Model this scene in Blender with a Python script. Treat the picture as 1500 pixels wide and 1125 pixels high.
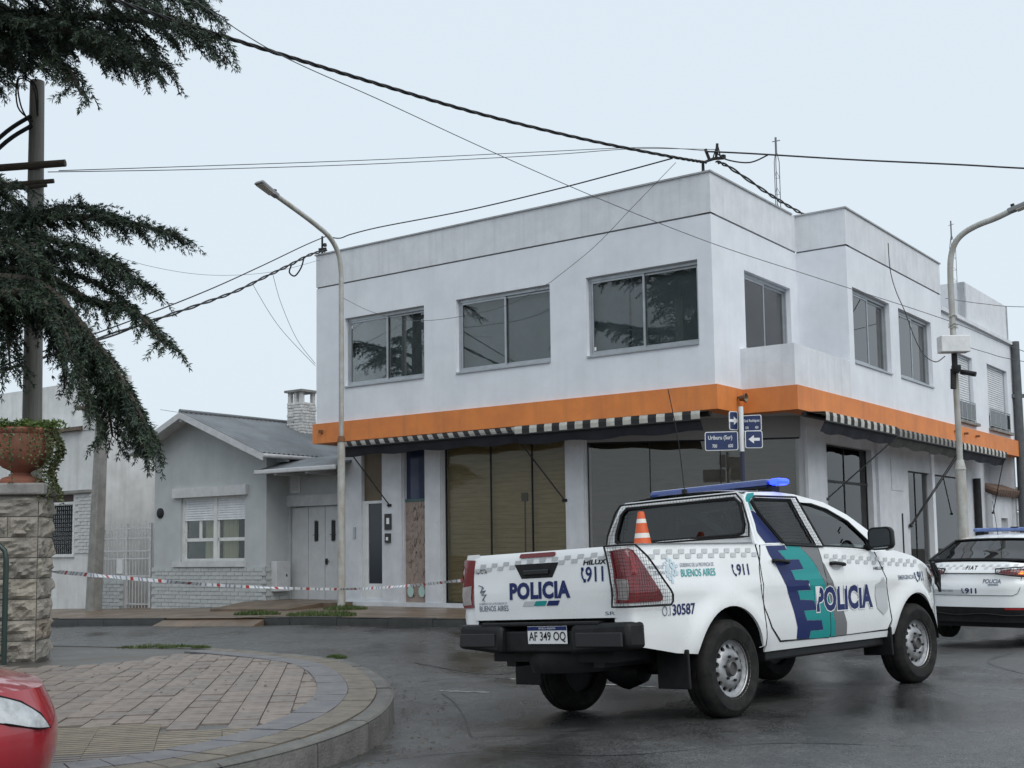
import bpy, bmesh, math, random
from mathutils import Vector, Matrix
from mathutils.geometry import delaunay_2d_cdt
random.seed(7)
PI = math.pi; rad = math.radians
scene = bpy.context.scene
for o in list(bpy.data.objects): bpy.data.objects.remove(o)
COL = scene.collection

# ------------------------------------------------------------ camera
CAM_H = 1.30
pitch, roll = .0904, -.0134
r0 = Vector((1, 0, 0)); u0 = Vector((0, -math.sin(pitch), math.cos(pitch))); f0 = Vector((0, math.cos(pitch), math.sin(pitch)))
cr, sr = math.cos(roll), math.sin(roll)
cam_r = r0 * cr + u0 * sr; cam_u = u0 * cr - r0 * sr
cd = bpy.data.cameras.new('camera'); cam = bpy.data.objects.new('camera', cd); COL.objects.link(cam)
cam.matrix_world = Matrix(((cam_r.x, cam_u.x, -f0.x, 0), (cam_r.y, cam_u.y, -f0.y, 0), (cam_r.z, cam_u.z, -f0.z, CAM_H), (0, 0, 0, 1)))
cd.sensor_fit = 'HORIZONTAL'; cd.sensor_width = 36; cd.lens = 1776.2 / 1500 * 36
cd.shift_y = 82.67 / 1500; cd.clip_end = 2000; cd.clip_start = .05
scene.camera = cam
# ------------------------------------------------------------ sky, sun, exposure
SUN_AZ, SUN_EL = rad(150), rad(52)          # azimuth clockwise from +Y
w = bpy.data.worlds.new('World'); scene.world = w; w.use_nodes = True
nt = w.node_tree; nt.nodes.clear()
out = nt.nodes.new('ShaderNodeOutputWorld'); add = nt.nodes.new('ShaderNodeAddShader')
b1 = nt.nodes.new('ShaderNodeBackground'); b2 = nt.nodes.new('ShaderNodeBackground')
sky = nt.nodes.new('ShaderNodeTexSky'); sky.sky_type = 'NISHITA'; sky.sun_disc = False
sky.sun_elevation = SUN_EL; sky.sun_rotation = SUN_AZ; sky.dust_density = 6; sky.air_density = 1.2
b1.inputs['Strength'].default_value = .012
b2.inputs['Color'].default_value = (.715, .808, .882, 1); b2.inputs['Strength'].default_value = .90   # even cloud cover
nt.links.new(sky.outputs[0], b1.inputs['Color']); nt.links.new(b1.outputs[0], add.inputs[0]); nt.links.new(b2.outputs[0], add.inputs[1])
nt.links.new(add.outputs[0], out.inputs['Surface'])
sd = bpy.data.lights.new('sun', 'SUN'); sd.energy = 1.5; sd.angle = rad(60); sd.color = (1, .99, .97)
so = bpy.data.objects.new('sun', sd); COL.objects.link(so)
sv = Vector((math.sin(SUN_AZ) * math.cos(SUN_EL), math.cos(SUN_AZ) * math.cos(SUN_EL), math.sin(SUN_EL)))
so.rotation_euler = sv.to_track_quat('Z', 'Y').to_euler()
vs = scene.view_settings; vs.view_transform = 'Standard'; vs.look = 'None'; vs.exposure = 0.15; vs.gamma = 1

# ------------------------------------------------------------ materials
MATS = {}
def mat(name, col, rough=.7, col2=None, scale=3, stretch=(1, 1, 1), bump=0, bscale=60, metal=0, spec=.5, rough2=None, detail=4, lo=.35, hi=.65, coat=0, emit=None, estr=0, streak=None):
    if name in MATS: return MATS[name]
    m = bpy.data.materials.new(name); m.use_nodes = True; n = m.node_tree.nodes; l = m.node_tree.links
    p = n['Principled BSDF']; c = (*col, 1)
    p.inputs['Base Color'].default_value = c; p.inputs['Roughness'].default_value = rough; p.inputs['Metallic'].default_value = metal
    p.inputs['Specular IOR Level'].default_value = spec; p.inputs['Coat Weight'].default_value = coat; p.inputs['Coat Roughness'].default_value = .05
    if emit: p.inputs['Emission Color'].default_value = (*emit, 1); p.inputs['Emission Strength'].default_value = estr
    if col2 or bump or rough2 is not None or streak:
        tc = n.new('ShaderNodeTexCoord'); mp = n.new('ShaderNodeMapping'); mp.inputs['Scale'].default_value = stretch
        l.new(tc.outputs['Object'], mp.inputs[0])
    if col2 or rough2 is not None:
        t = n.new('ShaderNodeTexNoise'); t.inputs['Scale'].default_value = scale; t.inputs['Detail'].default_value = detail; t.inputs['Roughness'].default_value = .65
        l.new(mp.outputs[0], t.inputs['Vector'])
        r = n.new('ShaderNodeMapRange'); r.inputs[1].default_value = lo; r.inputs[2].default_value = hi; l.new(t.outputs['Fac'], r.inputs[0])
        if col2:
            x = n.new('ShaderNodeMix'); x.data_type = 'RGBA'; x.inputs[6].default_value = c; x.inputs[7].default_value = (*col2, 1)
            l.new(r.outputs[0], x.inputs[0]); last = x.outputs[2]
            if streak:
                s1 = n.new('ShaderNodeMapping'); s1.inputs['Scale'].default_value = streak[1]; l.new(tc.outputs['Object'], s1.inputs[0])
                s2 = n.new('ShaderNodeTexNoise'); s2.inputs['Scale'].default_value = 1; s2.inputs['Detail'].default_value = 5; l.new(s1.outputs[0], s2.inputs['Vector'])
                s3 = n.new('ShaderNodeMapRange'); s3.inputs[1].default_value = .5; s3.inputs[2].default_value = .8; s3.inputs[4].default_value = streak[2]; l.new(s2.outputs['Fac'], s3.inputs[0])
                x2 = n.new('ShaderNodeMix'); x2.data_type = 'RGBA'; x2.inputs[7].default_value = (*streak[0], 1)
                l.new(s3.outputs[0], x2.inputs[0]); l.new(last, x2.inputs[6]); last = x2.outputs[2]
            l.new(last, p.inputs['Base Color'])
        if rough2 is not None:
            q = n.new('ShaderNodeMapRange'); q.inputs[3].default_value = rough; q.inputs[4].default_value = rough2
            l.new(r.outputs[0], q.inputs[0]); l.new(q.outputs[0], p.inputs['Roughness'])
    if bump:
        bt = n.new('ShaderNodeTexNoise'); bt.inputs['Scale'].default_value = bscale; bt.inputs['Detail'].default_value = 3; l.new(mp.outputs[0], bt.inputs['Vector'])
        bn = n.new('ShaderNodeBump'); bn.inputs['Strength'].default_value = bump; bn.inputs['Distance'].default_value = .02
        l.new(bt.outputs['Fac'], bn.inputs['Height']); l.new(bn.outputs[0], p.inputs['Normal'])
    MATS[name] = m; return m
def glass(name, tint=(.5, .55, .55), refl=1.6, rough=0.0, base=.04):
    if name in MATS: return MATS[name]
    m = bpy.data.materials.new(name); m.use_nodes = True; n = m.node_tree.nodes; l = m.node_tree.links; n.clear()
    o = n.new('ShaderNodeOutputMaterial'); mx = n.new('ShaderNodeMixShader'); tr = n.new('ShaderNodeBsdfTransparent'); gl = n.new('ShaderNodeBsdfGlossy')
    fr = n.new('ShaderNodeFresnel'); fr.inputs[0].default_value = refl; tr.inputs[0].default_value = (*tint, 1); gl.inputs['Roughness'].default_value = rough
    ad = n.new('ShaderNodeMath'); ad.operation = 'ADD'; ad.use_clamp = True; ad.inputs[1].default_value = base
    l.new(fr.outputs[0], ad.inputs[0]); l.new(ad.outputs[0], mx.inputs[0]); l.new(tr.outputs[0], mx.inputs[1]); l.new(gl.outputs[0], mx.inputs[2]); l.new(mx.outputs[0], o.inputs[0])
    MATS[name] = m; return m

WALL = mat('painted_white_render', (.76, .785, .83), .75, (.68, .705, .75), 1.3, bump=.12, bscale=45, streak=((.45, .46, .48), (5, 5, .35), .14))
PARA = mat('weathered_parapet_render', (.71, .73, .76), .8, (.62, .64, .67), 2.2, bump=.15, bscale=45, streak=((.30, .31, .32), (9, 9, .3), .22))
ORANGE = mat('orange_paint', (.72, .235, .055), .6, (.60, .19, .05), 1.6, bump=.1, bscale=40, streak=((.42, .16, .06), (6, 6, .6), .5))
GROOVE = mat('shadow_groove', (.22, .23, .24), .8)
ALU = mat('grey_aluminium', (.46, .48, .50), .38, (.38, .40, .42), 4, metal=.7)
WHITEFR = mat('white_enamel', (.72, .73, .73), .45, (.60, .61, .61), 6)
BLACK = mat('black_plastic', (.007, .0075, .0085), .5, (.013, .0135, .0145), 12, bump=.1, bscale=300, spec=.25)
RUBBER = mat('tyre_rubber', (.010, .010, .0105), .8, (.026, .025, .023), 9, bump=.3, bscale=120, spec=.2)
STEEL = mat('silver_steel', (.42, .42, .43), .38, (.28, .28, .28), 14, metal=.75)
DARKMETAL = mat('dark_metal', (.012, .013, .015), .55, (.022, .022, .023), 10, spec=.3)
GALV = mat('galvanised_pole_paint', (.44, .45, .43), .6, (.34, .34, .31), 5, streak=((.26, .15, .08), (14, 14, 1.6), .7))
CONC = mat('cast_concrete', (.27, .265, .25), .85, (.19, .185, .175), 4, bump=.3, bscale=35, streak=((.12, .12, .11), (10, 10, .5), .6))
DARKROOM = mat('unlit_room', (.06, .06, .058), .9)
GLASS = glass('window_glass', (.84, .87, .87), 1.42, base=.03)
PALEGLASS = glass('sky_facing_glass', (.80, .84, .85), 1.5, base=.13)
CORNERGLASS = glass('corner_shop_glass', (.80, .80, .77), 1.42, base=.035)
SHOPGLASS = glass('shop_glass', (.86, .86, .82), 1.28, base=.0)
TINT = glass('tinted_car_glass', (.10, .115, .12), 1.5, base=.03)
CARGLASS = glass('car_glass', (.42, .47, .46), 1.5, base=.08)

# ------------------------------------------------------------ helpers
class MB:
    def __init__(s): s.v = []; s.f = []; s.m = []
    def add(s, vs, fs, m=0):
        b = len(s.v); s.v += [tuple(q) for q in vs]
        for f in fs: s.f.append(tuple(b + i for i in f)); s.m.append(m)
        return s
    def poly(s, pts, m=0): return s.add(pts, [tuple(range(len(pts)))], m)
    def hexa(s, p, m=0): return s.add(p, [(0, 3, 2, 1), (4, 5, 6, 7), (0, 1, 5, 4), (1, 2, 6, 5), (2, 3, 7, 6), (3, 0, 4, 7)], m)
    def box(s, x0, x1, y0, y1, z0, z1, m=0):
        return s.hexa([(x0, y0, z0), (x1, y0, z0), (x1, y1, z0), (x0, y1, z0), (x0, y0, z1), (x1, y0, z1), (x1, y1, z1), (x0, y1, z1)], m)
    def tbox(s, T, a0, a1, b0, b1, d0, d1, m=0):
        return s.hexa([T(a0, b0, d0), T(a1, b0, d0), T(a1, b0, d1), T(a0, b0, d1), T(a0, b1, d0), T(a1, b1, d0), T(a1, b1, d1), T(a0, b1, d1)], m)
    def tube(s, pts, r, n=8, m=0, caps=True):
        pts = [Vector(p) for p in pts]; N = len(pts); rs = r if isinstance(r, (list, tuple)) else [r] * N
        vs = []; prev = None
        for i, p in enumerate(pts):
            t = (pts[min(i + 1, N - 1)] - pts[max(i - 1, 0)]).normalized()
            if prev is None: a = t.orthogonal().normalized()
            else:
                a = prev - t * prev.dot(t); a = a.normalized() if a.length > 1e-6 else t.orthogonal().normalized()
            prev = a; b = t.cross(a)
            for k in range(n):
                an = 2 * PI * k / n; vs.append(p + (a * math.cos(an) + b * math.sin(an)) * rs[i])
        fs = [(i * n + k, i * n + (k + 1) % n, (i + 1) * n + (k + 1) % n, (i + 1) * n + k) for i in range(N - 1) for k in range(n)]
        if caps: fs += [tuple(range(n - 1, -1, -1)), tuple((N - 1) * n + k for k in range(n))]
        return s.add(vs, fs, m)
    def lathe(s, prof, n=24, c=(0, 0, 0), axis='z', m=0, a0=0, a1=2 * PI):
        vs = []; full = abs(a1 - a0 - 2 * PI) < 1e-6; K = n if full else n + 1
        for (r, h) in prof:
            for k in range(K):
                an = a0 + (a1 - a0) * k / n; x, y = r * math.cos(an), r * math.sin(an)
                q = (x, y, h) if axis == 'z' else ((x, h, y) if axis == 'y' else (h, x, y))
                vs.append((c[0] + q[0], c[1] + q[1], c[2] + q[2]))
        fs = []
        for i in range(len(prof) - 1):
            for k in range(n):
                k2 = (k + 1) % K if full else k + 1
                fs.append((i * K + k, i * K + k2, (i + 1) * K + k2, (i + 1) * K + k))
        return s.add(vs, fs, m)
    def grid(s, fn, nu, nv, m=0):
        vs = [fn(i / nu, j / nv) for i in range(nu + 1) for j in range(nv + 1)]
        fs = [(i * (nv + 1) + j, (i + 1) * (nv + 1) + j, (i + 1) * (nv + 1) + j + 1, i * (nv + 1) + j + 1) for i in range(nu) for j in range(nv)]
        return s.add(vs, fs, m)
    def sheet(s, T, W0, W1, H0, H1, holes, t, m=0, mrev=None):
        xs = sorted({W0, W1, *[h[0] for h in holes], *[h[1] for h in holes]}); zs = sorted({H0, H1, *[h[2] for h in holes], *[h[3] for h in holes]})
        for i in range(len(xs) - 1):
            for j in range(len(zs) - 1):
                cx, cz = (xs[i] + xs[i + 1]) / 2, (zs[j] + zs[j + 1]) / 2
                if any(h[0] < cx < h[1] and h[2] < cz < h[3] for h in holes): continue
                for d in (0, t): s.poly([T(xs[i], zs[j], d), T(xs[i + 1], zs[j], d), T(xs[i + 1], zs[j + 1], d), T(xs[i], zs[j + 1], d)], m)
        mr = m if mrev is None else mrev
        for h in list(holes) + [(W0, W1, H0, H1)]:
            a0, a1, c0, c1 = h
            for (p, q) in (((a0, c0), (a1, c0)), ((a1, c0), (a1, c1)), ((a1, c1), (a0, c1)), ((a0, c1), (a0, c0))):
                s.poly([T(*p, 0), T(*q, 0), T(*q, t), T(*p, t)], mr)
        return s
    def build(s, name, mats, parent=None, smooth=None, bevel=0, merge=False, recalc=True, kind=None, loc=None, rot=None):
        me = bpy.data.meshes.new(name); me.from_pydata(s.v, [], s.f)
        mats = mats if isinstance(mats, (list, tuple)) else [mats]
        for q in mats: me.materials.append(q)
        if len(mats) > 1: me.polygons.foreach_set('material_index', s.m)
        if merge or recalc:
            bm = bmesh.new(); bm.from_mesh(me)
            if merge: bmesh.ops.remove_doubles(bm, verts=bm.verts, dist=1e-4)
            if recalc: bmesh.ops.recalc_face_normals(bm, faces=bm.faces)
            bm.to_mesh(me); bm.free()
        if smooth:
            me.shade_smooth(); me.set_sharp_from_angle(angle=rad(smooth))
        o = bpy.data.objects.new(name, me); COL.objects.link(o)
        if parent: o.parent = parent
        if loc: o.location = loc
        if rot: o.rotation_euler = rot
        if bevel:
            bv = o.modifiers.new('bevel', 'BEVEL'); bv.width = bevel; bv.segments = 2; bv.limit_method = 'ANGLE'; bv.angle_limit = rad(40)
        if kind: o['kind'] = kind
        return o
def tag(o, label, cat, group=None):
    o['label'] = label; o['category'] = cat
    if group: o['group'] = group
    return o
def thing(name, label, cat, loc=(0, 0, 0), rotz=0, group=None, rot=None):
    o = bpy.data.objects.new(name, None); COL.objects.link(o); o.location = loc
    o.rotation_euler = rot if rot else (0, 0, rotz); o.empty_display_size = .2
    return tag(o, label, cat, group)
def inpoly(x, y, P):
    r = False; j = len(P) - 1
    for i in range(len(P)):
        if (P[i][1] > y) != (P[j][1] > y) and x < (P[j][0] - P[i][0]) * (y - P[i][1]) / (P[j][1] - P[i][1]) + P[i][0]: r = not r
        j = i
    return r
def dens(P, step):
    o = []
    for i in range(len(P)):
        a, b = P[i], P[(i + 1) % len(P)]; n = max(1, int(math.hypot(b[0] - a[0], b[1] - a[1]) / step))
        o += [(a[0] + (b[0] - a[0]) * k / n, a[1] + (b[1] - a[1]) * k / n) for k in range(n)]
    return o
def patch(mb, outline, fn, step=.08, holes=(), m=0, flange=None):
    """flat outline (with holes) triangulated finely, then laid on the surface fn(a, b)"""
    loops = [dens(outline, step)] + [dens(h, step) for h in holes]
    vs = []; es = []
    for L in loops:
        b = len(vs); vs += L; es += [(b + i, b + (i + 1) % len(L)) for i in range(len(L))]
    nb = len(vs)
    x0, x1 = min(p[0] for p in outline), max(p[0] for p in outline); y0, y1 = min(p[1] for p in outline), max(p[1] for p in outline)
    j = 0; yy = y0 + step / 2
    while yy < y1:
        xx = x0 + step / 2 * (1 + j % 2)
        while xx < x1:
            if inpoly(xx, yy, outline) and not any(inpoly(xx, yy, h) for h in holes) and all((xx - p[0]) ** 2 + (yy - p[1]) ** 2 > (step * .4) ** 2 for p in vs[:nb]): vs.append((xx, yy))
            xx += step
        yy += step * .87; j += 1
    r = delaunay_2d_cdt([Vector(p) for p in vs], es, [], 0, 1e-6)
    V, F = r[0], r[2]; fs = []
    for f in F:
        cx = sum(V[i].x for i in f) / len(f); cy = sum(V[i].y for i in f) / len(f)
        if inpoly(cx, cy, outline) and not any(inpoly(cx, cy, h) for h in holes): fs.append(tuple(f))
    mb.add([fn(p.x, p.y) for p in V], fs, m)
    if flange:
        for L in loops:
            P = [Vector(fn(*p)) for p in L]; Q = [p + Vector(flange) for p in P]; n = len(L)
            mb.add(P + Q, [(i, (i + 1) % n, n + (i + 1) % n, n + i) for i in range(n)], m)
    return mb
def arc(cx, cy, r, a0, a1, n=14): return [(cx + r * math.cos(rad(a0 + (a1 - a0) * i / n)), cy + r * math.sin(rad(a0 + (a1 - a0) * i / n))) for i in range(n + 1)]
def rrect(x0, x1, y0, y1, r, n=4):
    return arc(x1 - r, y1 - r, r, 0, 90, n) + arc(x0 + r, y1 - r, r, 90, 180, n) + arc(x0 + r, y0 + r, r, 180, 270, n) + arc(x1 - r, y0 + r, r, 270, 360, n)
def textmesh(body, width, height, bold=0.0, shear=0.0, spacing=1.0):
    """letter faces as (verts2d, faces), lower-left at 0,0, scaled to width x height"""
    cu = bpy.data.curves.new('txt', 'FONT'); cu.body = body; cu.size = 1; cu.offset = bold; cu.shear = shear; cu.space_character = spacing; cu.resolution_u = 3
    ob = bpy.data.objects.new('txt', cu); COL.objects.link(ob); bpy.context.view_layer.update()
    me = ob.evaluated_get(bpy.context.evaluated_depsgraph_get()).to_mesh()
    V = [(p.co.x, p.co.y) for p in me.vertices]; F = [tuple(p.vertices) for p in me.polygons]; B0 = V
    if bold:
        cu.offset = 0; bpy.context.view_layer.update(); m0 = ob.evaluated_get(bpy.context.evaluated_depsgraph_get()).to_mesh(); B0 = [(p.co.x, p.co.y) for p in m0.vertices]
    bpy.data.objects.remove(ob); bpy.data.curves.remove(cu)
    x0, x1 = min(p[0] for p in B0), max(p[0] for p in B0); y0, y1 = min(p[1] for p in B0), max(p[1] for p in B0)
    return [((p[0] - x0) / (x1 - x0) * width, (p[1] - y0) / (y1 - y0) * height) for p in V], F
def text(name, body, a, b, width, height, fn, material, parent, bold=.0, shear=0, spacing=1.0, sub=None):
    V, F = textmesh(body, width, height, bold, shear, spacing)
    bm = bmesh.new(); bv = [bm.verts.new((p[0], p[1], 0)) for p in V]
    for f in F:
        try: bm.faces.new([bv[i] for i in f])
        except ValueError: pass
    if sub:
        x = sub
        while x < width:
            g = bm.verts[:] + bm.edges[:] + bm.faces[:]; bmesh.ops.bisect_plane(bm, geom=g, plane_co=(x, 0, 0), plane_no=(1, 0, 0)); x += sub
    for v in bm.verts: v.co = Vector(fn(a + v.co.x, b + v.co.y))
    me = bpy.data.meshes.new(name); bm.to_mesh(me); bm.free(); me.materials.append(material)
    o = bpy.data.objects.new(name, me); COL.objects.link(o); o.parent = parent; return o
def copy_tree(o, parent=None):
    c = o.copy(); COL.objects.link(c); c.parent = parent
    for ch in list(o.children): copy_tree(ch, c)
    return c
def catmull(P, n=8):
    P = [Vector(p) for p in P]; o = []
    for i in range(len(P) - 1):
        a, b, c, d = P[max(i - 1, 0)], P[i], P[i + 1], P[min(i + 2, len(P) - 1)]
        for k in range(n):
            t = k / n; o.append(.5 * ((2 * b) + (c - a) * t + (2 * a - 5 * b + 4 * c - d) * t * t + (3 * b - a - 3 * c + d) * t ** 3))
    o.append(P[-1]); return o
def sm(e0, e1, x):
    t = max(0, min(1, (x - e0) / (e1 - e0))); return t * t * (3 - 2 * t)

# ============================================================ SETTING: ground, road, pavements
def asphalt():
    m = bpy.data.materials.new('wet_asphalt'); m.use_nodes = True; n = m.node_tree.nodes; l = m.node_tree.links; p = n['Principled BSDF']
    tc = n.new('ShaderNodeTexCoord')
    def noise(sc, de, st=(1, 1, 1)):
        mp = n.new('ShaderNodeMapping'); mp.inputs['Scale'].default_value = st; l.new(tc.outputs['Object'], mp.inputs[0])
        t = n.new('ShaderNodeTexNoise'); t.inputs['Scale'].default_value = sc; t.inputs['Detail'].default_value = de; t.inputs['Roughness'].default_value = .62; l.new(mp.outputs[0], t.inputs['Vector']); return t.outputs['Fac']
    def rng(v, a, b, c, d):
        r = n.new('ShaderNodeMapRange'); r.inputs[1].default_value = a; r.inputs[2].default_value = b; r.inputs[3].default_value = c; r.inputs[4].default_value = d; l.new(v, r.inputs[0]); return r.outputs[0]
    wet = rng(noise(.40, 8, (1, .6, 1)), .40, .58, 0, 1)          # 1 = standing film of water
    vo = n.new('ShaderNodeTexVoronoi'); vo.inputs['Scale'].default_value = 75; l.new(tc.outputs['Object'], vo.inputs['Vector'])
    agg = rng(vo.outputs['Color'], .1, .9, .55, 1.75)
    spots = rng(noise(5, 6), .35, .7, .75, 1.2)
    mul = n.new('ShaderNodeMath'); mul.operation = 'MULTIPLY'; l.new(agg, mul.inputs[0]); l.new(spots, mul.inputs[1])
    dk = n.new('ShaderNodeMath'); dk.operation = 'MULTIPLY'; l.new(mul.outputs[0], dk.inputs[0]); l.new(rng(wet, 0, 1, .066, .029), dk.inputs[1])
    cb = n.new('ShaderNodeCombineColor'); l.new(dk.outputs[0], cb.inputs[0]); l.new(dk.outputs[0], cb.inputs[1]); l.new(dk.outputs[0], cb.inputs[2]); l.new(cb.outputs[0], p.inputs['Base Color'])
    l.new(rng(wet, 0, 1, .46, .10), p.inputs['Roughness'])
    bn = n.new('ShaderNodeBump'); bn.inputs['Distance'].default_value = .008; l.new(rng(wet, 0, 1, .75, .22), bn.inputs['Strength']); l.new(vo.outputs['Distance'], bn.inputs['Height']); l.new(bn.outputs[0], p.inputs['Normal'])
    return m
ASPH = asphalt()
EARTH = mat('grey_earth', (.09, .085, .075), .9, (.06, .06, .05), .8)
CAMX, CAMY = Vector((1.636, 9.54)), Vector((-.714, .70))
def gz(x, y):
    """road height: the carriageway falls towards the near corner's gutter"""
    s = (x - 1.636) * -.714 + (y - 9.54) * .70
    g_ = -.082 * sm(0, 1.6, s) * (1 - sm(3.2, 6.5, s)) * sm(-9, -3, x) if s > 0 else 0
    return g_ + far_drop(x, y)
def far_drop(x, y):
    """the cross street falls gently to the left"""
    return -min(.45, .032 * max(0, -3.6 - x)) * sm(17, 22, y)
m = MB(); m.box(-400, 400, -300, 600, -1.2, -.25); g = m.build('ground', EARTH); g['kind'] = 'structure'
m = MB()
def rd(i, j):
    x = -32 + 64 * i; y = -8 + 60 * j; return (x, y, gz(x, y))
m.grid(rd, 256, 240); o = m.build('road', ASPH, smooth=60, recalc=False); o['kind'] = 'structure'
# worn line of old paint and patch seams on the road
TAR = mat('tar_seam', (.02, .02, .021), .45, (.035, .035, .035), 6)
OLDPAINT = mat('worn_road_paint', (.34, .33, .30), .6, (.09, .09, .09), 9, lo=.4, hi=.6)
def ribbon(name, pts, w, material, zoff=.004, kind=None, parent=None, jit=0):
    P = catmull([(p[0], p[1], 0) for p in pts], 10); mm = MB(); vs = []
    for i, p in enumerate(P):
        t = (P[min(i + 1, len(P) - 1)] - P[max(i - 1, 0)]).normalized(); n = Vector((-t.y, t.x, 0)); ww = w * (1 + jit * random.uniform(-1, 1))
        for s_ in (-1, 1):
            q = p + n * ww / 2 * s_; vs.append((q.x, q.y, gz(q.x, q.y) + zoff))
    mm.add(vs, [(2 * i, 2 * i + 1, 2 * i + 3, 2 * i + 2) for i in range(len(P) - 1)])
    o = mm.build(name, material, parent, recalc=False); o['kind'] = kind or 'structure'; return o
ribbon('road_seam', [(-1.2, 14.6), (-.3, 13.6), (.3, 14.2), (1.6, 15.3), (3.2, 16.2)], .05, TAR, jit=.6)
ribbon('road_seam', [(.55, 9.0), (.35, 8.95), (.1, 8.9), (-.15, 8.98), (-.30, 9.0), (-.35, 9.3), (-.40, 10.0), (-.55, 11.2), (-.72, 12.0)], .014, TAR, jit=.8)
ribbon('road_seam', [(-1.0, 12.9), (-.4, 13.3), (.6, 13.0), (2.0, 14.0)], .02, TAR, jit=.9)
ribbon('road_seam', [(-.9, 7.9), (-.2, 8.1), (.6, 7.8), (1.7, 8.2), (2.6, 8.0)], .012, TAR, jit=.9)
ribbon('road_seam', [(4.2, 9.6), (5.0, 11.5), (5.2, 13.5), (6.1, 15.0)], .014, TAR, jit=.9)
ribbon('road_marking', [(-.75, 12.2), (-.25, 12.02)], .08, OLDPAINT, jit=.4)
ribbon('road_marking', [(-.05, 13.2), (1.4, 12.3)], .07, OLDPAINT, jit=.4)
ribbon('road_seam', [(4.0, 9.0), (6.5, 10.2), (9, 11.0)], .04, TAR, jit=.6)

def tri_sheet(outline, z, step, material, name, bumpz=0):
    mm = MB(); patch(mm, outline, lambda a, b: (a, b, z + far_drop(a, b)), step)
    return mm.build(name, material, recalc=False)
# ---- near corner pavement
PAVE_BASE = mat('wet_dark_pavement', (.055, .052, .047), .28, (.105, .097, .087), 1.1, bump=.25, bscale=60, rough2=.65, detail=7)
KERBM = mat('kerb_concrete', (.145, .14, .128), .6, (.075, .072, .066), 4, bump=.45, bscale=50, detail=7)
KERBIN = [(-14, 19.0), (-9, 17.25), (-6.27, 16.26), (-4.65, 15.64), (-3.57, 15.14), (-2.66, 14.3), (-1.89, 13.38), (-1.43, 12.25), (-1.07, 10.68), (-.97, 9.49), (-1.02, 8.55), (-1.19, 7.79), (-1.45, 7.15), (-1.8, 6.65), (-2.4, 6.25), (-3.4, 5.85), (-5.5, 5.1), (-9, 3.9)]
KP = catmull([(p[0], p[1], 0) for p in KERBIN], 8)
pave = tri_sheet([(p.x, p.y) for p in KP] + [(-14, 3.0)], .128, .5, PAVE_BASE, 'pavement'); pave['kind'] = 'structure'
def offset_path(P, d):
    o = []
    for i, p in enumerate(P):
        t = (P[min(i + 1, len(P) - 1)] - P[max(i - 1, 0)]).normalized(); o.append(p + Vector((t.y, -t.x, 0)) * d)
    return o
def kerb_stones(P, w, ztop, zbot, every, parent, mats, gap=.008, round_=.035):
    """kerb as single stones, each following the path; inside of the pavement is to the right of the path"""
    L = [0]
    for i in range(1, len(P)): L.append(L[-1] + (P[i] - P[i - 1]).length)
    def at(s):
        for i in range(1, len(P)):
            if L[i] >= s:
                t = (s - L[i - 1]) / (L[i] - L[i - 1]); a = P[i - 1].lerp(P[i], t)
                q0 = (P[min(i + 1, len(P) - 1)] - P[max(i - 1, 0)]); q1 = (P[i] - P[max(i - 2, 0)]); d = q1.normalized().lerp(q0.normalized(), t).normalized(); return a, Vector((d.y, -d.x, 0))
        return P[-1], Vector((0, 0, 0))
    s0 = 0
    while s0 < L[-1] - .05:
        s1 = min(s0 + every * random.uniform(.9, 1.1), L[-1] - 1e-4); mm = MB(); N = 6; vs = []; dz = random.uniform(-.006, .006)
        for k in range(N + 1):
            p, n = at(s0 + gap / 2 + (s1 - s0 - gap) * k / N)
            for (d, z) in ((0.0, zbot), (0.0, ztop - round_ + dz), (.3 * round_, ztop - .3 * round_ + dz), (round_, ztop + dz), (w, ztop + dz), (w, zbot)):
                q = p + n * d; vs.append((q.x, q.y, z + far_drop(p.x, p.y)))
        fs = [(k * 6 + i, k * 6 + i + 1, (k + 1) * 6 + i + 1, (k + 1) * 6 + i) for k in range(N) for i in range(5)] + [(0, 1, 2, 3, 4, 5), tuple(N * 6 + i for i in range(6))]
        mm.add(vs, fs).build('kerb_stone', mats, parent, smooth=50); s0 = s1
kerb_stones([p for p in KP if p.x > -9.5], .14, .14, -.25, 1.0, pave, KERBM, gap=.014)
PINK = [mat('pink_paver_%d' % i, c, .45, c2, 7, bump=.3, bscale=70, rough2=.75, detail=7) for i, (c, c2) in enumerate((((.225, .185, .158), (.165, .138, .12)), ((.21, .175, .15), (.155, .132, .117)), ((.24, .195, .165), (.175, .145, .125)), ((.20, .17, .15), (.145, .125, .112))))]
SLATE = mat('slate_paver', (.095, .093, .105), .4, (.17, .165, .165), 6, bump=.25, bscale=70, rough2=.7, detail=7)
OCHRE = mat('ochre_paver', (.165, .14, .105), .5, (.115, .10, .085), 6, bump=.3, bscale=70, rough2=.75, detail=7)
INNER = [(p.x, p.y) for p in offset_path(KP, .56)]
FIELD = [q for q in INNER if 8.2 < q[1] < 13.8 and q[0] > -2.75] + [(-3.2, 8.50), (-4.5, 8.9), (-6.6, 9.6), (-6.9, 13.0), (-4.4, 13.1), (-3.9, 14.4), (-2.95, 14.35)]
tl_mesh = []
for k in range(4):
    mm = MB(); mm.box(-.095, .095, -.193, .193, -.02, .012); me = mm.build('paver_proto', PINK[k]).data; o = bpy.data.objects['paver_proto']; bpy.data.objects.remove(o); tl_mesh.append(me)
ang = rad(8); ex = Vector((math.cos(ang), math.sin(ang), 0)); ey = Vector((-math.sin(ang), math.cos(ang), 0)); cnt = 0
pts = []
for i in range(-26, 12):
    for j in range(-9, 11):
        c = Vector((-2.6, 10.8, 0)) + ex * (i * .2) + ey * (j * .4 + (.2 if i % 2 else 0) + .05 * math.sin(i * 1.7))
        if inpoly(c.x, c.y, FIELD): pts.append(c)
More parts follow.
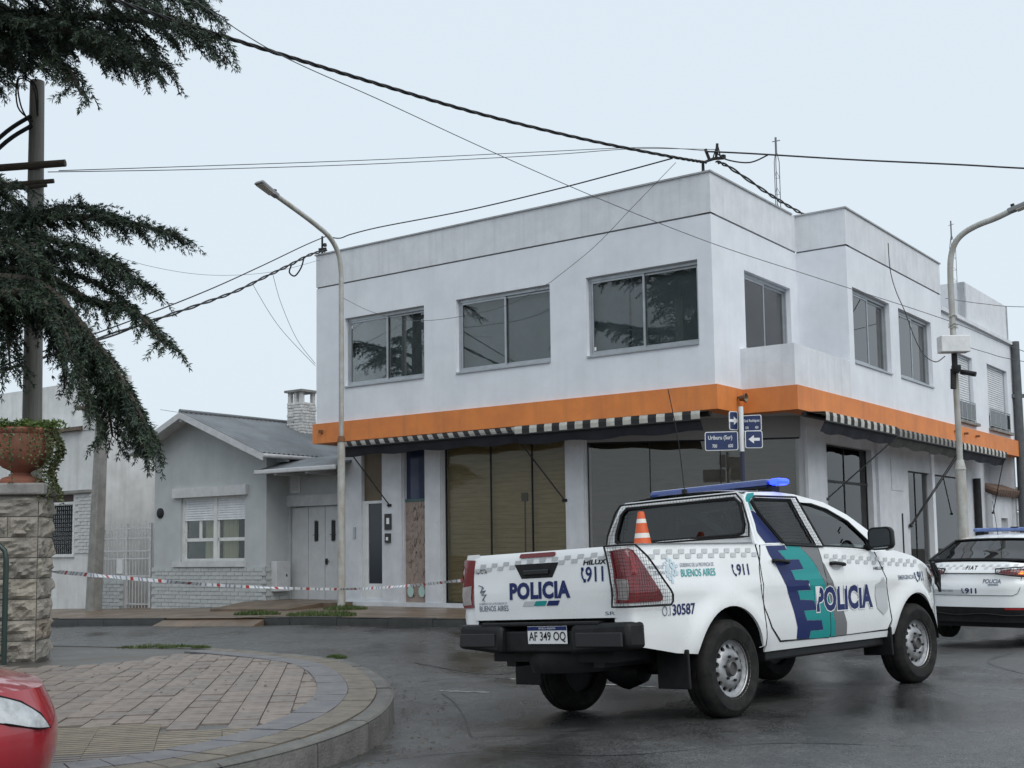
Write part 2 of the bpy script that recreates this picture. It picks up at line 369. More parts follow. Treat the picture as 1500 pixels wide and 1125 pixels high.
pts.sort(key=lambda c: c.length)
mrest = MB()
for n_, c in enumerate(pts):
    if n_ < 290:
        o = bpy.data.objects.new('paver', random.choice(tl_mesh)); COL.objects.link(o); o.parent = pave
        o.location = (c.x, c.y, .130 + random.uniform(-.0045, .0045)); o.rotation_euler = (random.gauss(0, .008), random.gauss(0, .012), ang + random.gauss(0, .006))
    else:
        q = [c + ex * a * .095 + ey * b * .193 for a, b in ((-1, -1), (1, -1), (1, 1), (-1, 1))]
        mrest.hexa([(p.x, p.y, .11) for p in q] + [(p.x, p.y, .141) for p in q])
if mrest.v: mrest.build('paver_rows', PINK[1], pave, kind='stuff')
def band(P, d0, d1, ztop, every, mats, name):
    A_, B_ = offset_path(P, d0), offset_path(P, d1); i = 0
    while i < len(P) - 1:
        j = min(i + every, len(P) - 1); mm = MB(); dz = random.uniform(-.003, .003); vs = []
        for k in range(i, j + 1):
            sh = .004 if k == i else (-.004 if k == j else 0)
            t = (P[min(k + 1, len(P) - 1)] - P[max(k - 1, 0)]).normalized() * sh
            for q, z in ((A_[k] + t, .1), (A_[k] + t, ztop + dz), (B_[k] + t, ztop + dz), (B_[k] + t, .1)): vs.append((q.x, q.y, z))
        n = j - i + 1
        mm.add(vs, [(k * 4 + a, k * 4 + a + 1, k * 4 + a + 5, k * 4 + a + 4) for k in range(n - 1) for a in range(3)] + [(0, 1, 2, 3), tuple((n - 1) * 4 + a for a in range(4))])
        mm.build(name, mats, pave); i = j
BP = [p for p in KP if -3.6 < p.x and p.y > 5.7]
band(BP, .146, .38, .149, 3, OCHRE, 'edge_paver'); band(BP, .384, .64, .151, 3, SLATE, 'border_paver')
# ribbed tactile slabs by the ramp
RIBY = mat('ribbed_yellow_slab', (.215, .185, .14), .5, (.155, .135, .11), 5, rough2=.7); RIBD = mat('ribbed_dark_slab', (.13, .12, .12), .5, (.16, .145, .13), 8, rough2=.7); GRV = mat('dark_groove', (.045, .038, .03), .6)  # groove floors coloured darker than the ribs
mm = MB(); mm.box(-.199, .199, -.199, .199, -.03, .004, 1)
for k in range(5): mm.box(-.198, .198, -.195 + k * .08, -.150 + k * .08, .0035, .016)
RA = rad(14); rx = Vector((math.cos(RA), math.sin(RA), 0)); ry = Vector((-math.sin(RA), math.cos(RA), 0))
mesh_y = mm.build('slab_proto', [RIBY, GRV]).data; bpy.data.objects.remove(bpy.data.objects['slab_proto']); mesh_d = mesh_y.copy(); mesh_d.materials[0] = RIBD
INN2 = [(p.x, p.y) for p in offset_path(KP, .40)]
RF = [q for q in INN2 if 5.0 < q[1] < 8.5 and q[0] > -6] + [(-6, 9.3), (-3.2, 8.50), (-2.3, 8.3)]
for i in range(-10, 4):
    for j in range(-6, 5):
        c = Vector((-2.4, 7.5, 0)) + rx * i * .4 + ry * j * .4
        if inpoly(c.x, c.y, RF):
            dk = abs(ry.dot(c - Vector((-2.1, 7.1, 0))) - .12) < .2
            o = bpy.data.objects.new('ribbed_slab', mesh_d if dk else mesh_y); COL.objects.link(o); o.parent = pave
            o.location = (c.x, c.y, .129 + random.uniform(-.003, .003)); o.rotation_euler = (0, 0, RA + PI / 2 * 0)
# ---- far pavement with kerb, driveway dip, building side
FARPAVE = mat('wet_brown_tile', (.17, .115, .075), .28, (.10, .075, .055), 1.2, bump=.15, bscale=40, rough2=.5, detail=6)
FK = [(-30, 41.8), (-16, 31.3), (-10.5, 27.2), (-5.2, 23.2), (-1.83, 21.3), (.6, 20.2), (2.63, 19.18), (4.2, 18.7), (5.5, 18.95), (6.6, 20.1), (8.6, 22.9), (12, 27.5), (20, 38.5), (28, 49)]
FKP = catmull([(p[0], p[1], 0) for p in FK], 8)
fpv = tri_sheet([(p.x, p.y) for p in FKP] + [(28, 52), (-30, 52)], .142, 1.1, FARPAVE, 'far_pavement'); fpv['kind'] = 'structure'
KDARK = mat('wet_dark_kerb', (.035, .035, .033), .5, (.018, .02, .018), 5, bump=.4, bscale=40)
FKR = list(reversed(FKP)); 
kerb_stones([p for p in FKR if p.x < -6.9], .16, .15, -.1, 1.0, fpv, KDARK)
kerb_stones([p for p in FKR if p.x > -4.75], .16, .15, -.1, 1.0, fpv, KDARK)
mm = MB()   # driveway ramp
vs = [p for p in FKP if -7.5 < p.x < -4.2]
n = len(vs); A_ = offset_path(vs, .30); B_ = offset_path(vs, -.10)
mm.add([(p.x, p.y, .004 + far_drop(p.x, p.y)) for p in A_] + [(p.x, p.y, .148 + far_drop(p.x, p.y)) for p in B_], [(i, i + 1, n + i + 1, n + i) for i in range(n - 1)])
for i in (0, n - 1): mm.add([(A_[i].x, A_[i].y, .004 + far_drop(A_[i].x, A_[i].y)), (B_[i].x, B_[i].y, .148 + far_drop(B_[i].x, B_[i].y)), (B_[i].x, B_[i].y, -.3)], [(0, 1, 2)])
mm.build('driveway_ramp', FARPAVE, fpv)
def tufts(name, spots, material, hgt, nblade, parent=None):
    mm = MB()
    for (cx, cy, rx_, ry_, z) in spots:
        for _ in range(nblade):
            a = random.uniform(0, 2 * PI); r = math.sqrt(random.random()); x = cx + rx_ * r * math.cos(a); y = cy + ry_ * r * math.sin(a)
            h = hgt * random.uniform(.35, 1) * (1.15 - .6 * r); d = random.uniform(0, 2 * PI); w_ = random.uniform(.004, .011); l = h * random.uniform(.1, .7)
            e = Vector((math.cos(d), math.sin(d), 0)); s_ = Vector((-e.y, e.x, 0)) * w_; p = Vector((x, y, z))
            mm.add([p - s_, p + s_, p + e * l * .4 + s_ * .8 + Vector((0, 0, h * .6)), p + e * l + Vector((0, 0, h)), p + e * l * .4 - s_ * .8 + Vector((0, 0, h * .6))], [(0, 1, 2, 3, 4)])
    o = mm.build(name, material, recalc=False); o['kind'] = 'stuff'; return o
GRASS = mat('grass_blades', (.055, .095, .025), .6, (.09, .12, .04), 3)
tufts('grass', [(-4.55, 15.55, .5, .1, .13), (-4.2, 15.42, .3, .07, .13), (-3.9, 15.25, .12, .05, .13), (-1.98, 13.6, .12, .05, .13)], GRASS, .065, 420)
tufts('grass', [(-3.7, 22.75, .55, .25, .14), (-3.45, 25.0, .45, .2, .14), (-4.9, 23.3, .45, .2, .14), (-3.2, 22.5, .3, .2, .14)], GRASS, .13, 700)
DEBRIS = mat('leaf_litter', (.05, .038, .025), .7, (.10, .08, .06), 20)
mm = MB()
for i in range(240):
    if i < 110:
        k = random.choice([p for p in KP if p.y > 7 and p.x > -2]); c = Vector((k.x + random.uniform(.03, .5), k.y + random.uniform(-.4, .4), 0)); z = gz(c.x, c.y) + .006
    else:
        c = Vector((random.uniform(-5, -1.4), random.uniform(7.5, 13.5), 0)); z = .149
        if not inpoly(c.x, c.y, FIELD): continue
    s_ = random.uniform(.008, .03); a = random.uniform(0, PI)
    e1 = Vector((math.cos(a), math.sin(a), random.uniform(-.2, .3))) * s_; e2 = Vector((-math.sin(a), math.cos(a), .1)) * s_ * .5; c.z = z
    mm.add([c - e1, c - e2 + Vector((0, 0, .006)), c + e1, c + e2 + Vector((0, 0, .004))], [(0, 1, 2, 3)])
o = mm.build('leaf_litter', DEBRIS, recalc=False); o['kind'] = 'stuff'

# ============================================================ WHITE CORNER BUILDING  (local x: along the long front towards the corner, y: back along the side street)
BA = .6292
bld = thing('corner_building', 'two-storey white corner building with orange band and striped awnings', 'building', (3.601, 21.2245, 0), -BA)
L_, V1, V2, W_, V3, V4 = 9.872, 1.048, 3.81, 1.05, 9.97, 16.76
ZP, ZM, ZBT, ZBB, ZF = 8.01, 7.25, 4.17, 3.73, .142
TL = lambda a, b, d: (a, d, b)             # long front
TS = lambda a, b, d: (-d, a, b)            # short return beside the corner
TR = lambda a, b, d: (W_ - d, a, b)        # side-street front
TN = lambda a, b, d: (a, V2 + d, b)        # cheek of the side block
WZ0, WZ1 = 4.95, 6.465
winL = [(-8.985, -6.70), (-5.838, -3.496), (-2.66, -.288)]; winS = [(1.32, 3.45)]; winR = [(4.07, 6.26), (6.83, 9.12)]
def wall_part(T, a0, a1, holes, t=.22):
    m = MB(); m.sheet(T, a0, a1, ZBT, ZM, [(h[0], h[1], WZ0, WZ1) for h in holes], t); return m.build('wall', WALL, bld)
wall_part(TL, -L_, -.003, winL); wall_part(TS, .002, V2, winS); wall_part(TR, V2 + .002, V3, winR)
m = MB(); m.sheet(TN, 0, W_ - .003, ZBT, ZM, [], .2); m.build('wall', WALL, bld)
m = MB(); m.sheet(lambda a, b, d: (-L_ + d, a, b), .225, 9, ZBT - .4, ZM, [], .2); m.build('wall', WALL, bld)
m = MB(); m.sheet(lambda a, b, d: (a, 9.9 - d, b), -L_, W_ - .3, .14, ZM, [], .2); m.build('wall', WALL, bld)
# parapet: starts with a shadow groove, capped
def para(T, a0, a1, z0, z1, name='parapet', t=.18):
    m = MB(); m.sheet(T, a0, a1, z0 + .03, z1, [], t); return m.build(name, PARA, bld)
TLp = lambda a, b, d: (a, d - .012, b); TSp = lambda a, b, d: (.012 - d, a, b); TRp = lambda a, b, d: (W_ + .012 - d, a, b); TNp = lambda a, b, d: (a, V2 - .012 + d, b)
para(TLp, -L_, .009, ZM, ZP); para(TSp, -.010, V2 - .012, ZM, ZP); para(TNp, .012, W_ + .009, ZM, ZP); para(TRp, V2 - .010, V3, ZM, ZP)
para(lambda a, b, d: (-L_ + d, a, b), .2, 9, ZM, ZP); para(lambda a, b, d: (a, V3 - d, b), -L_, W_, ZM, ZP)
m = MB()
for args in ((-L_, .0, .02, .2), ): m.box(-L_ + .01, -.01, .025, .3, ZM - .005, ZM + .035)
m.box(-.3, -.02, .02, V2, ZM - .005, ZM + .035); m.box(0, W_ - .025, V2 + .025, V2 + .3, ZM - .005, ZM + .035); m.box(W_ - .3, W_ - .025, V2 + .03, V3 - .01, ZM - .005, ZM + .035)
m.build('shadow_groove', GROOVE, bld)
CAPM = mat('parapet_capping', (.42, .43, .44), .7, (.33, .34, .35), 4)
m = MB(); m.box(-L_ - .03, .04, -.04, .2, ZP, ZP + .03); m.box(-.2, .04, .2, V2 - .2, ZP, ZP + .03); m.box(-.2, W_ + .04, V2 - .04, V2 + .2, ZP + .001, ZP + .031); m.box(W_ - .2, W_ + .04, V2 + .2, V3 + .02, ZP, ZP + .03)
m.build('coping', CAPM, bld)
ROOFM = mat('roof_membrane', (.2, .2, .2), .9)
m = MB(); m.box(-L_ + .2, -.2, .2, 9.7, ZM - .2, ZM - .02); m.box(-.2, W_ - .2, V2 + .2, V3 - .2, ZM - .2, ZM - .02); m.build('roof', ROOFM, bld)
# orange band (projects a little) round the notch
P_ = .06
def bandbox(m, x0, x1, y0, y1): m.box(x0, x1, y0, y1, ZBB, ZBT)
for args in ((-L_ - P_, P_, -P_, .3), (P_ - .36, P_, .3, V1 - P_), (P_ - .36, W_ + P_, V1 - P_, V1 + .3), (W_ - .3, W_ + P_, V1 + .3, V4 + .1)):
    m = MB(); bandbox(m, *args); m.build('orange_band', ORANGE, bld)
m = MB(); m.box(-L_ - P_, -L_ + .24, .3, 9, ZBB, ZBT); m.build('orange_band', ORANGE, bld)
SOFF = mat('grey_soffit', (.40, .41, .42), .85, (.32, .33, .34), 2)
m = MB(); m.box(-L_ + .24, -.3, .3, 9.5, ZBB + .02, ZBB + .15); m.box(-.3, W_ - .3, V1 + .3, 9.5, ZBB + .021, ZBB + .151); m.box(-.299, W_ - .3, 9.501, V4, ZBB + .02, ZBB + .15); m.build('soffit', SOFF, bld)
# balcony parapet in the notch
m = MB(); m.sheet(lambda a, b, d: (a, V1 + d, b), 0, W_ - .003, ZBT, 4.935, [], .14); m.sheet(TR, V1 + .002, V2 + .002, ZBT, 4.93, [], .14); m.build('balcony_wall', PARA, bld)
m = MB(); m.box(.0, W_ - .14, V1 + .14, V2, ZBT - .3, ZBT + .05); m.build('balcony_floor', PARA, bld)
# windows: sliding aluminium
def window(T, a0, a1, b0, b1, split=None, fr=ALU, gl=GLASS, parent=bld, dep=.09, w=.05, sill=True):
    m = MB()
    m.tbox(T, a0, a1, b0, b0 + w, dep, dep + .09); m.tbox(T, a0, a1, b1 - w - .02, b1, dep, dep + .09); m.tbox(T, a0, a0 + w, b0 + w, b1 - w - .02, dep, dep + .09); m.tbox(T, a1 - w, a1, b0 + w, b1 - w - .02, dep, dep + .09)
    if sill: m.tbox(T, a0 + .004, a1 - .004, b0 - .035, b0 - .002, -.03, dep)
    wn = m.build('window', fr, parent)
    mid = (a0 + a1) / 2 if split is None else split
    for k, (s0, s1) in enumerate(((a0 + w, mid + .03), (mid - .03, a1 - w))):
        d = dep + .015 + k * .032; m = MB(); f = .042
        m.tbox(T, s0, s1, b0 + w, b0 + w + f, d, d + .028); m.tbox(T, s0, s1, b1 - w - .02 - f, b1 - w - .02, d, d + .028)
        m.tbox(T, s0, s0 + f, b0 + w + f, b1 - w - .02 - f, d, d + .028); m.tbox(T, s1 - f, s1, b0 + w + f, b1 - w - .02 - f, d, d + .028); m.build('sash', fr, wn)
        m = MB(); m.tbox(T, s0 + f, s1 - f, b0 + w + f, b1 - w - .02 - f, d + .012, d + .018); m.build('pane', gl, wn)
    return wn
for a in winL: window(TL, *a, WZ0, WZ1)
for a in winS: window(TS, *a, WZ0 - .0, WZ1, gl=PALEGLASS)
for a in winR: window(TR, *a, WZ0, WZ1, gl=PALEGLASS)
STICK = mat('white_sticker', (.75, .76, .76), .6)
for a, b in ((-8.91, 6.24), (-2.585, 5.06)): m = MB(); m.tbox(TL, a, a + .06, b, b + .07, .115, .119); m.build('sticker', STICK, bld)
# dark rooms upstairs
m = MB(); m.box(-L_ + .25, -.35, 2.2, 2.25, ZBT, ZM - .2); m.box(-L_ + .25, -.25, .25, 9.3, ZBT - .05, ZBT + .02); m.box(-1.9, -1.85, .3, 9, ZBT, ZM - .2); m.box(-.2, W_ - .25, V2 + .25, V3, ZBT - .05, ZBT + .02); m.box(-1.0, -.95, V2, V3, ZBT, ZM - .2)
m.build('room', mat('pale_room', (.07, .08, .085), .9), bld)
PANE_BACKING = mat('grey_pane_backing', (.30, .325, .33), .9, (.24, .262, .268), 1.2)  # plain grey sheets added behind the upstairs panes so the windows look lighter
for a in winL: m = MB(); m.tbox(TL, a[0] - .02, a[1] + .02, WZ0 - .05, WZ1 + .05, .30, .31); m.build('window_backing', PANE_BACKING, bld)
for a in winS: m = MB(); m.tbox(TS, a[0] - .02, a[1] + .02, WZ0 - .05, WZ1 + .05, .30, .31); m.build('window_backing', PANE_BACKING, bld)
for a in winR: m = MB(); m.tbox(TR, a[0] - .02, a[1] + .02, WZ0 - .05, WZ1 + .05, .30, .31); m.build('window_backing', PANE_BACKING, bld)
# third, lower stretch along the side street
ZP3, ZM3 = 8.04, 6.90
holes3 = [(11.05, 12.63, 4.38, 6.05), (14.0, 16.05, 4.38, 6.09)]
TR3 = lambda a, b, d: (W_ - .05 - d, a, b)
m = MB(); m.sheet(TR3, V3 + .001, V4, ZBT, ZM3, [(h[0], h[1], h[2], h[3]) for h in holes3], .2); m.build('wall', WALL, bld)
m = MB(); m.box(W_ - .3, W_ + .03, V3 + .002, V4 + .02, ZM3, ZM3 + .09); m.build('cornice', PARA, bld)
m = MB(); m.sheet(lambda a, b, d: (W_ - .12 - d, a, b), V3 + 2.5, V4 - .02, ZM3 + .09, ZP3, [], .18); m.sheet(lambda a, b, d: (a, V3 + 2.5 + d, b), -2, W_ - .12, ZM3 - .2, ZP3, [], .18); m.sheet(lambda a, b, d: (a, V4 - .02 - d, b), -3, W_ - .12, .14, ZP3, [], .18)
m.build('parapet', PARA, bld)
m = MB(); m.box(-3, W_ - .3, V3, V4 - .2, ZM3 - .15, ZM3 - .01); m.build('roof', ROOFM, bld)
SHUT = mat('white_roller_slats', (.66, .68, .70), .5, (.55, .57, .59), 5)
for h in holes3:
    n = 22; wn = None
    m = MB(); m.tbox(TR3, h[0], h[0] + .05, h[2], h[3], .08, .14); m.tbox(TR3, h[1] - .05, h[1], h[2], h[3], .08, .14); m.tbox(TR3, h[0] + .05, h[1] - .05, h[3] - .06, h[3], .08, .14); wn = m.build('window', ALU, bld)
    z = h[3] - .06
    sh = []
    while z > h[2] + .42:
        m = MB(); m.hexa([TR3(h[0] + .05, z - .056, .09), TR3(h[1] - .05, z - .056, .09), TR3(h[1] - .05, z - .056, .12), TR3(h[0] + .05, z - .056, .12), TR3(h[0] + .05, z, .105), TR3(h[1] - .05, z, .105), TR3(h[1] - .05, z, .12), TR3(h[0] + .05, z, .12)]); m.build('slat', SHUT, wn); z -= .0585
    m = MB(); m.tbox(TR3, h[0] + .05, h[1] - .05, h[2], h[3], .125, .13); m.build('pane', GLASS, wn)
    m = MB(); m.tbox(TR3, h[0] - .08, h[1] + .08, h[2] - .09, h[2] - .02, -.12, .1); m.build('sill', CONC, wn)
    m = MB()   # balcony rail with glass
    for z in (h[2] + .05, h[2] + .5): m.tube([TR3(h[0], z, -.03), TR3(h[1], z, -.03)], .014, 6)
    for k in range(5): a = h[0] + (h[1] - h[0]) * k / 4; m.tube([TR3(a, h[2], -.03), TR3(a, h[2] + .5, -.03)], .011, 6)
    m.build('rail', ALU, wn)
    m = MB(); m.tbox(TR3, h[0] + .02, h[1] - .02, h[2] + .07, h[2] + .46, -.032, -.026); m.build('rail_pane', glass('green_glass', (.55, .68, .66), 1.5), wn)

# ---- ground floor: long front recessed, cut corner, side front
RC = .35; XC = -2.97          # front plane y=RC runs to x=XC, then the cut corner to (W_-RC, 2.25)
XR = W_ - RC
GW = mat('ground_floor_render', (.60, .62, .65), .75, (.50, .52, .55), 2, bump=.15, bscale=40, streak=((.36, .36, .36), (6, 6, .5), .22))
TG = lambda a, b, d: (a, RC + d, b)
Z1 = ZBB + .02
op = [(-8.83, -8.2, ZF + .16, 3.6), (-7.60, -6.99, ZF + .08, 3.6), (-6.53, -3.43, ZF + .08, 3.6)]
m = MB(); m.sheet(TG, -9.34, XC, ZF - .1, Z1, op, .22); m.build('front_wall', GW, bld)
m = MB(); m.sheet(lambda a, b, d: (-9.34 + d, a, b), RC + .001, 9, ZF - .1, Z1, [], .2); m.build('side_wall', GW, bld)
for (a0, a1) in ((-8.2, -7.6), (-6.99, -6.53), (-3.43, XC)):   # proud pilasters
    m = MB(); m.tbox(TG, a0 + .02, a1 - .02, ZF - .05, 3.62, -.05, -.001); m.build('pilaster', GW, bld)
m = MB(); m.tbox(TG, -9.36, XC + .02, ZF - .1, ZF + .09, -.08, -.0015); m.build('plinth', GW, bld)
# door
DOORW = mat('white_door', (.62, .63, .63), .4, (.55, .56, .56), 4)
m = MB(); a0, a1 = -8.83, -8.2
m.tbox(TG, a0, a0 + .07, .30, 2.42, .03, .1); m.tbox(TG, a1 - .03, a1, .30, 2.42, .03, .1); m.tbox(TG, a0 + .07, a1 - .03, 2.36, 2.42, .03, .1); m.tbox(TG, a0 + .07, a1 - .03, .30, .62, .04, .09); m.tbox(TG, a0 + .07, a0 + .17, .62, 2.36, .04, .09)
d = m.build('door', DOORW, bld)
m = MB(); m.tbox(TG, a0 + .17, a1 - .03, .62, 2.36, .06, .07); m.build('pane', mat('dark_door_glass', (.02, .025, .035), .12), d)
m = MB(); m.tbox(TG, a0, a1, 2.42, 3.6, .1, .12); m.build('transom', mat('brown_blind', (.13, .10, .065), .6, (.10, .075, .05), 3), bld)
m = MB(); m.tbox(TG, -8.09, -7.9, 1.78, 2.12, -.075, -.051); m.tbox(TG, -8.07, -7.92, 1.5, 1.7, -.09, -.051); b_ = m.build('intercom', mat('intercom_black', (.02, .02, .022), .3), bld)
m = MB(); m.tbox(TG, -8.03, -7.95, 1.9, 2.03, -.079, -.0755); m.tbox(TG, -8.03, -7.97, 1.55, 1.62, -.095, -.0905); m.build('notice', STICK, b_)
m = MB(); m.tbox(TG, -9.06, -9.0, 1.62, 1.86, -.03, -.001); m.build('bell_plate', ALU, bld)
# mosaic panel: broken stone pieces set in mortar, mint plates at the foot
m = MB(); m.tbox(TG, -7.6, -6.99, ZF + .08, 2.36, .06, .1); pn = m.build('mosaic_panel', mat('pink_mortar', (.30, .235, .20), .8, (.23, .18, .155), 8), bld)
ST = [mat('stone_pink', (.27, .215, .185), .6), mat('stone_dark', (.06, .05, .05), .4), mat('stone_brown', (.20, .15, .125), .6), mat('stone_mint', (.36, .50, .46), .5)]
for k in range(64):
    cx, cz = random.uniform(-7.55, -7.04), random.uniform(.35, 2.3); r = random.uniform(.03, .085); n = random.randint(4, 6); mi = random.choice((0, 0, 0, 1, 2))
    if mi == 1: r *= .6
    p = [(cx + r * random.uniform(.5, 1) * math.cos(2 * PI * i / n) * .7, cz + r * 1.3 * random.uniform(.6, 1) * math.sin(2 * PI * i / n)) for i in range(n)]
    p = [(max(-7.595, min(-6.995, q[0])), q[1]) for q in p]; dd = random.uniform(.035, .052)
    m = MB(); m.poly([TG(*q, dd) for q in p]); m.add([TG(*q, dd) for q in p] + [TG(*q, .0605) for q in p], [(i, (i + 1) % n, n + (i + 1) % n, n + i) for i in range(n)]); m.build('stone', ST[mi], pn)
for cx in (-7.45, -7.14):
    m = MB(); p = arc(cx, .46, .09, 0, 360, 12)[:-1]; m.poly([TG(q[0], .46 + (q[1] - .46) * 1.35, .033) for q in p]); m.build('mint_plate', ST[3], pn)
m = MB(); m.tbox(TG, -7.6, -6.99, 2.42, 3.6, .1, .11); m.build('blue_pane', mat('blue_film', (.02, .03, .075), .12, (.035, .045, .09), 2), bld)
m = MB(); m.tbox(TG, -7.6, -6.99, 2.36, 2.42, .05, .11); m.build('rail', mat('teal_rail', (.05, .10, .10), .5), bld)
# big shop panes with slatted brown boarding behind
BOARD = mat('brown_slat_board', (.46, .365, .225), .6, (.37, .29, .18), 2.5, stretch=(1, 1, 8), rough2=.75)
def shop(T, a0, a1, b0, b1, splits, boards=True, fr=DARKMETAL, gdep=.1, bd=.20, gl=None, bm=None):
    m = MB(); w = .03
    m.tbox(T, a0, a1, b0, b0 + w, gdep, gdep + .05); m.tbox(T, a0, a1, b1 - w, b1, gdep, gdep + .05)
    for s in (a0, *splits, a1 - .02): m.tbox(T, s, s + .02, b0 + w, b1 - w, gdep, gdep + .04)
    f = m.build('shop_window', fr, bld); e = [a0, *splits, a1]
    for i in range(len(e) - 1):
        m = MB(); m.tbox(T, e[i] + .02, e[i + 1], b0 + w, b1 - w, gdep + .015, gdep + .025); m.build('pane', gl or SHOPGLASS, f)
    if boards:
        z = b0; zs = MB()
        while z < b1:
            h = .095; dd = bd + random.uniform(0, .004); m = MB(); m.tbox(T, a0, a1, z, z + h - .003, dd, dd + .02); m.build('board', bm or BOARD, f); z += h
    return f
f = shop(TG, -6.53, -3.43, ZF + .08, 3.6, [-5.35, -4.32])
LOCKM = mat('brown_box', (.10, .07, .04), .6)
m = MB(); m.tbox(TG, -4.62, -4.47, 2.28, 2.45, .17, .199); m.tbox(TG, -4.555, -4.54, 1.2, 2.28, .18, .199); m.build('junction_box', LOCKM, f)
# cut corner
cx0, cy0, cx1, cy1 = XC + .0, RC, XR, 2.25
cl = math.hypot(cx1 - cx0, cy1 - cy0); ce = ((cx1 - cx0) / cl, (cy1 - cy0) / cl); cn = (-ce[1], ce[0])
TC = lambda a, b, d: (cx0 + ce[0] * a + cn[0] * d, cy0 + ce[1] * a + cn[1] * d, b)
f = shop(TC, .04, cl - .06, ZF + .08, 3.35, [1.22, 2.55], gdep=.05, bd=.18, gl=CORNERGLASS, bm=mat('dark_brown_board', (.15, .115, .075), .6, (.10, .08, .055), 2, stretch=(1, 1, 6)))
m = MB(); m.tbox(TC, .04, cl - .06, 3.35, Z1, .04, .2); m.build('fascia', mat('grey_fascia', (.30, .30, .30), .8), bld)
m = MB(); m.tbox(TC, .02, cl, ZF - .1, ZF + .08, -.02, .2); m.build('plinth', GW, bld)
m = MB(); m.tbox(TC, 1.0, 1.14, 2.3, 2.44, .15, .179); m.build('junction_box', LOCKM, f)
# side front
TQ = lambda a, b, d: (XR - d, a, b)
op = [(3.28, 5.79, ZF + .1, 3.3), (8.1, 12.3, ZF + .3, 2.98)]
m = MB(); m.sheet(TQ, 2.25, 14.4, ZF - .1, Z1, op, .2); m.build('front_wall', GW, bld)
for a0, a1 in ((2.2, 3.05), (6.0, 6.75)): m = MB(); m.tbox(TQ, a0, a1, ZF - .1, Z1 - .01, -.06, -.001); m.build('pilaster', GW, bld)
CREAM = mat('pale_lining', (.36, .34, .29), .8, (.28, .26, .22), 2)
f = shop(TQ, 3.28, 5.79, ZF + .1, 3.3, [4.5], boards=False, gdep=.12, gl=CORNERGLASS)
m = MB(); m.tbox(TQ, 3.28, 5.79, ZF, 3.3, .4, .45); m.build('lining', CREAM, f)
m = MB(); m.tbox(TQ, 4.44, 4.56, 1.45, 1.62, .08, .12); m.tbox(TQ, 4.56, 4.80, 1.52, 1.56, .06, .1); m.tbox(TQ, 3.28, 5.79, 2.55, 2.6, .11, .16); m.build('handle', DARKMETAL, f)
f = shop(TQ, 8.1, 12.3, ZF + .3, 2.98, [8.75], boards=False, gdep=.06, gl=CORNERGLASS)
m = MB(); m.tbox(TQ, 8.1, 12.3, ZF, 2.98, .35, .4); m.build('lining', CREAM, f)
m = MB(); m.tbox(TQ, 6.95, 7.75, 2.5, 3.2, -.012, -.001); m.build('hatch', GW, bld)
m = MB(); m.tbox(TQ, 7.55, 7.6, 1.1, 2.0, -.02, -.001); m.build('slot_plate', DARKMETAL, bld)
m = MB(); m.tube([TQ(13.3, ZF, -.1), TQ(13.3, 3.0, -.1)], .09, 10); m.build('drain_pipe', DARKMETAL, bld, smooth=40)
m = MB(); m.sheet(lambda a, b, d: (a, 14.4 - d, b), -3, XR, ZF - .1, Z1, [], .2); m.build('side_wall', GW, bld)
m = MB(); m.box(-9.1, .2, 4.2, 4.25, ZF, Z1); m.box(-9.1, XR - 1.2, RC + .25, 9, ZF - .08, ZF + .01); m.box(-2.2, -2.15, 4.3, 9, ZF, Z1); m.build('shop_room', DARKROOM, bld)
# bell lamp on the band and small bolts
m = MB(); m.lathe([(.0, 0), (.05, .0), (.055, .06), (.09, .12), (.085, .125), (.0, .05)], 12, (.06 + .05, .75, 3.98), 'x'); m.tube([(.06, .75, 4.0), (.15, .75, 4.0)], .02, 6); m.build('wall_lamp', mat('tarnished_brass', (.16, .12, .08), .45, metal=.6), bld, smooth=40)
RUST = mat('rusty_iron', (.16, .07, .03), .8)
m = MB()
for a in (10.4, 11.2, 12.2): m.box(W_ + P_, W_ + P_ + .1, a, a + .05, 3.98, 4.03)
m.box(-L_ + .2, -L_ + .27, -P_ - .08, -P_, 3.95, 4.02); m.build('bracket_stub', RUST, bld)

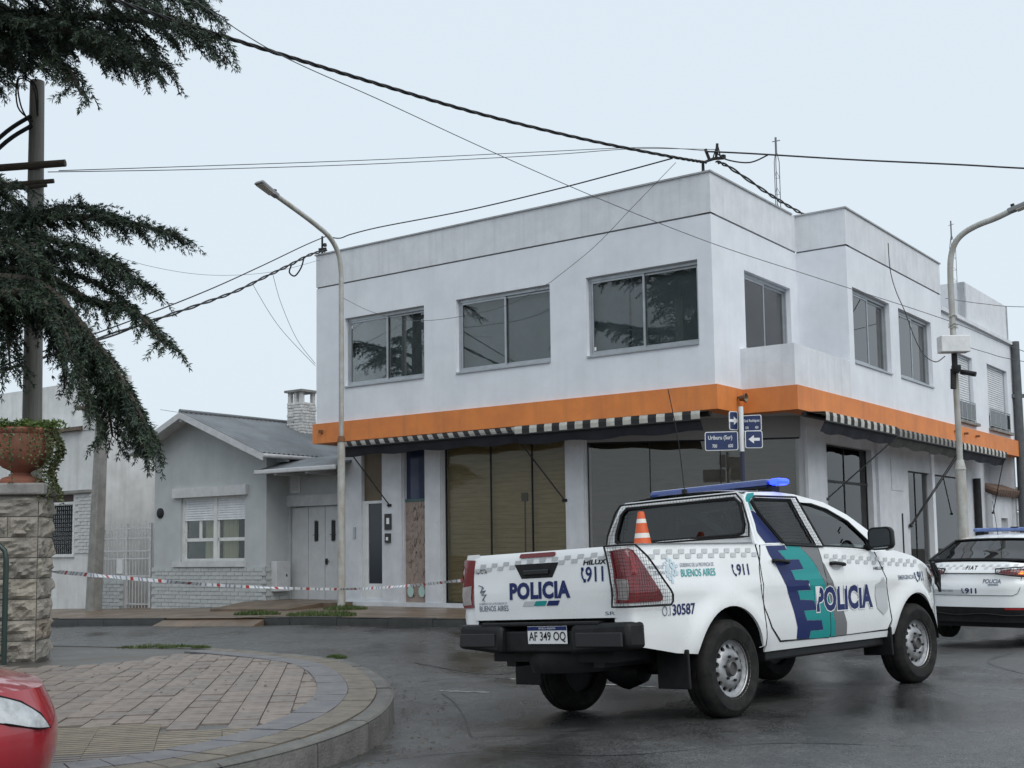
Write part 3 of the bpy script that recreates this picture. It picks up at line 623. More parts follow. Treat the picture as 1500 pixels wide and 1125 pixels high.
# ---- awnings, nearly folded: striped roll on top, dark valance below, folding arms
NAVY = mat('navy_awning_cloth', (.016, .018, .028), .8, (.026, .028, .038), 4); CHAR = mat('charcoal_awning_cloth', (.045, .045, .043), .85, (.07, .07, .065), 5)
STR_W = mat('stripe_white', (.56, .55, .50), .85, (.40, .39, .35), 5); STR_B = mat('stripe_black', (.02, .02, .022), .85)
def awning(T, a0, a1, label_, z=3.70, out=.42, drop=.20, val=.19, pitchw=.13, shear=.0, cloth=NAVY, pale=STR_W, arms=(), lean=0.0):
    n = int((a1 - a0) / pitchw); st = MB(); K = 3
    prof = [(-.08, z - .005), (-out, z - .03), (-out - .012, z - .09), (-out - .005, z - drop)]
    for i in range(n):
        s0, s1 = a0 + (a1 - a0) * i / n, a0 + (a1 - a0) * (i + 1) / n
        for k in range(K):
            (d0, z0), (d1, z1) = prof[k], prof[k + 1]; sh0, sh1 = shear * k / K, shear * (k + 1) / K
            st.poly([T(s0 + sh0, z0, d0), T(s1 + sh0, z0, d0), T(s1 + sh1, z1, d1), T(s0 + sh1, z1, d1)], i % 2)
    aw = st.build('awning', [pale, STR_B], bld, recalc=False); aw['label'] = label_
    v = MB(); N = 40
    def vf(i, j):
        a = a0 + (a1 - a0) * i; wv = .012 * math.sin(a * 9) + .01 * math.sin(a * 23 + 1)
        zz = z - drop - (val + .02 * math.sin(a * 5)) * j - lean * i; return T(a, zz, -out + .02 + .10 * j + wv * j)
    v.grid(vf, N, 3); v.build('valance', cloth, aw, recalc=False, smooth=80)
    v = MB(); v.tube([T(a0, z - drop, -out + .01), T(a1, z - drop, -out + .01)], .024, 8); v.tube([T(a0, z - .05, -.1), T(a1, z - .05, -.1)], .05, 8); v.build('roller', DARKMETAL, aw, smooth=50)
    for (pa, pb, pz, pd) in arms:
        v = MB(); v.tube([T(pa, z - drop - .02, -out + .03), T(pb, pz, pd)], .014, 6); v.tube([T(pb - .05, pz, pd), T(pb + .05, pz, pd)], .03, 6); v.build('arm', DARKMETAL, aw, smooth=50)
awning(TL, -8.72, -4.08, 'long left awning over the shop front', shear=.12, drop=.15, pale=mat('stripe_muted', (.36, .355, .33), .9, (.24, .235, .22), 5), arms=[(-8.55, -7.95, 2.3, RC - .06), (-4.12, -3.42, 2.25, RC - .06)])
awning(TL, -4.02, -.06, 'right awning on the long front', out=.5, drop=.19, pitchw=.17)
awning(TR, V1 + .1, 4.95, 'striped awning nearest the corner on the side street', out=.5, drop=.20, pitchw=.17, arms=[(5.0, 3.1, 2.2, RC - .05)])
awning(TR, 5.0, 9.75, 'faded charcoal awning in the middle of the side front', cloth=CHAR, pale=mat('stripe_faded', (.24, .235, .21), .9), pitchw=.15, arms=[(9.6, 8.0, 1.75, RC - .05), (9.75, 8.02, 1.72, RC - .05)])
awning(TR, 9.85, 13.7, 'far striped awning on the side street', pitchw=.17, arms=[(13.5, 13.35, 2.1, -.1)])

# ============================================================ GREY GABLED HOUSE
def px_at(px, py, depth):
    """a point of the place seen at picture position px, py (1500 wide survey frame), 'depth' metres north of the camera"""
    d = f0 + cam_r * ((px - 750) / 1776.2) - cam_u * ((py - 645.17) / 1776.2); return Vector((0, 0, CAM_H)) + d * (depth / d.y)
HG = .06
HW = mat('grey_house_render', (.46, .485, .49), .8, (.40, .42, .425), 1.5, bump=.2, bscale=50, streak=((.22, .23, .23), (4, 4, .5), .13))
TRIM = mat('pale_grey_trim', (.55, .56, .57), .6, (.45, .46, .47), 4)
hs = thing('gabled_house', 'grey rendered house with gabled corrugated roof beside the corner building', 'house', (-5.75, 28.3, 0), -BA)
FW = -4.1; PX, PZ, SL = -2.54, 4.78, .40
TH = lambda a, b, d: (a, d, b)
def rz(x): return PZ - SL * abs(x - PX)
wx0, wx1, wz0, wz1 = -3.08, -.73, 1.13, 2.70
m = MB(); m.sheet(TH, FW, 0, -.35, 3.2, [(wx0, wx1, wz0, wz1)], .25)
m.poly([(FW, 0, 3.2), (0, 0, 3.2), (0, 0, rz(0) - .05), (PX, 0, PZ - .05), (FW, 0, rz(FW) - .05)]); m.build('wall', HW, hs, recalc=False)
q = .003; m = MB(); m.poly([(q, 0, -.3), (q, .69, -.3), (q, .69, 3.7), (q, 0, 3.7)]); m.poly([(q, .69, 2.6), (q, 7, 2.6), (q, 7, 3.7), (q, .69, 3.7)]); m.poly([(FW - q, 0, -.35), (FW - q, 8, -.35), (FW - q, 8, 4.1), (FW - q, 0, 4.1)]); m.build('wall', HW, hs, recalc=False)
TGA = lambda a, b, d: (a, .69 + d, b)
m = MB(); m.sheet(TGA, .001, 3.0, -.1, 3.5, [(.05, 2.3, -.05, 2.40)], .2); m.build('garage_wall', HW, hs)
# corrugated roof sheets, deep eaves
CORR = mat('corrugated_zinc', (.17, .185, .20), .45, (.13, .14, .15), 1.2, metal=.3, rough2=.6, streak=((.13, .12, .11), (3, .6, 3), .5))
OV, BK = -.5, 8.0
def roofside(xe):
    m = MB()
    def fn(i, j):
        y = OV + (BK - OV) * j; x = PX + (xe - PX) * i; return (x, y, rz(x) + .012 * math.sin(y * 2 * PI / .076 * .5))
    m.grid(fn, 2, 450); return m.build('roof_sheet', CORR, hs, recalc=False)
roofside(.38); roofside(-4.7)
m = MB(); m.tube([(PX, OV, PZ + .015), (PX, BK, PZ + .015)], .05, 8); m.build('ridge_cap', CORR, hs, smooth=60)
SKYL = mat('pale_skylight_sheet', (.62, .64, .65), .3)
m = MB(); m.poly([(x, y, rz(x) + .022) for x, y in ((PX + .1, 4.3), (PX + .1, 5.6), (-.2, 5.6), (-.2, 4.3))]); m.build('skylight', SKYL, hs)
for xe in (.40, -4.72):   # barge boards and lining under the eaves
    m = MB(); m.hexa([(PX, OV - .02, PZ - .17), (xe, OV - .02, rz(xe) - .17), (xe, OV + .03, rz(xe) - .17), (PX, OV + .03, PZ - .17), (PX, OV - .02, PZ - .02), (xe, OV - .02, rz(xe) - .02), (xe, OV + .03, rz(xe) - .02), (PX, OV + .03, PZ - .02)]); m.build('barge_board', TRIM, hs)
    m = MB(); m.hexa([(PX, OV + .03, PZ - .09), (xe, OV + .03, rz(xe) - .09), (xe, BK, rz(xe) - .09), (PX, BK, PZ - .09), (PX, OV + .03, PZ - .05), (xe, OV + .03, rz(xe) - .05), (xe, BK, rz(xe) - .05), (PX, BK, PZ - .05)]); m.build('eaves_board', TRIM, hs)
for (x, y) in ((PX - .06, OV + .03), (-.62, OV + .03), (-4.0, OV + .03)):
    m = MB(); m.box(x, x + .1, y, .02, rz(x) - .22, rz(x) - .1); m.build('purlin', TRIM, hs)
m = MB(); m.tube([(.40, OV, rz(.4) - .06), (.40, 7.9, rz(.4) - .06)], .05, 8); m.build('gutter', TRIM, hs, smooth=60)
for y in (.3, 1.2): m = MB(); m.box(0.001, .36, y, y + .08, rz(.3) - .2, rz(.3) - .1); m.build('purlin', TRIM, hs)
# chimney in white-washed rubble
CHM = mat('whitewashed_rubble', (.70, .695, .68), .9, (.46, .455, .44), 9, bump=.9, bscale=14)
m = MB(); m.box(-2.2, -1.68, 2.75, 3.25, 3.9, 5.25); ch = m.build('chimney', CHM, hs)
random.seed(3)
for k in range(16):
    z = 4.02 + k * .077
    for (x0, x1, y0, y1) in ((-2.21, -1.95, 2.72, 2.76), (-1.95, -1.67, 2.72, 2.76), (-1.7, -1.66, 2.75, 3.0), (-1.7, -1.66, 3.0, 3.26)):
        e = random.uniform(-.02, .02); s_ = random.uniform(-.03, .03)
        m = MB(); m.box(x0 + .004 + (s_ if y1 < 2.8 else 0) * 0, x1 - .004 + e * .3, y0 + e * .6, y1 + e * .3, z + .003, z + .072); m.build('stone', CHM, ch, bevel=.012)
m = MB(); m.box(-2.27, -1.61, 2.68, 3.32, 5.52, 5.58); m.build('cap', CONC, ch)
for (x0, y0) in ((-2.2, 2.75), (-1.98, 2.75), (-1.78, 2.75), (-1.78, 3.15), (-2.2, 3.15)): m = MB(); m.box(x0, x0 + .1, y0, y0 + .1, 5.25, 5.52); m.build('pier', CHM, ch)
# window: roller shutters half down, casements, curtains
m = MB(); m.tbox(TH, -3.32, -.62, 2.70, 2.94, -.09, .02); m.build('lintel', TRIM, hs)
m = MB(); m.tbox(TH, -3.28, -.68, 1.0, 1.13, -.09, .1); m.build('sill', TRIM, hs)
WF = mat('white_window_paint', (.66, .67, .66), .5, (.56, .57, .56), 6)
mid = -1.86
m = MB()
for a in (wx0, mid - .06, wx1 - .07): m.tbox(TH, a, a + (.12 if a == mid - .06 else .07), wz0, wz1, .06, .16)
m.tbox(TH, wx0 + .07, wx1 - .07, wz0, wz0 + .07, .061, .159); m.tbox(TH, wx0 + .07, wx1 - .07, wz1 - .05, wz1, .061, .159); wn = m.build('window', WF, hs)
for (a0, a1) in ((wx0 + .07, mid - .06), (mid + .06, wx1 - .07)):
    z = wz1 - .05
    while z > 2.14:
        m = MB(); m.hexa([TH(a0, z - .056, .07), TH(a1, z - .056, .07), TH(a1, z - .056, .1), TH(a0, z - .056, .1), TH(a0, z, .085), TH(a1, z, .085), TH(a1, z, .1), TH(a0, z, .1)]); m.build('slat', SHUT, wn); z -= .058
    m = MB(); b = (a0 + a1) / 2
    m.tbox(TH, a0, a1, 1.62, 1.70, .1, .14); m.tbox(TH, a0, a0 + .05, 1.2, 2.14, .1, .14); m.tbox(TH, a1 - .05, a1, 1.2, 2.14, .1, .14)
    if a0 < -2.5: m.tbox(TH, b - .03, b + .07, 1.7, 2.14, .102, .138)
    m.build('casement', WF, wn)
    m = MB(); m.tbox(TH, a0 + .05, a1 - .05, 1.2, 2.14, .118, .122); m.build('pane', glass('house_glass', (.9, .92, .9), 1.25, base=.0), wn)
    c0, c1 = (b + .04, a1 - .03) if a0 < -2.5 else (a0 + .02, b + .06)
    m = MB(); m.grid(lambda i, j: (c0 + (c1 - c0) * i, .24 + .028 * math.sin(i * 46) + .01 * math.sin(i * 17), 1.15 + 1.4 * j), 60, 1); m.build('curtain', mat('cream_curtain', (.62, .58, .44), .9), wn, recalc=False, smooth=80)
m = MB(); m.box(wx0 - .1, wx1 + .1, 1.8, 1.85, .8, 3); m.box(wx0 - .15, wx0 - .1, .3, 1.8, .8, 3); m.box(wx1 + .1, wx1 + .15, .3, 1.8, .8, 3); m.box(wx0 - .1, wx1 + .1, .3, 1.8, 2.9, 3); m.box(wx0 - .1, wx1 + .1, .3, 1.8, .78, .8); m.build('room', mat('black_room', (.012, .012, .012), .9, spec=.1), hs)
m = MB(); m.lathe([(0, -.06), (.08, -.06), (.13, -.03), (.13, 0)], 14, (-3.86, 0, 2.35), 'y'); m.build('meter_disc', DARKMETAL, hs, smooth=40)
# painted brick dado, brick by brick
BRK = [mat('painted_brick_%d' % i, c, .7, tuple(q * .85 for q in c), 8, bump=.35, bscale=60) for i, c in enumerate(((.46, .485, .485), (.48, .50, .50), (.44, .465, .465)))]
MORT = mat('painted_mortar', (.40, .42, .42), .85)
m = MB(); m.box(FW - .03, .03, -.03, -.002, -.3, 1.0); m.box(.002, .03, -.03, .69, -.3, 1.0); dd = m.build('brick_dado', MORT, hs)
bm_ = []
for k in range(3):
    m = MB(); m.box(-.128, .128, -.025, .0, .004, .086); o = m.build('bp', BRK[k]); bm_.append(o.data); bpy.data.objects.remove(o)
for row in range(13):
    z = -.25 + row * .0945; off = .135 if row % 2 else 0
    for k in range(16):
        x = FW + .11 + off + k * .27
        if x > -.0: continue
        o = bpy.data.objects.new('brick', random.choice(bm_)); COL.objects.link(o); o.parent = dd; o.location = (x, -.031 + random.uniform(-.006, .006), z)
    for k in range(3):
        y = .1 + off + k * .27
        if y > .6: continue
        o = bpy.data.objects.new('brick', random.choice(bm_)); COL.objects.link(o); o.parent = dd; o.location = (.031, y, z); o.rotation_euler = (0, 0, PI / 2)
# garage: folding door of four leaves, canopy, vent, gas box
GD = mat('white_garage_door', (.55, .56, .57), .5, (.48, .49, .50), 4, bump=.08, bscale=30)
m = MB(); m.tbox(TGA, -.0 + .002, 2.9, 2.40, 2.66, -.06, .02); m.build('lintel', TRIM, hs)
for k in range(4):
    a0 = .07 + k * .55; m = MB(); m.tbox(TGA, a0, a0 + .535, .22, 2.38, .06, .10); lf = m.build('garage_leaf', GD, hs, bevel=.008)
    if k in (1, 2):
        m = MB(); m.tbox(TGA, a0 + .2, a0 + .33, 1.58, 2.04, .055, .0595); pn2 = m.build('slit_window', mat('slit_dark', (.02, .02, .022), .2), lf)
        m = MB()
        for q in (.235, .265, .295): m.tube([TGA(a0 + q, 1.56, .04), TGA(a0 + q, 2.06, .04)], .007, 5)
        m.tube([TGA(a0 + .17, 1.72, .038), TGA(a0 + .36, 1.72, .038)], .007, 5); m.build('slit_grille', DARKMETAL, lf)
    if k == 2: m = MB(); m.tbox(TGA, a0 + .03, a0 + .08, 1.03, 1.17, .03, .059); m.tbox(TGA, a0 + .03, a0 + .15, 1.1, 1.12, .015, .03); m.build('handle', DARKMETAL, lf)
    m = MB(); m.tbox(TGA, a0 - .012, a0 + .02, -.05, .23, .05, .11); m.build('foot', GD, lf)
m = MB(); m.tbox(TGA, .1, .42, 2.72, 3.2, -.03, -.001); vt = m.build('vent', WF, hs)
for k in range(8): m = MB(); m.tbox(TGA, .16, .36, 2.79 + k * .045, 2.81 + k * .045, -.045, -.031); m.build('louvre', TRIM, vt)
m = MB(); m.hexa([(.02, -.35, 3.16), (2.6, -.35, 3.16), (2.6, .9, 3.5), (.02, .9, 3.5), (.02, -.35, 3.22), (2.6, -.35, 3.22), (2.6, .9, 3.56), (.02, .9, 3.56)]); m.build('canopy', CORR, hs)
m = MB(); m.box(.02, 2.6, -.42, -.34, 3.12, 3.22); m.build('canopy_gutter', TRIM, hs, bevel=.02)
for x in (.6, 1.6): m = MB(); m.box(x, x + .08, -.32, .7, 3.08, 3.16); m.build('rafter', TRIM, hs)
m = MB(); m.box(.032, .22, .12, .56, .42, 1.12); gb = m.build('gas_box', GD, hs, bevel=.01)
m = MB(); m.box(.221, .225, .42, .46, .76, .82); m.build('lock', DARKMETAL, gb)
m = MB(); m.box(.0, 2.7, -.6, 1.0, -.15, .225); m.hexa([(-.05, -1.6, -.1), (2.4, -1.6, -.1), (2.4, -.6, -.1), (-.05, -.6, -.1), (-.05, -1.6, .10), (2.4, -1.6, .135), (2.4, -.6, .225), (-.05, -.6, .222)]); m.build('driveway', FARPAVE, hs)

# ============================================================ WHITE HOUSE AT LEFT, neighbour wall, iron gate, leaning post
lw = thing('white_house', 'white house with brown tile copings and barred window at far left', 'house', (-11.1, 32.7, 0), -BA)
LWM = mat('white_house_render', (.66, .67, .67), .8, (.54, .545, .54), 1.6, bump=.15, bscale=40, streak=((.30, .29, .27), (5, 5, .4), .35))
TW = lambda a, b, d: (a, d, b)
m = MB(); m.sheet(TW, -9, 0, -.5, 4.75, [(-2.62, -1.25, 1.36, 3.0)], .25); m.build('wall', LWM, lw)
m = MB(); m.box(-.85, .0, -.03, .3, 4.75, 5.3); m.build('pier', LWM, lw)
m = MB(); m.sheet(lambda a, b, d: (-d, a, b), .25, 8, -.5, 4.7, [], .2); m.build('side_wall', LWM, lw)
m = MB(); m.sheet(lambda a, b, d: (a, 1.6 + d, b), -12, -1.2, 3, 6.5, [], .2); m.box(-9, -1.0, .25, 1.6, 4.2, 4.3); m.build('back_wall', LWM, lw)
TILE = mat('brown_coping_tile', (.16, .115, .09), .8, (.10, .08, .065), 8, bump=.3)
for (a0, a1, z) in ((-.95, .08, 5.3), (-2.35, -.87, 4.75), (-4.1, -2.9, 4.85)):
    n = int((a1 - a0) / .2)
    for k in range(n): m = MB(); x = a0 + (a1 - a0) * k / n; m.hexa([(x, -.16, z), (x + (a1 - a0) / n - .008, -.16, z), (x + (a1 - a0) / n - .008, .4, z + .02), (x, .4, z + .02), (x, -.16, z + .1), (x + (a1 - a0) / n - .008, -.16, z + .1), (x + (a1 - a0) / n - .008, .4, z + .2), (x, .4, z + .2)]); m.build('coping_tile', TILE, lw)
m = MB(); m.box(-3.2, -.42, -.12, -.001, 3.02, 3.1); m.build('ledge', CONC, lw)
m = MB(); m.tbox(TW, -2.62, -1.25, 2.76, 3.0, .05, .1); m.build('shutter_box', mat('brown_shutter', (.06, .04, .035), .7), lw)
m = MB(); m.tbox(TW, -2.7, -1.17, 2.70, 2.80, -.02, .02); m.tbox(TW, -2.7, -2.62, 1.36, 2.7, -.02, .02); m.tbox(TW, -1.25, -1.17, 1.36, 2.7, -.02, .02); m.tbox(TW, -2.75, -1.15, 1.28, 1.36, -.06, .02); wn = m.build('window', WF, lw)
m = MB(); m.tbox(TW, -2.62, -1.25, 1.36, 2.76, .12, .13); m.build('pane', glass('dull_glass', (.5, .5, .5), 1.5, base=.12), wn)
m = MB(); m.tbox(TW, -2.62, -1.25, 1.36, 2.76, .3, .32); m.build('window_backing', mat('grey_blind', (.30, .30, .28), .8), wn)
for k in range(15): m = MB(); a = -2.6 + k * .0945; m.tube([TW(a, 1.36, -.03), TW(a, 2.74, -.03)], .011, 5); m.build('bar', DARKMETAL, wn)
for k in range(12): m = MB(); z = 1.4 + k * .118; m.tube([TW(-2.62, z, -.035), TW(-1.25, z, -.035)], .009, 5); m.build('cross_bar', DARKMETAL, wn)
WB = mat('white_rough_brick', (.58, .585, .58), .85, (.46, .465, .46), 8, bump=.6, bscale=40); k_ = 0
m = MB(); m.box(-.14, .14, -.03, 0, .004, .088); o = m.build('bp', WB); wbm = o.data; bpy.data.objects.remove(o)
for row in range(17):
    for k in range(4):
        x = -1.0 + k * .29 + (.145 if row % 2 else 0)
        if x > -.14: continue
        o = bpy.data.objects.new('brick', wbm); COL.objects.link(o); o.parent = lw; o.location = (x, -.002 + random.uniform(-.008, .006), 1.38 + row * .095)
# wall between the two houses
nb = thing('neighbour_wall', 'plain bluish-grey wall set back behind the iron gate', 'wall', (-10.6, 34.8, 0), -BA)
m = MB(); m.box(-1.5, 4.2, 0, .2, -.6, 3.85); m.build('wall', mat('bluish_render', (.40, .435, .45), .85, (.34, .37, .385), 1.2, bump=.1, streak=((.26, .28, .29), (3, 3, .5), .2)), nb)
m = MB(); m.box(-1.55, 4.25, -.05, .25, 3.851, 3.93); m.build('coping', CONC, nb)
# iron gate with low wall
gt = thing('iron_gate', 'white iron gate with spiked bars between the two houses', 'gate', (-10.95, 32.45, -.22), -BA + .03)
GWI = mat('white_gate_iron', (.60, .61, .62), .5, (.48, .48, .48), 8)
for k in range(15):
    x = .12 + k * .125; zb = .95 if x < 1.0 else .06
    m = MB(); m.tube([(x, 0, zb), (x, 0, 2.25 + .06 * (k % 2))], .012, 5); m.tube([(x, 0, 2.25 + .06 * (k % 2)), (x, 0, 2.40 + .06 * (k % 2))], [.016, .001], 5); m.build('bar', GWI, gt)
for z in (.97, 1.42, 1.62, 1.95, 2.2):
    m = MB(); m.box(.05, 1.95, -.014, .014, z, z + .035); m.build('rail', GWI, gt)
for z in (.1, .25): m = MB(); m.box(1.03, 1.95, -.014, .014, z, z + .03); m.build('rail', GWI, gt)
for (z0, z1) in ((1.45, 1.62), (1.98, 2.2)):
    for k in range(14):
        x = .12 + k * .125; m = MB(); m.tube([(x, -.01, z0), (x + .06, -.01, (z0 + z1) / 2), (x, -.01, z1)], .008, 4); m.build('scroll', GWI, gt)
for x in (.05, 1.0, 1.95): m = MB(); m.box(x - .03, x + .03, -.03, .03, .03 if x > .9 else .9, 2.35); m.build('post', GWI, gt)
m = MB(); m.box(.62, .86, -.03, -.016, 1.05, 1.42); m.build('letter_box', WHITEFR, gt)
m = MB(); m.box(-.05, .98, -.1, .1, -.3, .93); lwl = m.build('low_wall', MORT, gt)
for row in range(9):
    for k in range(4):
        x = .08 + k * .27 + (.135 if row % 2 else 0)
        if x > .9: continue
        o = bpy.data.objects.new('brick', random.choice(bm_)); COL.objects.link(o); o.parent = lwl; o.location = (x, -.1 + random.uniform(-.006, .004), .02 + row * .0945)
for k in range(4): m = MB(); m.box(1.0 + k * .24, 1.23 + k * .24, -.25, .05, -.2, .03); m.build('step_brick', mat('step_brick', (.17, .15, .14), .8), gt)
p0, p1 = px_at(137, 892, 31.2), px_at(152, 560, 31.2)
m = MB(); vs = []
for t in (0, .5, 1):
    c = p0.lerp(p1 + (p1 - p0) * .12, t); h = .17 - .05 * t
    for (a, b) in ((-1, -1), (1, -1), (1, 1), (-1, 1)): vs.append((c.x + (a * .8 + b * .59) * h * .9, c.y + (-a * .59 + b * .8) * h * .9, c.z - (.1 if t == 0 else 0)))
m.add(vs, [(0, 1, 5, 4), (1, 2, 6, 5), (2, 3, 7, 6), (3, 0, 4, 7), (4, 5, 9, 8), (5, 6, 10, 9), (6, 7, 11, 10), (7, 4, 8, 11), (8, 9, 10, 11), (3, 2, 1, 0)])
tag(m.build('utility_post', CONC, bevel=.02), 'square grey post leaning against the white house front', 'post')

# ============================================================ SIDE STREET: boundary wall with blue gate, far pole
bw = thing('boundary_wall', 'low white wall with tiled coping and blue gate past the corner building', 'wall', (3.601, 21.2245, 0), -BA)
TB = lambda a, b, d: (XR + .15 - d, a, b)
m = MB(); m.sheet(TB, 14.45, 30, .1, 2.62, [(15.3, 16.0, .2, 2.0), (16.6, 18.4, .2, 2.25), (19.4, 20.3, .2, 2.2)], .25); m.build('wall', GW, bw)
for k in range(40):
    m = MB(); a = 14.4 + k * .25; m.tube([TB(a + .12, 2.66, -.2), TB(a + .12, 2.86, .3)], .11, 8); m.build('coping_tile', mat('red_brown_tile', (.15, .09, .065), .8, (.10, .07, .055), 6), bw, smooth=40)
m = MB(); m.tbox(TB, 16.6, 18.4, .2, 1.55, .12, .16); m.build('gate_panel', mat('blue_gate', (.03, .10, .20), .5, (.025, .08, .16), 5), bw)
for k in range(14): m = MB(); a = 16.65 + k * .13; m.tube([TB(a, 1.5, .14), TB(a, 2.2, .14)], .014, 5); m.build('gate_bar', GALV, bw)
m = MB(); m.tbox(TB, 15.3, 16.0, .2, 2.0, .1, .14); m.tbox(TB, 19.4, 20.3, .2, 2.2, .1, .14); m.build('door', SOFF, bw)
m = MB(); m.sheet(lambda a, b, d: (XR - .5 - d, a, b), 14.401, V4 + .02, .1, Z1, [], .2); m.build('back_wall', GW, bld)
pp = px_at(1497, 700, 34)
m = MB(); m.tube([(pp.x, pp.y, 0), (pp.x, pp.y, 7.0)], [.14, .11], 10); m.box(pp.x - .35, pp.x + .35, pp.y - .06, pp.y + .06, 5.4, 5.5); tag(m.build('utility_pole', mat('dark_pole', (.10, .11, .12), .7, (.07, .075, .08), 6), smooth=40), 'dark utility pole at right edge beyond the corner building', 'pole')

# ============================================================ NEAR LEFT: stone pillar, urn, garden gate
pil = thing('stone_pillar', 'rough-faced stone gate pillar at the left edge', 'pillar', (-5.62, 13.80, .13), rad(6))
STN = [mat('pillar_stone_%d' % i, c, .8, tuple(q * .6 for q in c), 5, bump=.9, bscale=22, detail=7) for i, c in enumerate(((.30, .275, .235), (.27, .25, .22), (.33, .30, .25), (.24, .205, .165)))]
m = MB(); m.box(-.29, .29, -.29, .29, 0, 1.86); m.build('core', mat('pillar_mortar', (.16, .15, .135), .9), pil)
random.seed(11)
def rough(m, p0, ex, ez, n, w, h):
    K, J = 9, 6; vs = []; ph = random.uniform(0, 9)
    for i in range(K + 1):
        for j in range(J + 1):
            a, b = i / K, j / J; edge = min(a, 1 - a) * w; eb = min(b, 1 - b) * h; e = min(edge, eb)
            d = .0 if e < .001 else (.016 + .026 * math.sin(a * 7 + ph) * math.cos(b * 6 + ph * 1.7) + random.uniform(-.014, .022))
            q = Vector(p0) + Vector(ex) * a * w + Vector(ez) * b * h + Vector(n) * max(-.004, d); vs.append(tuple(q))
    m.add(vs, [(i * (J + 1) + j, (i + 1) * (J + 1) + j, (i + 1) * (J + 1) + j + 1, i * (J + 1) + j + 1) for i in range(K) for j in range(J)])
for r in range(8):
    z = .02 + r * .229; hh = .218; sp = (.0, .34) if r % 2 else (0.0, .0)
    for face, (p0, ex_, n_) in enumerate((((-.30, -.30, z), (1, 0, 0), (0, -1, 0)), ((.30, -.30, z), (0, 1, 0), (1, 0, 0)), ((.30, .30, z), (-1, 0, 0), (0, 1, 0)), ((-.30, .30, z), (0, -1, 0), (-1, 0, 0)))):
        cuts = [0, .6] if (r + face) % 2 else [0, .27, .6]
        for c0, c1 in zip(cuts[:-1], cuts[1:]):
            m = MB(); q = Vector(p0) + Vector(ex_) * (c0 + .005); rough(m, q, ex_, (0, 0, 1), n_, c1 - c0 - .01, hh)
            m.build('stone', STN[3] if r < 2 and random.random() < .7 else random.choice(STN[:3]), pil, recalc=False)
m = MB(); m.box(-.37, .37, -.37, .37, 1.86, 1.99); m.build('capstone', CONC, pil, bevel=.02)
ur = thing('planter_urn', 'terracotta pedestal urn on the stone pillar', 'urn', (-5.60, 13.80, 2.12))
TERRA = mat('terracotta', (.27, .095, .055), .75, (.19, .075, .05), 6, bump=.15, bscale=30, streak=((.16, .12, .09), (8, 8, 1), .5))
m = MB(); m.lathe([(.0, 0), (.25, 0), (.25, .035), (.23, .05), (.2, .075), (.12, .10), (.095, .13), (.12, .155), (.20, .19), (.28, .26), (.33, .35), (.345, .46), (.345, .56), (.365, .575), (.37, .615), (.355, .63), (.32, .63), (.31, .58), (0, .56)], 36); m.build('bowl', TERRA, ur, smooth=50)
random.seed(5)
FERN = [mat('fern_leaf', (.10, .15, .03), .6, (.07, .115, .025), 9), mat('trailing_leaf', (.055, .08, .03), .6, (.09, .10, .04), 9)]
pl = thing('trailing_plant', 'leafy plant overflowing and trailing from the terracotta urn', 'plant', (-5.60, 13.80, 2.70))
mleaf = MB(); mst = MB()
def leaf(m, p, d, l, w, mi=0):
    d = Vector(d).normalized(); s_ = d.cross(Vector((random.uniform(-1, 1), random.uniform(-1, 1), random.uniform(-.3, 1)))).normalized() * w
    p = Vector(p); m.add([p, p + d * l * .5 + s_, p + d * l, p + d * l * .5 - s_], [(0, 1, 2, 3)], mi)
for k in range(150):
    a = random.uniform(0, 2 * PI); P = [Vector((math.cos(a) * random.uniform(.0, .25), math.sin(a) * random.uniform(0, .25), 0))]; L = random.uniform(.18, .42); e = Vector((math.cos(a), math.sin(a), 0)); up = random.uniform(.5, 1.1)
    for i in range(9):
        t = (i + 1) / 9; P.append(P[0] + e * L * t * .7 + Vector((0, 0, L * up * (t - .75 * t * t))))
    mst.tube(P, .003, 3)
    for q in P[1:]:
        for _ in range(5): leaf(mleaf, q, e * .5 + Vector((random.uniform(-1, 1), random.uniform(-1, 1), random.uniform(-.4, .9))), random.uniform(.025, .06), .008)
for k in range(38):
    a = random.gauss(-.05, .35) if k < 32 else random.gauss(-1.4, .3); L = random.uniform(.45, .85) if k < 32 else random.uniform(.3, .75); e = Vector((math.cos(a), math.sin(a), 0)); P = [e * .3, e * .38 + Vector((0, 0, .03))]
    n = int(L / .045)
    for i in range(n): P.append(e * (.40 + .05 * math.sin(i * .5)) + Vector((random.uniform(-.012, .012), random.uniform(-.012, .012), -.03 - i * .045)))
    mst.tube(P, .003, 3)
    for q in P[1:]:
        for _ in range(4): leaf(mleaf, q, Vector((random.uniform(-1, 1), random.uniform(-1, 1), random.uniform(-1, .2))), random.uniform(.03, .055), .011, 1)
mleaf.build('foliage', FERN, pl, recalc=False); mst.build('stems', mat('plant_stem', (.09, .10, .04), .7), pl, recalc=False)
gg = thing('garden_gate', 'dark green iron garden gate frame in front of the stone pillar', 'gate', (-5.62, 13.2, .13), rad(4))
GREEN = mat('dark_green_enamel', (.012, .03, .026), .35, (.02, .035, .03), 6)
m = MB(); m.tube([(.12, 0, 0), (.12, 0, 1.12), (.10, 0, 1.24), (.03, 0, 1.31), (-.1, 0, 1.33), (-1.4, 0, 1.33), (-1.4, 0, 0)], .028, 8); m.build('frame', GREEN, gg, smooth=50)
m = MB(); m.tube([(.12, 0, .12), (-1.4, 0, .12)], .018, 6); m.build('rail', GREEN, gg)
for k in range(22):
    m = MB(); m.tube([(.09 - k * .07, 0, .12), (.09 - k * .07, 0, 1.31)], .004, 4); m.build('wire', GREEN, gg)
for k in range(16):
    m = MB(); m.tube([(.12, 0, .16 + k * .07), (-1.4, 0, .16 + k * .07)], .004, 4); m.build('wire', GREEN, gg)
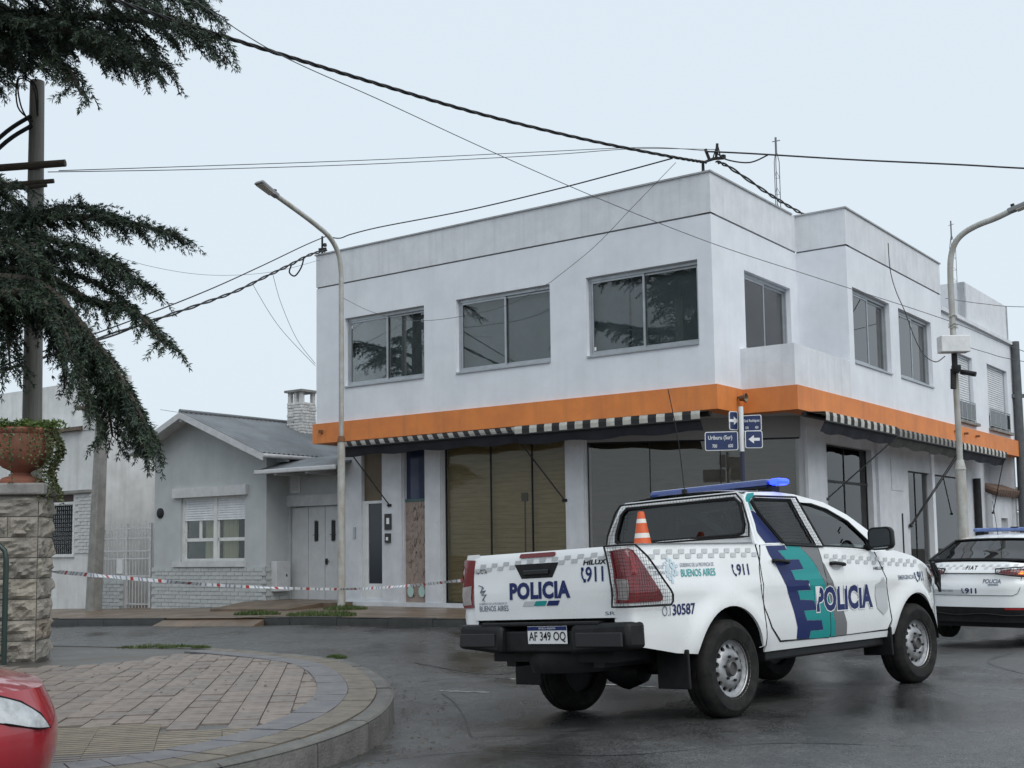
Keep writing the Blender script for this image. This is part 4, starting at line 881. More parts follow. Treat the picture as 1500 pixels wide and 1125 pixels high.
m = MB(); m.tube([(.02 + .07 * math.cos(t), 0, 1.42 + .07 * math.sin(t)) for t in [i * .5 for i in range(11)]], .008, 5); m.build('scroll', GREEN, gg)

# ============================================================ POLES, LAMPS, SIGN
cp = px_at(49, 640, 17.0)
tp = thing('utility_pole', 'weathered grey concrete utility pole behind the urn', 'pole', (cp.x, cp.y, .1))
POLEM = mat('grey_pole', (.25, .245, .22), .85, (.17, .165, .15), 3, stretch=(6, 6, .4), bump=.3, bscale=12)
m = MB(); m.tube([(0, 0, 0), (-.03, 0, 4), (-.06, 0, 8.05)], [.15, .128, .10], 16); m.build('shaft', POLEM, tp, smooth=50)
WOOD = mat('old_timber', (.06, .045, .035), .85, (.10, .08, .06), 8, stretch=(1, 6, 6), bump=.4)
for (z, l, r) in ((6.74, .42, .055), (6.48, .26, .035), (6.42, .16, .03)):
    m = MB(); m.tube([(-1.5, -.13, z - .07), (l, -.13, z + .05)], r, 8); m.build('cross_arm', WOOD, tp, smooth=50)
random.seed(2)
for k in range(2):
    m = MB(); a = random.uniform(.5, 1.6); m.tube(catmull([(-.05, -.08, 7.3 + k * .1), (-.2 - .05 * k, -.2, 7.6), (-.25, -.2, 8.0 + .04 * k), (-.08 + .04 * k, -.1, 7.95), (.0, -.1, 7.5)], 6), .012, 5); m.build('cable_loop', DARKMETAL, tp)
for (z0, z1) in ((7.5, 6.3), (7.35, 6.1)):
    m = MB(); m.tube(catmull([(-.1, -.1, z0), (-.5, -.2, z0 - .35), (-1.2, -.3, z1)], 6), .03, 6); m.build('bracket_cable', DARKMETAL, tp)
# left street lamp
sl = thing('street_lamp', 'pale rusty street lamp with angled arm in front of the corner building', 'street lamp', (-3.59, 25.4, .12), 0, 'street lamps')
dx, dy = -.588, -.808
arm = [(0, 7.1), (.05, 7.42), (.18, 7.66), (.4, 7.85), (.7, 7.98), (1.155, 8.14), (1.85, 8.36)]
m = MB(); m.tube([(0, 0, 0), (0, 0, 3.55)], [.085, .08], 12); m.build('lower_post', GALV, sl, smooth=50)
m = MB(); m.tube([(0, 0, 3.5), (0, 0, 3.62)], [.095, .062], 12); m.build('collar', RUST, sl, smooth=50)
m = MB(); m.tube([(0, 0, 3.6), (0, 0, 6.4)] + [tuple(p) for p in catmull([(dx * d, dy * d, z) for d, z in arm], 5)], .052, 10); m.build('arm', GALV, sl, smooth=50)
def lamp_head(root, p, d, up=.2):
    d = Vector(d).normalized(); s_ = Vector((-d.y, d.x, 0)).normalized(); n = d.cross(s_); n = n if n.z > 0 else -n; p = Vector(p)
    P = lambda a, b, c: tuple(p + d * a + s_ * b + n * c)
    m = MB(); m.hexa([P(0, -.07, -.04), P(.55, -.13, -.03), P(.55, .13, -.03), P(0, .07, -.04), P(0, -.06, .05), P(.53, -.11, .04), P(.53, .11, .04), P(0, .06, .05)]); h = m.build('lamp_head', mat('lamp_grey', (.20, .205, .21), .5), root, bevel=.02)
    m = MB(); m.hexa([P(.14, -.085, -.045), P(.5, -.105, -.042), P(.5, .105, -.042), P(.14, .085, -.045), P(.14, -.085, -.034), P(.5, -.105, -.034), P(.5, .105, -.034), P(.14, .085, -.034)]); m.build('lens', mat('lamp_lens', (.45, .43, .38), .25), h)
    m = MB(); m.tube([P(.1, 0, .05), P(.1, 0, .1)], .035, 8); m.build('photocell', BLACK, h)
lamp_head(sl, (dx * 1.83, dy * 1.83, 8.35), (dx, dy, .36))
# right street lamp
sl2 = thing('street_lamp', 'white street lamp with a curved arm and equipment box behind the sedan', 'street lamp', (7.77, 21.0, .14), 0, 'street lamps')
dx2, dy2 = .808, -.588
m = MB(); m.tube([(0, 0, 0), (0, 0, 2.5)], [.095, .088], 12); m.build('lower_post', GALV, sl2, smooth=50)
m = MB(); m.tube([(0, 0, 2.45), (0, 0, 2.62)], [.098, .06], 12); m.build('collar', GALV, sl2, smooth=50)
m = MB(); m.tube([(0, 0, 2.6), (-.02, 0, 5.4)] + [tuple(p) for p in catmull([(dx2 * d - .02, dy2 * d, z) for d, z in ((0, 5.75), (.02, 6.15), (.1, 6.42), (.25, 6.58), (.5, 6.69), (.8, 6.76), (1.05, 6.84))], 5)], .052, 10); m.build('arm', GALV, sl2, smooth=50)
lamp_head(sl2, (dx2 * 1.0, dy2 * 1.0, 6.84), (dx2, dy2, .25))
m = MB(); m.box(-.34, .16, -.32, -.07, 4.47, 4.76); bx_ = m.build('equipment_box', WHITEFR, sl2, bevel=.015)
m = MB(); m.tube([(-.05, -.1, 4.25), (-.05, -.1, 4.47)], .05, 8); m.lathe([(0, -.09), (.05, -.08), (.08, -.02), (.08, .05)], 12, (-.05, -.16, 4.2)); m.tube([(.05, -.1, 4.15), (.25, -.25, 4.08)], .045, 8); m.tube([(-.08, -.1, 4.2), (-.1, -.12, 3.85)], .05, 7); m.build('camera', DARKMETAL, sl2, smooth=40)
for zz in (5.0, 5.15, 4.95): m = MB(); m.tube([(.07 * math.cos(t) - .01, .07 * math.sin(t), zz + .02 * math.sin(3 * t)) for t in [i * .4 for i in range(17)]], .012, 4); m.build('cable_tie', GALV, sl2)
# street-name sign
ss = thing('street_sign', 'blue street-name plates and arrows on a post at the far corner', 'street sign', (3.52, 18.5, .14))
BLUE = mat('sign_blue', (.012, .028, .10), .35, (.02, .035, .11), 5); SWHITE = mat('sign_white', (.72, .73, .74), .45)
m = MB(); m.tube([(0, 0, 0), (0, 0, 2.63)], .035, 10); m.build('post', mat('post_navy', (.02, .022, .05), .5), ss, smooth=50)
m = MB(); m.tube([(0, 0, 2.62), (0, 0, 3.31)], .037, 10); m.build('post_top', SWHITE, ss, smooth=50)
def plate(cx, cz, w_, h_, yaw, y0, lines, arrow=0, cy=0):
    e = Vector((math.cos(yaw), math.sin(yaw), 0)); n = Vector((math.sin(yaw), -math.cos(yaw), 0)); c = Vector((cx, cy, cz))
    F = lambda a, b, d=0: tuple(c + e * a + n * d + Vector((0, 0, b)))
    o1 = rrect(-w_ / 2, w_ / 2, -h_ / 2, h_ / 2, .03); m = MB(); m.poly([F(*q, .0) for q in o1]); m.poly([F(*q, -.01) for q in o1]); k = len(o1); m.add([F(*q, 0) for q in o1] + [F(*q, -.01) for q in o1], [(i, (i + 1) % k, k + (i + 1) % k, k + i) for i in range(k)]); p = m.build('plate', SWHITE, ss)
    o2 = rrect(-w_ / 2 + .012, w_ / 2 - .012, -h_ / 2 + .012, h_ / 2 - .012, .022); m = MB(); m.poly([F(*q, .003) for q in o2]); m.build('plate_face', BLUE, p)
    for (s_, a, b, tw, th) in lines: text('lettering', s_, a, b, tw, th, lambda x, y: F(x, y, .006), SWHITE, p, bold=.015)
    if arrow:
        g = arrow; A = [(-.09, -.022), (.0, -.022), (.0, -.065), (.085, 0), (0, .065), (.0, .022), (-.09, .022)]; m = MB(); m.poly([F(g * q[0], q[1], .006) for q in A]); m.build('arrow', SWHITE, p)
plate(-.32, 2.78, .50, .29, rad(-8), 0, [('Uriburu (Sur)', -.20, .005, .36, .08), ('700', -.14, -.10, .07, .05), ('600', .10, -.10, .07, .05)], cy=-.05)
plate(.175, 2.80, .27, .27, rad(3), 0, [], -1, cy=-.05)
plate(-.11, 3.10, .16, .29, rad(25), 0, [], 1, cy=.04)
plate(.17, 3.06, .30, .25, rad(-22), 0, [('Gral Rodriguez', -.12, .005, .24, .055), ('500', -.10, -.09, .05, .04), ('400', .05, -.09, .05, .04)], cy=.05)

# ============================================================ WIRES
CABLE = mat('black_cable', (.02, .02, .021), .6); THIN = mat('grey_wire', (.10, .105, .11), .6)
def wire(label, pts, r, n=14, mt=CABLE, twist=0, name='overhead_wire', grp='overhead wires'):
    P = catmull(pts, n); m = MB(); N = len(P)
    if twist:
        for s_ in range(twist):
            Q = []
            for i, p in enumerate(P):
                t = (P[min(i + 1, N - 1)] - P[max(i - 1, 0)]).normalized(); a = t.cross(Vector((0, 0, 1))).normalized(); b = t.cross(a); an = i * .55 + s_ * 2 * PI / twist; Q.append(p + (a * math.cos(an) + b * math.sin(an)) * r * .9)
            m.tube(Q, r * .75, 5)
    else: m.tube(P, r, 5)
    return tag(m.build(name, mt, recalc=False, smooth=80), label, 'cable', grp)
X_ = px_at
wire('thick twisted cable bundle descending from top left to the roof corner', [X_(60, -40, 12), X_(230, 22, 13.5), X_(400, 76, 15), X_(550, 122, 16.5), X_(700, 166, 18), X_(860, 205, 19.6), X_(985, 230, 21), X_(1035, 238, 21.4)], .018, 30, twist=3)
wire('loose thin wire crossing in front of the whole corner building', [X_(270, -10, 13), X_(400, 75, 14), X_(560, 148, 15.5), X_(720, 222, 17), X_(880, 292, 18.4), X_(1045, 357, 19.6), X_(1200, 408, 20.6), X_(1390, 470, 21), X_(1520, 522, 20), X_(1900, 650, 17.5), X_(2500, 800, 14)], 0.0061, mt=THIN)
wire('upper of two slack wires from the timber cross-arm to the roof corner', [X_(86, 250, 16.9), X_(300, 243, 18), X_(550, 234, 19.2), X_(800, 222, 20.4), X_(950, 216, 21), X_(1045, 222, 21.4)], 0.0068, mt=THIN)
wire('lower of two slack wires from the timber cross-arm to the roof corner', [X_(70, 252, 16.9), X_(300, 248, 18), X_(550, 240, 19.2), X_(800, 227, 20.4), X_(930, 218, 21), X_(1048, 219, 21.5)], 0.0068, mt=THIN)
wire('dark cable running from the roof bracket out to the right', [X_(1035, 222, 21.4), X_(1100, 225, 21.3), X_(1250, 234, 21), X_(1400, 241, 20.6), X_(1560, 249, 20), X_(2000, 262, 18), X_(3000, 250, 14)], .016)
wire('slack loop of cable under the roof bracket', [X_(1050, 224, 21.4), X_(1065, 234, 21.4), X_(1098, 238, 21.4), X_(1125, 227, 21.3)], .014)
wire('thick cable from the bracket back over the roof', [X_(1050, 237, 21.5), X_(1070, 246, 21.9), X_(1120, 280, 23.0), X_(1150, 299, 23.8), X_(1178, 315, 24.6)], .022, twist=2)
wire('cable sagging along the parapet to the left roof end', [X_(985, 232, 21.0), X_(900, 255, 22), X_(800, 281, 23), X_(680, 309, 24.4), X_(560, 332, 26), X_(515, 343, 26.6), X_(497, 349, 26.9), X_(478, 346, 27.1)], .014)
wire('upper wire from the left roof end to behind the cedar', [X_(478, 346, 27.1), X_(445, 360, 26), X_(380, 391, 24.5), X_(300, 427, 22.5), X_(180, 474, 20), X_(60, 516, 17.5), X_(-20, 545, 16.5)], .012)
wire('heavy knotted cable from the left roof end to behind the cedar', [X_(478, 367, 27.1), X_(455, 373, 26.6), X_(425, 388, 26), X_(390, 405, 25.2), X_(345, 427, 24), X_(290, 447, 22.5), X_(215, 473, 20.5), X_(60, 525, 17.5), X_(-20, 550, 16.5)], .022, twist=2)
wire('small cable loop hanging below the knotted cable', [X_(445, 378, 26.5), X_(441, 392, 26.5), X_(432, 404, 26.5), X_(424, 399, 26.5), X_(427, 388, 26.3)], .018)
wire('left of two fine drop wires beside the corner building', [X_(370, 412, 25), X_(375, 425, 25), X_(410, 480, 26), X_(462, 536, 27.5)], 0.0054, mt=THIN)
wire('right of two fine drop wires beside the corner building', [X_(400, 403, 25.4), X_(412, 445, 26), X_(435, 497, 26.8), X_(462, 533, 27.5)], 0.0054, mt=THIN)
wire('fine wire dropping from the roof bracket to the middle window', [X_(990, 238, 21.2), X_(930, 300, 21.6), X_(870, 362, 22.2), X_(807, 413, 22.9)], 0.0054, mt=THIN)
wire('fine wire slung under the windows to the left lamp', [X_(807, 413, 22.9), X_(740, 448, 23.4), X_(660, 466, 24.2), X_(600, 469, 24.9), X_(545, 457, 25.3), X_(502, 436, 25.4)], 0.0054, mt=THIN)
wire('cable dangling from the side parapet to the equipment box', [X_(1301, 356, 25.5), X_(1304, 395, 25.4), X_(1312, 425, 25.3), X_(1325, 455, 25), X_(1338, 490, 24.5), X_(1352, 518, 24), X_(1370, 530, 22.5), X_(1384, 522, 21)], .010)
wire('pair of far wires at right above the shuttered windows', [X_(1385, 437, 30), X_(1440, 445, 29), X_(1520, 450, 28), X_(1900, 452, 24), X_(2600, 440, 18)], 0.0082, mt=THIN)
wire('wire from the equipment box towards the right edge', [X_(1395, 500, 21), X_(1440, 515, 20.6), X_(1520, 533, 20), X_(1900, 590, 18), X_(2600, 660, 15)], 0.0061, mt=THIN)
wire('faint wire from the cedar towards the left roof end', [X_(130, 362, 22), X_(220, 390, 23), X_(310, 403, 24.5), X_(400, 398, 26), X_(478, 378, 27.1)], 0.0041, mt=THIN)
wire('faint wire over the gabled roof', [X_(235, 600, 26), X_(290, 607, 27), X_(430, 618, 29.5)], 0.0048, mt=THIN)
# roof brackets
br = thing('roof_bracket', 'rusty iron cable bracket on the roof corner', 'bracket', tuple(X_(1030, 250, 21.45)))
m = MB(); m.tube([(0, 0, -.15), (0, 0, .15), (.2, 0, .22), (.36, -.03, .22)], .03, 6); m.build('elbow', DARKMETAL, br)
m = MB(); m.tube([(.12, 0, .2), (.05, 0, .40)], .028, 6); m.tube([(.24, 0, .22), (.27, 0, .5)], .025, 6); m.tube([(.33, 0, .22), (.28, 0, .45)], .012, 5); m.tube([(.18, 0, .22), (.26, 0, .45)], .012, 5); m.lathe([(0, -.05), (.05, -.03), (.05, .03), (0, .05)], 8, (.37, 0, .25)); m.build('insulators', DARKMETAL, br)
br = thing('roof_bracket', 'small cable bracket at the left end of the parapet', 'bracket', tuple(X_(472, 362, 27.1)))
m = MB(); m.tube([(0, 0, -.25), (0, 0, .25)], .025, 6); m.tube([(-.08, 0, -.07), (.1, 0, -.05)], .045, 6); m.lathe([(0, 0), (.05, .02), (.04, .08), (0, .1)], 8, (.06, 0, 0)); m.build('stem', DARKMETAL, br)
# lattice mast
def mast(label, base, h, w_, faint=False):
    ms = thing('antenna_mast', label, 'antenna', base); mm_ = mat('mast_steel', (.16, .165, .17), .6)
    for (a, b) in ((-w_, -w_ * .6), (w_, -w_ * .6), (0, w_)):
        m = MB(); m.tube([(a, b, 0), (a, b, h * .88), (a * .1, b * .1, h * .96)], .010, 5); m.build('leg', mm_, ms)
    n = int(h / .42)
    for k in range(n): z = k * h * .88 / n; m = MB(); m.tube([(-w_, -w_ * .6, z), (w_, -w_ * .6, z)], .006, 4); m.tube([(w_, -w_ * .6, z), (0, w_, z + .2)], .005, 4); m.tube([(0, w_, z + .2), (-w_, -w_ * .6, z)], .005, 4); m.build('brace', mm_, ms)
    m = MB(); m.tube([(0, 0, h * .93), (0, 0, h * 1.05)], .025, 5); m.tube([(-.08, 0, h * 1.02), (.1, 0, h * 1.03)], .012, 4); m.build('finial', mm_, ms)
    for (x, y) in ((-1.1, .5), (1.1, .6), (1.7, -.2)): m = MB(); m.tube([(0, 0, h * .55), (x, y, -.1)], .004, 4); m.build('guy_wire', THIN, ms)
q = X_(1140, 318, 26.5); mast('slim lattice antenna mast with guy wires on the roof', (q.x, q.y, 6.9), X_(1140, 212, 26.5).z - 6.9, .055)
q = X_(1397, 420, 40); mast('faint distant antenna mast behind the right street lamp', (q.x, q.y, 6.5), X_(1397, 335, 40).z - 6.5, .1)

# ============================================================ POLICE TAPE
TP = [px_at(66, 836, 13.45), px_at(120, 841, 14.8), px_at(200, 848, 17), px_at(300, 856, 19.8), px_at(400, 861, 22.5), px_at(499, 863, 25.28), px_at(560, 860.5, 24.0), px_at(620, 856, 22.6), px_at(690, 849, 21.2), px_at(860, 834, 19.6), px_at(1087, 815, 18.45)]
P = catmull(TP, 40); m = MB(); vs = []; N = len(P)
for i, p in enumerate(P):
    tw = .5 * math.sin(i * .07) + .35 * math.sin(i * .19); wd = .025
    if i < 40: tw += 1.0 * (1 - i / 40)
    t = (P[min(i + 1, N - 1)] - P[max(i - 1, 0)]).normalized(); s_ = t.cross(Vector((0, 0, 1))).normalized(); d = Vector((0, 0, 1)) * math.cos(tw) + s_ * math.sin(tw)
    vs += [p - d * wd, p + d * wd]
for i in range(N - 1): m.add([vs[2 * i], vs[2 * i + 2], vs[2 * i + 3], vs[2 * i + 1]], [(0, 1, 2, 3)], (0, 2, 0, 0, 0, 2, 0, 0, 1, 1, 0, 0, 0, 2, 0, 2, 0)[i % 17])
tag(m.build('police_tape', [mat('tape_white', (.74, .75, .76), .4), mat('tape_red', (.42, .045, .05), .4), mat('tape_grey', (.26, .31, .40), .4)], recalc=False), 'white, red and blue police tape strung from the stone pillar past the lamp', 'tape')

# ============================================================ POLICE PICKUP  (local x forward from the rear axle, y left, z up)
WPAINT = mat('white_car_paint', (.80, .82, .83), .2, (.74, .755, .755), 1.1, coat=.8, rough2=.34, detail=8, streak=((.50, .475, .43), (1.2, 1.2, 4), .28))
NAVYD = mat('navy_vinyl', (.008, .018, .10), .4, spec=.3); TEALD = mat('teal_vinyl', (.010, .25, .245), .4, spec=.3); GREYD = mat('grey_vinyl', (.15, .155, .16), .4); PALED = mat('pale_grey_vinyl', (.48, .50, .51), .35)
LTEAL = mat('light_teal_print', (.02, .33, .33), .4); LBLUE = mat('pale_blue_print', (.52, .63, .69), .4); DECALW = mat('white_vinyl', (.72, .73, .74), .35); SLATEP = mat('slate_print', (.12, .14, .19), .4)
REDL = mat('red_lamp_lens', (.14, .006, .009), .12, (.20, .008, .011), 14, coat=1); CLEARL = mat('clear_lamp_lens', (.33, .30, .29), .15, (.25, .22, .21), 20, coat=1)
CABIN = mat('dark_cabin', (.016, .017, .018), .8)
tth, troll = rad(45.56), rad(-2.6)
tY0 = Vector((-math.sin(tth), math.cos(tth), 0)); tY = tY0 * math.cos(troll) + Vector((0, 0, math.sin(troll))); tX = Vector((math.cos(tth), math.sin(tth), 0))
torg = Vector((1.636, 9.54, -.010)) + tY * .77 - tX * .11
tk = thing('police_pickup', 'white police pickup truck with blue and teal livery in the foreground', 'pickup truck', tuple(torg), rot=(troll, 0, tth))
WXO, AR = .08, .455      # axle offset
def bump(r): return math.exp(-((r - .485) / .085) ** 2)
def S(x, z):
    y = .885
    if z > 1.02: y -= .05 * ((z - 1.02) / .33) ** 2
    if z < .80: y -= .035 * ((.80 - z) / .3) ** 2
    y += .012 * math.exp(-((z - 1.0) / .05) ** 2)
    for cx in (WXO, 3.085 + WXO): y += .030 * bump(math.hypot(x - cx, z - .40)) * sm(.3, .6, z)
    if x > 3.1: y -= .24 * ((x - 3.1) / .95) ** 2
    if x < -.7: y -= .012 * ((-.7 - x) / .4) ** 2
    return y
def U(x, z): return .825 - (z - 1.30) * .36 - (.05 * ((x - 2.0) / .8) ** 2 if x > 2.0 else 0)
SD = {1: lambda x, z, o=0: (x, S(x, z) + o, z), -1: lambda x, z, o=0: (x, -S(x, z) - o, z)}
UD = {1: lambda x, z, o=0: (x, U(x, z) + o, z), -1: lambda x, z, o=0: (x, -U(x, z) - o, z)}
rear_arch = arc(WXO, .40, AR, 165, 15, 22); front_arch = arc(3.085 + WXO, .40, AR, 168, 8, 22)
RX = -1.095
def unr(s, z, o=0, sgn=-1):
    """bed side unrolled round the rear corner: s<0 lies on the rear face"""
    yy = S(RX, z); r = .035
    if s >= r: return (RX + s, sgn * (S(RX + s, z) + o), z)
    if s > -r:
        t = (s + r) / (2 * r) * PI / 2; cx, cy = RX + r, S(RX + r, z) - r; return (cx - (r + o) * math.cos(t), sgn * (cy + (r + o) * math.sin(t)), z)
    return (RX - o, sgn * (S(RX + r, z) + s), z)
bedL = .545 - RX
def arch_s(a): return [(p[0] - RX, p[1]) for p in a]
bed_out = [(-.15, .64), (.15, .60), (.50, .54)] + arch_s(rear_arch) + [(bedL - .05, .51), (bedL, .52), (bedL, 1.33), (bedL - .02, 1.345), (-.15, 1.345)]
rdoor = [(.62, 1.325), (.535, 1.15), (.515, 1.0), (.56, .82), (.66, .66), (.80, .545), (1.572, .525), (1.585, .56), (1.50, 1.305)]
fdoor = [(1.512, 1.303), (1.597, .555), (1.60, .523), (2.60, .535), (2.655, .62), (2.60, 1.0), (2.475, 1.25)]
quarter = [(.557, 1.33), (.557, .47)] + [(.80, .47), (.83, .533), (.785, .538), (.652, .65), (.551, .812), (.505, 1.0)][0:0] + [(.60, .47), (2.62, .47), (2.61, .525), (.79, .532), (.648, .652), (.563, .80), (.563, 1.16), (.608, 1.327)]
fender = [(2.487, 1.25), (2.612, 1.0), (2.667, .62), (2.64, .535), (2.65, .47)] + front_arch[0:] + [(3.60, .36), (3.78, .34), (3.93, .42), (3.97, .60), (3.96, .80), (3.93, .93), (3.80, 1.03), (3.55, 1.115), (3.2, 1.205), (2.86, 1.262)]
for sgn in (-1, 1):
    fl = (0, -sgn * .022, 0)
    m = MB(); patch(m, bed_out, lambda s, z: unr(s, z, 0, sgn), .06, flange=fl); m.build('bed_side', WPAINT, tk, smooth=50, recalc=False)
    m = MB(); patch(m, rdoor, SD[sgn], .07, flange=fl); rd_ = m.build('rear_door', WPAINT, tk, smooth=50, recalc=False)
    m = MB(); patch(m, fdoor, SD[sgn], .07, flange=fl); fd_ = m.build('front_door', WPAINT, tk, smooth=50, recalc=False)
    m = MB(); patch(m, quarter, SD[sgn], .05, flange=fl); m.build('rocker_panel', WPAINT, tk, smooth=50, recalc=False)
    m = MB(); patch(m, fender, SD[sgn], .06, flange=fl); m.build('front_fender', WPAINT, tk, smooth=50, recalc=False)
    for sp in ([(.558, 1.33), (.551, 1.05), (.551, .52)], rdoor[0:7], [(1.506, 1.304), (1.546, .93), (1.591, .56), (1.586, .524)], fdoor[3:7], [(.82, .537), (1.575, .528)], [(1.60, .527), (2.6, .537)]):
        m = MB(); m.tube([SD[sgn](*q, .0) for q in dens(sp, .05)[: -max(1, int(math.hypot(sp[0][0] - sp[-1][0], sp[0][1] - sp[-1][1]) / .05))] + [sp[-1]]], .005, 4); m.build('panel_gap', BLACK, tk, recalc=False)
    # cab upper frame with window openings
    rw = [(1.0, 1.345), (1.52, 1.325), (1.40, 1.725), (.83, 1.722), (.765, 1.69), (.80, 1.60)]; fw = [(1.655, 1.315), (1.535, 1.70), (1.72, 1.69), (1.95, 1.645), (2.25, 1.535), (2.50, 1.36), (2.50, 1.275)]
    upper = [(.60, 1.33), (.64, 1.55), (.70, 1.73), (.76, 1.778), (1.2, 1.79), (1.5, 1.775), (1.95, 1.712), (2.3, 1.60), (2.64, 1.445), (2.88, 1.295), (2.86, 1.258), (2.475, 1.255), (1.50, 1.31), (.9, 1.33)]
    m = MB(); patch(m, upper, UD[sgn], .07, [rw, fw], flange=fl); m.build('cab_frame', WPAINT, tk, smooth=50, recalc=False)
    m = MB(); patch(m, rw, lambda x, z: UD[sgn](x, z, -.012), .12); m.build('rear_side_glass', TINT, rd_, recalc=False)
    m = MB(); patch(m, fw, lambda x, z: UD[sgn](x, z, -.012), .12); m.build('front_side_glass', CARGLASS, fd_, recalc=False)
    for nm, ow in (('window_seal', rw), ('window_seal', fw)):
        m = MB(); m.tube([UD[sgn](*p, .002) for p in ow + [ow[0]]], .011, 5); m.build(nm, BLACK, tk, recalc=False, smooth=60)
    m = MB(); xs = [.6 + i * .12 for i in range(20)]      # shoulder between door skin and glasshouse
    zb = lambda x: 1.332 - .03 * (x - .6) / .9 if x < 1.5 else 1.305 - .05 * (x - 1.5) / .95
    m.add([q for x in xs for q in ((x, sgn * (S(x, zb(x)) - .002), zb(x) - .004), (x, sgn * (U(x, zb(x)) - .01), zb(x) + .012))], [(2 * i, 2 * i + 1, 2 * i + 3, 2 * i + 2) for i in range(len(xs) - 1)]); m.build('shoulder', WPAINT, tk, smooth=60, recalc=False)
    # door handles
    for (hx, hz, par) in ((.84, 1.185, rd_), (1.74, 1.15, fd_)):
        m = MB(); m.tube(catmull([SD[sgn](hx - .10, hz + .005, .004), SD[sgn](hx - .08, hz + .008, .034), SD[sgn](hx + .02, hz, .042), SD[sgn](hx + .09, hz - .006, .036), SD[sgn](hx + .11, hz - .008, .004)], 5), [.016] * 21, 8); m.build('handle', BLACK, par, smooth=60)
        m = MB(); patch(m, [(hx + .0 + .085 * math.cos(t), hz - .012 + .042 * math.sin(t)) for t in [i * PI / 8 for i in range(16)]], lambda x, z: SD[sgn](x, z, .0025), .03); m.build('handle_cup', mat('handle_cup', (.45, .46, .47), .3), par, recalc=False)
    # mirror
    mo = rrect(-.12, .12, -.105, .105, .055, 5); K_ = len(mo); m = MB(); vs = []
    for (dx_, sc) in ((-.0, .96), (.02, 1.0), (.07, .95), (.115, .72), (.13, .3)): vs += [(2.36 + dx_, sgn * (.985 + a * sc), 1.365 + b * sc) for a, b in mo]
    m.add(vs, [(r * K_ + i, r * K_ + (i + 1) % K_, (r + 1) * K_ + (i + 1) % K_, (r + 1) * K_ + i) for r in range(4) for i in range(K_)] + [tuple(range(K_)), tuple(4 * K_ + i for i in range(K_))]); mi = m.build('mirror', BLACK, tk, smooth=40)
    m = MB(); m.tube([(2.43, sgn * .80, 1.29), (2.42, sgn * .90, 1.30)], .03, 8); m.build('mirror_arm', BLACK, mi, smooth=50)
    m = MB(); m.poly([(2.358, sgn * (.985 + a * .84), 1.365 + b * .84) for a, b in mo]); m.build('mirror_glass', mat('mirror_glass', (.25, .27, .28), .03, metal=1), mi)
    # sill step, mud flaps, wheel wells
    m = MB(); m.box(.62, 2.60, sgn * .60, sgn * .82, .39, .475); m.build('sill_step', BLACK, tk, bevel=.02)
    for (x, z0) in ((-.50, .27), (2.62, .30)): m = MB(); m.box(x - .012, x + .012, sgn * .60, sgn * .895, z0, .56); m.build('mud_flap', BLACK, tk, bevel=.008)
    for cx in (WXO, 3.085 + WXO):
        m = MB(); m.lathe([(AR - .003, sgn * .45), (AR - .003, sgn * .87)], 24, (cx, 0, .40), 'y', a0=0, a1=PI); m.lathe([(.05, sgn * .45), (AR, sgn * .45)], 24, (cx, 0, .40), 'y', a0=0, a1=PI); m.build('wheel_well', BLACK, tk, recalc=False)
# right-hand side livery, laid on the panels
RS = lambda x, z, o=.003: (x, -S(x, z) - o, z); LS = lambda x, z, o=.003: (x, S(x, z) + o, z)
UP = lambda x, z, o=.003: (x, -U(x, z) - o, z); UPL = lambda x, z, o=.003: (x, U(x, z) + o, z)
blue = [(.70, 1.318), (.715, 1.25), (.8, 1.132), (.908, .951), (.986, .787), (1.045, .641), (1.043, .545), (1.242, .531), (1.251, .599), (1.457, .597), (1.421, .680), (1.188, .688), (1.144, .771), (1.354, .769), (1.312, .85), (1.099, .863), (1.065, .94), (1.273, .939), (1.234, 1.020), (1.03, 1.028), (.997, 1.11), (1.193, 1.117), (1.145, 1.197), (.942, 1.201), (.86, 1.278), (1.0, 1.277), (.985, 1.318)]
teal = [(1.005, 1.318), (1.003, 1.28), (.87, 1.277), (.944, 1.204), (1.15, 1.199), (1.197, 1.115), (1.0, 1.108), (1.033, 1.030), (1.238, 1.022), (1.277, .937), (1.069, .938), (1.103, .865), (1.316, .852), (1.358, .767), (1.148, .769), (1.192, .690), (1.425, .682), (1.461, .595), (1.255, .597), (1.246, .531), (1.575, .528)]
tealend = [(1.49, 1.0), (1.44, 1.08), (1.398, 1.145), (1.338, 1.205), (1.205, 1.312)]
teal1 = teal[:-1] + [(1.572, .529), (1.585, .56), (1.545, .90)] + tealend
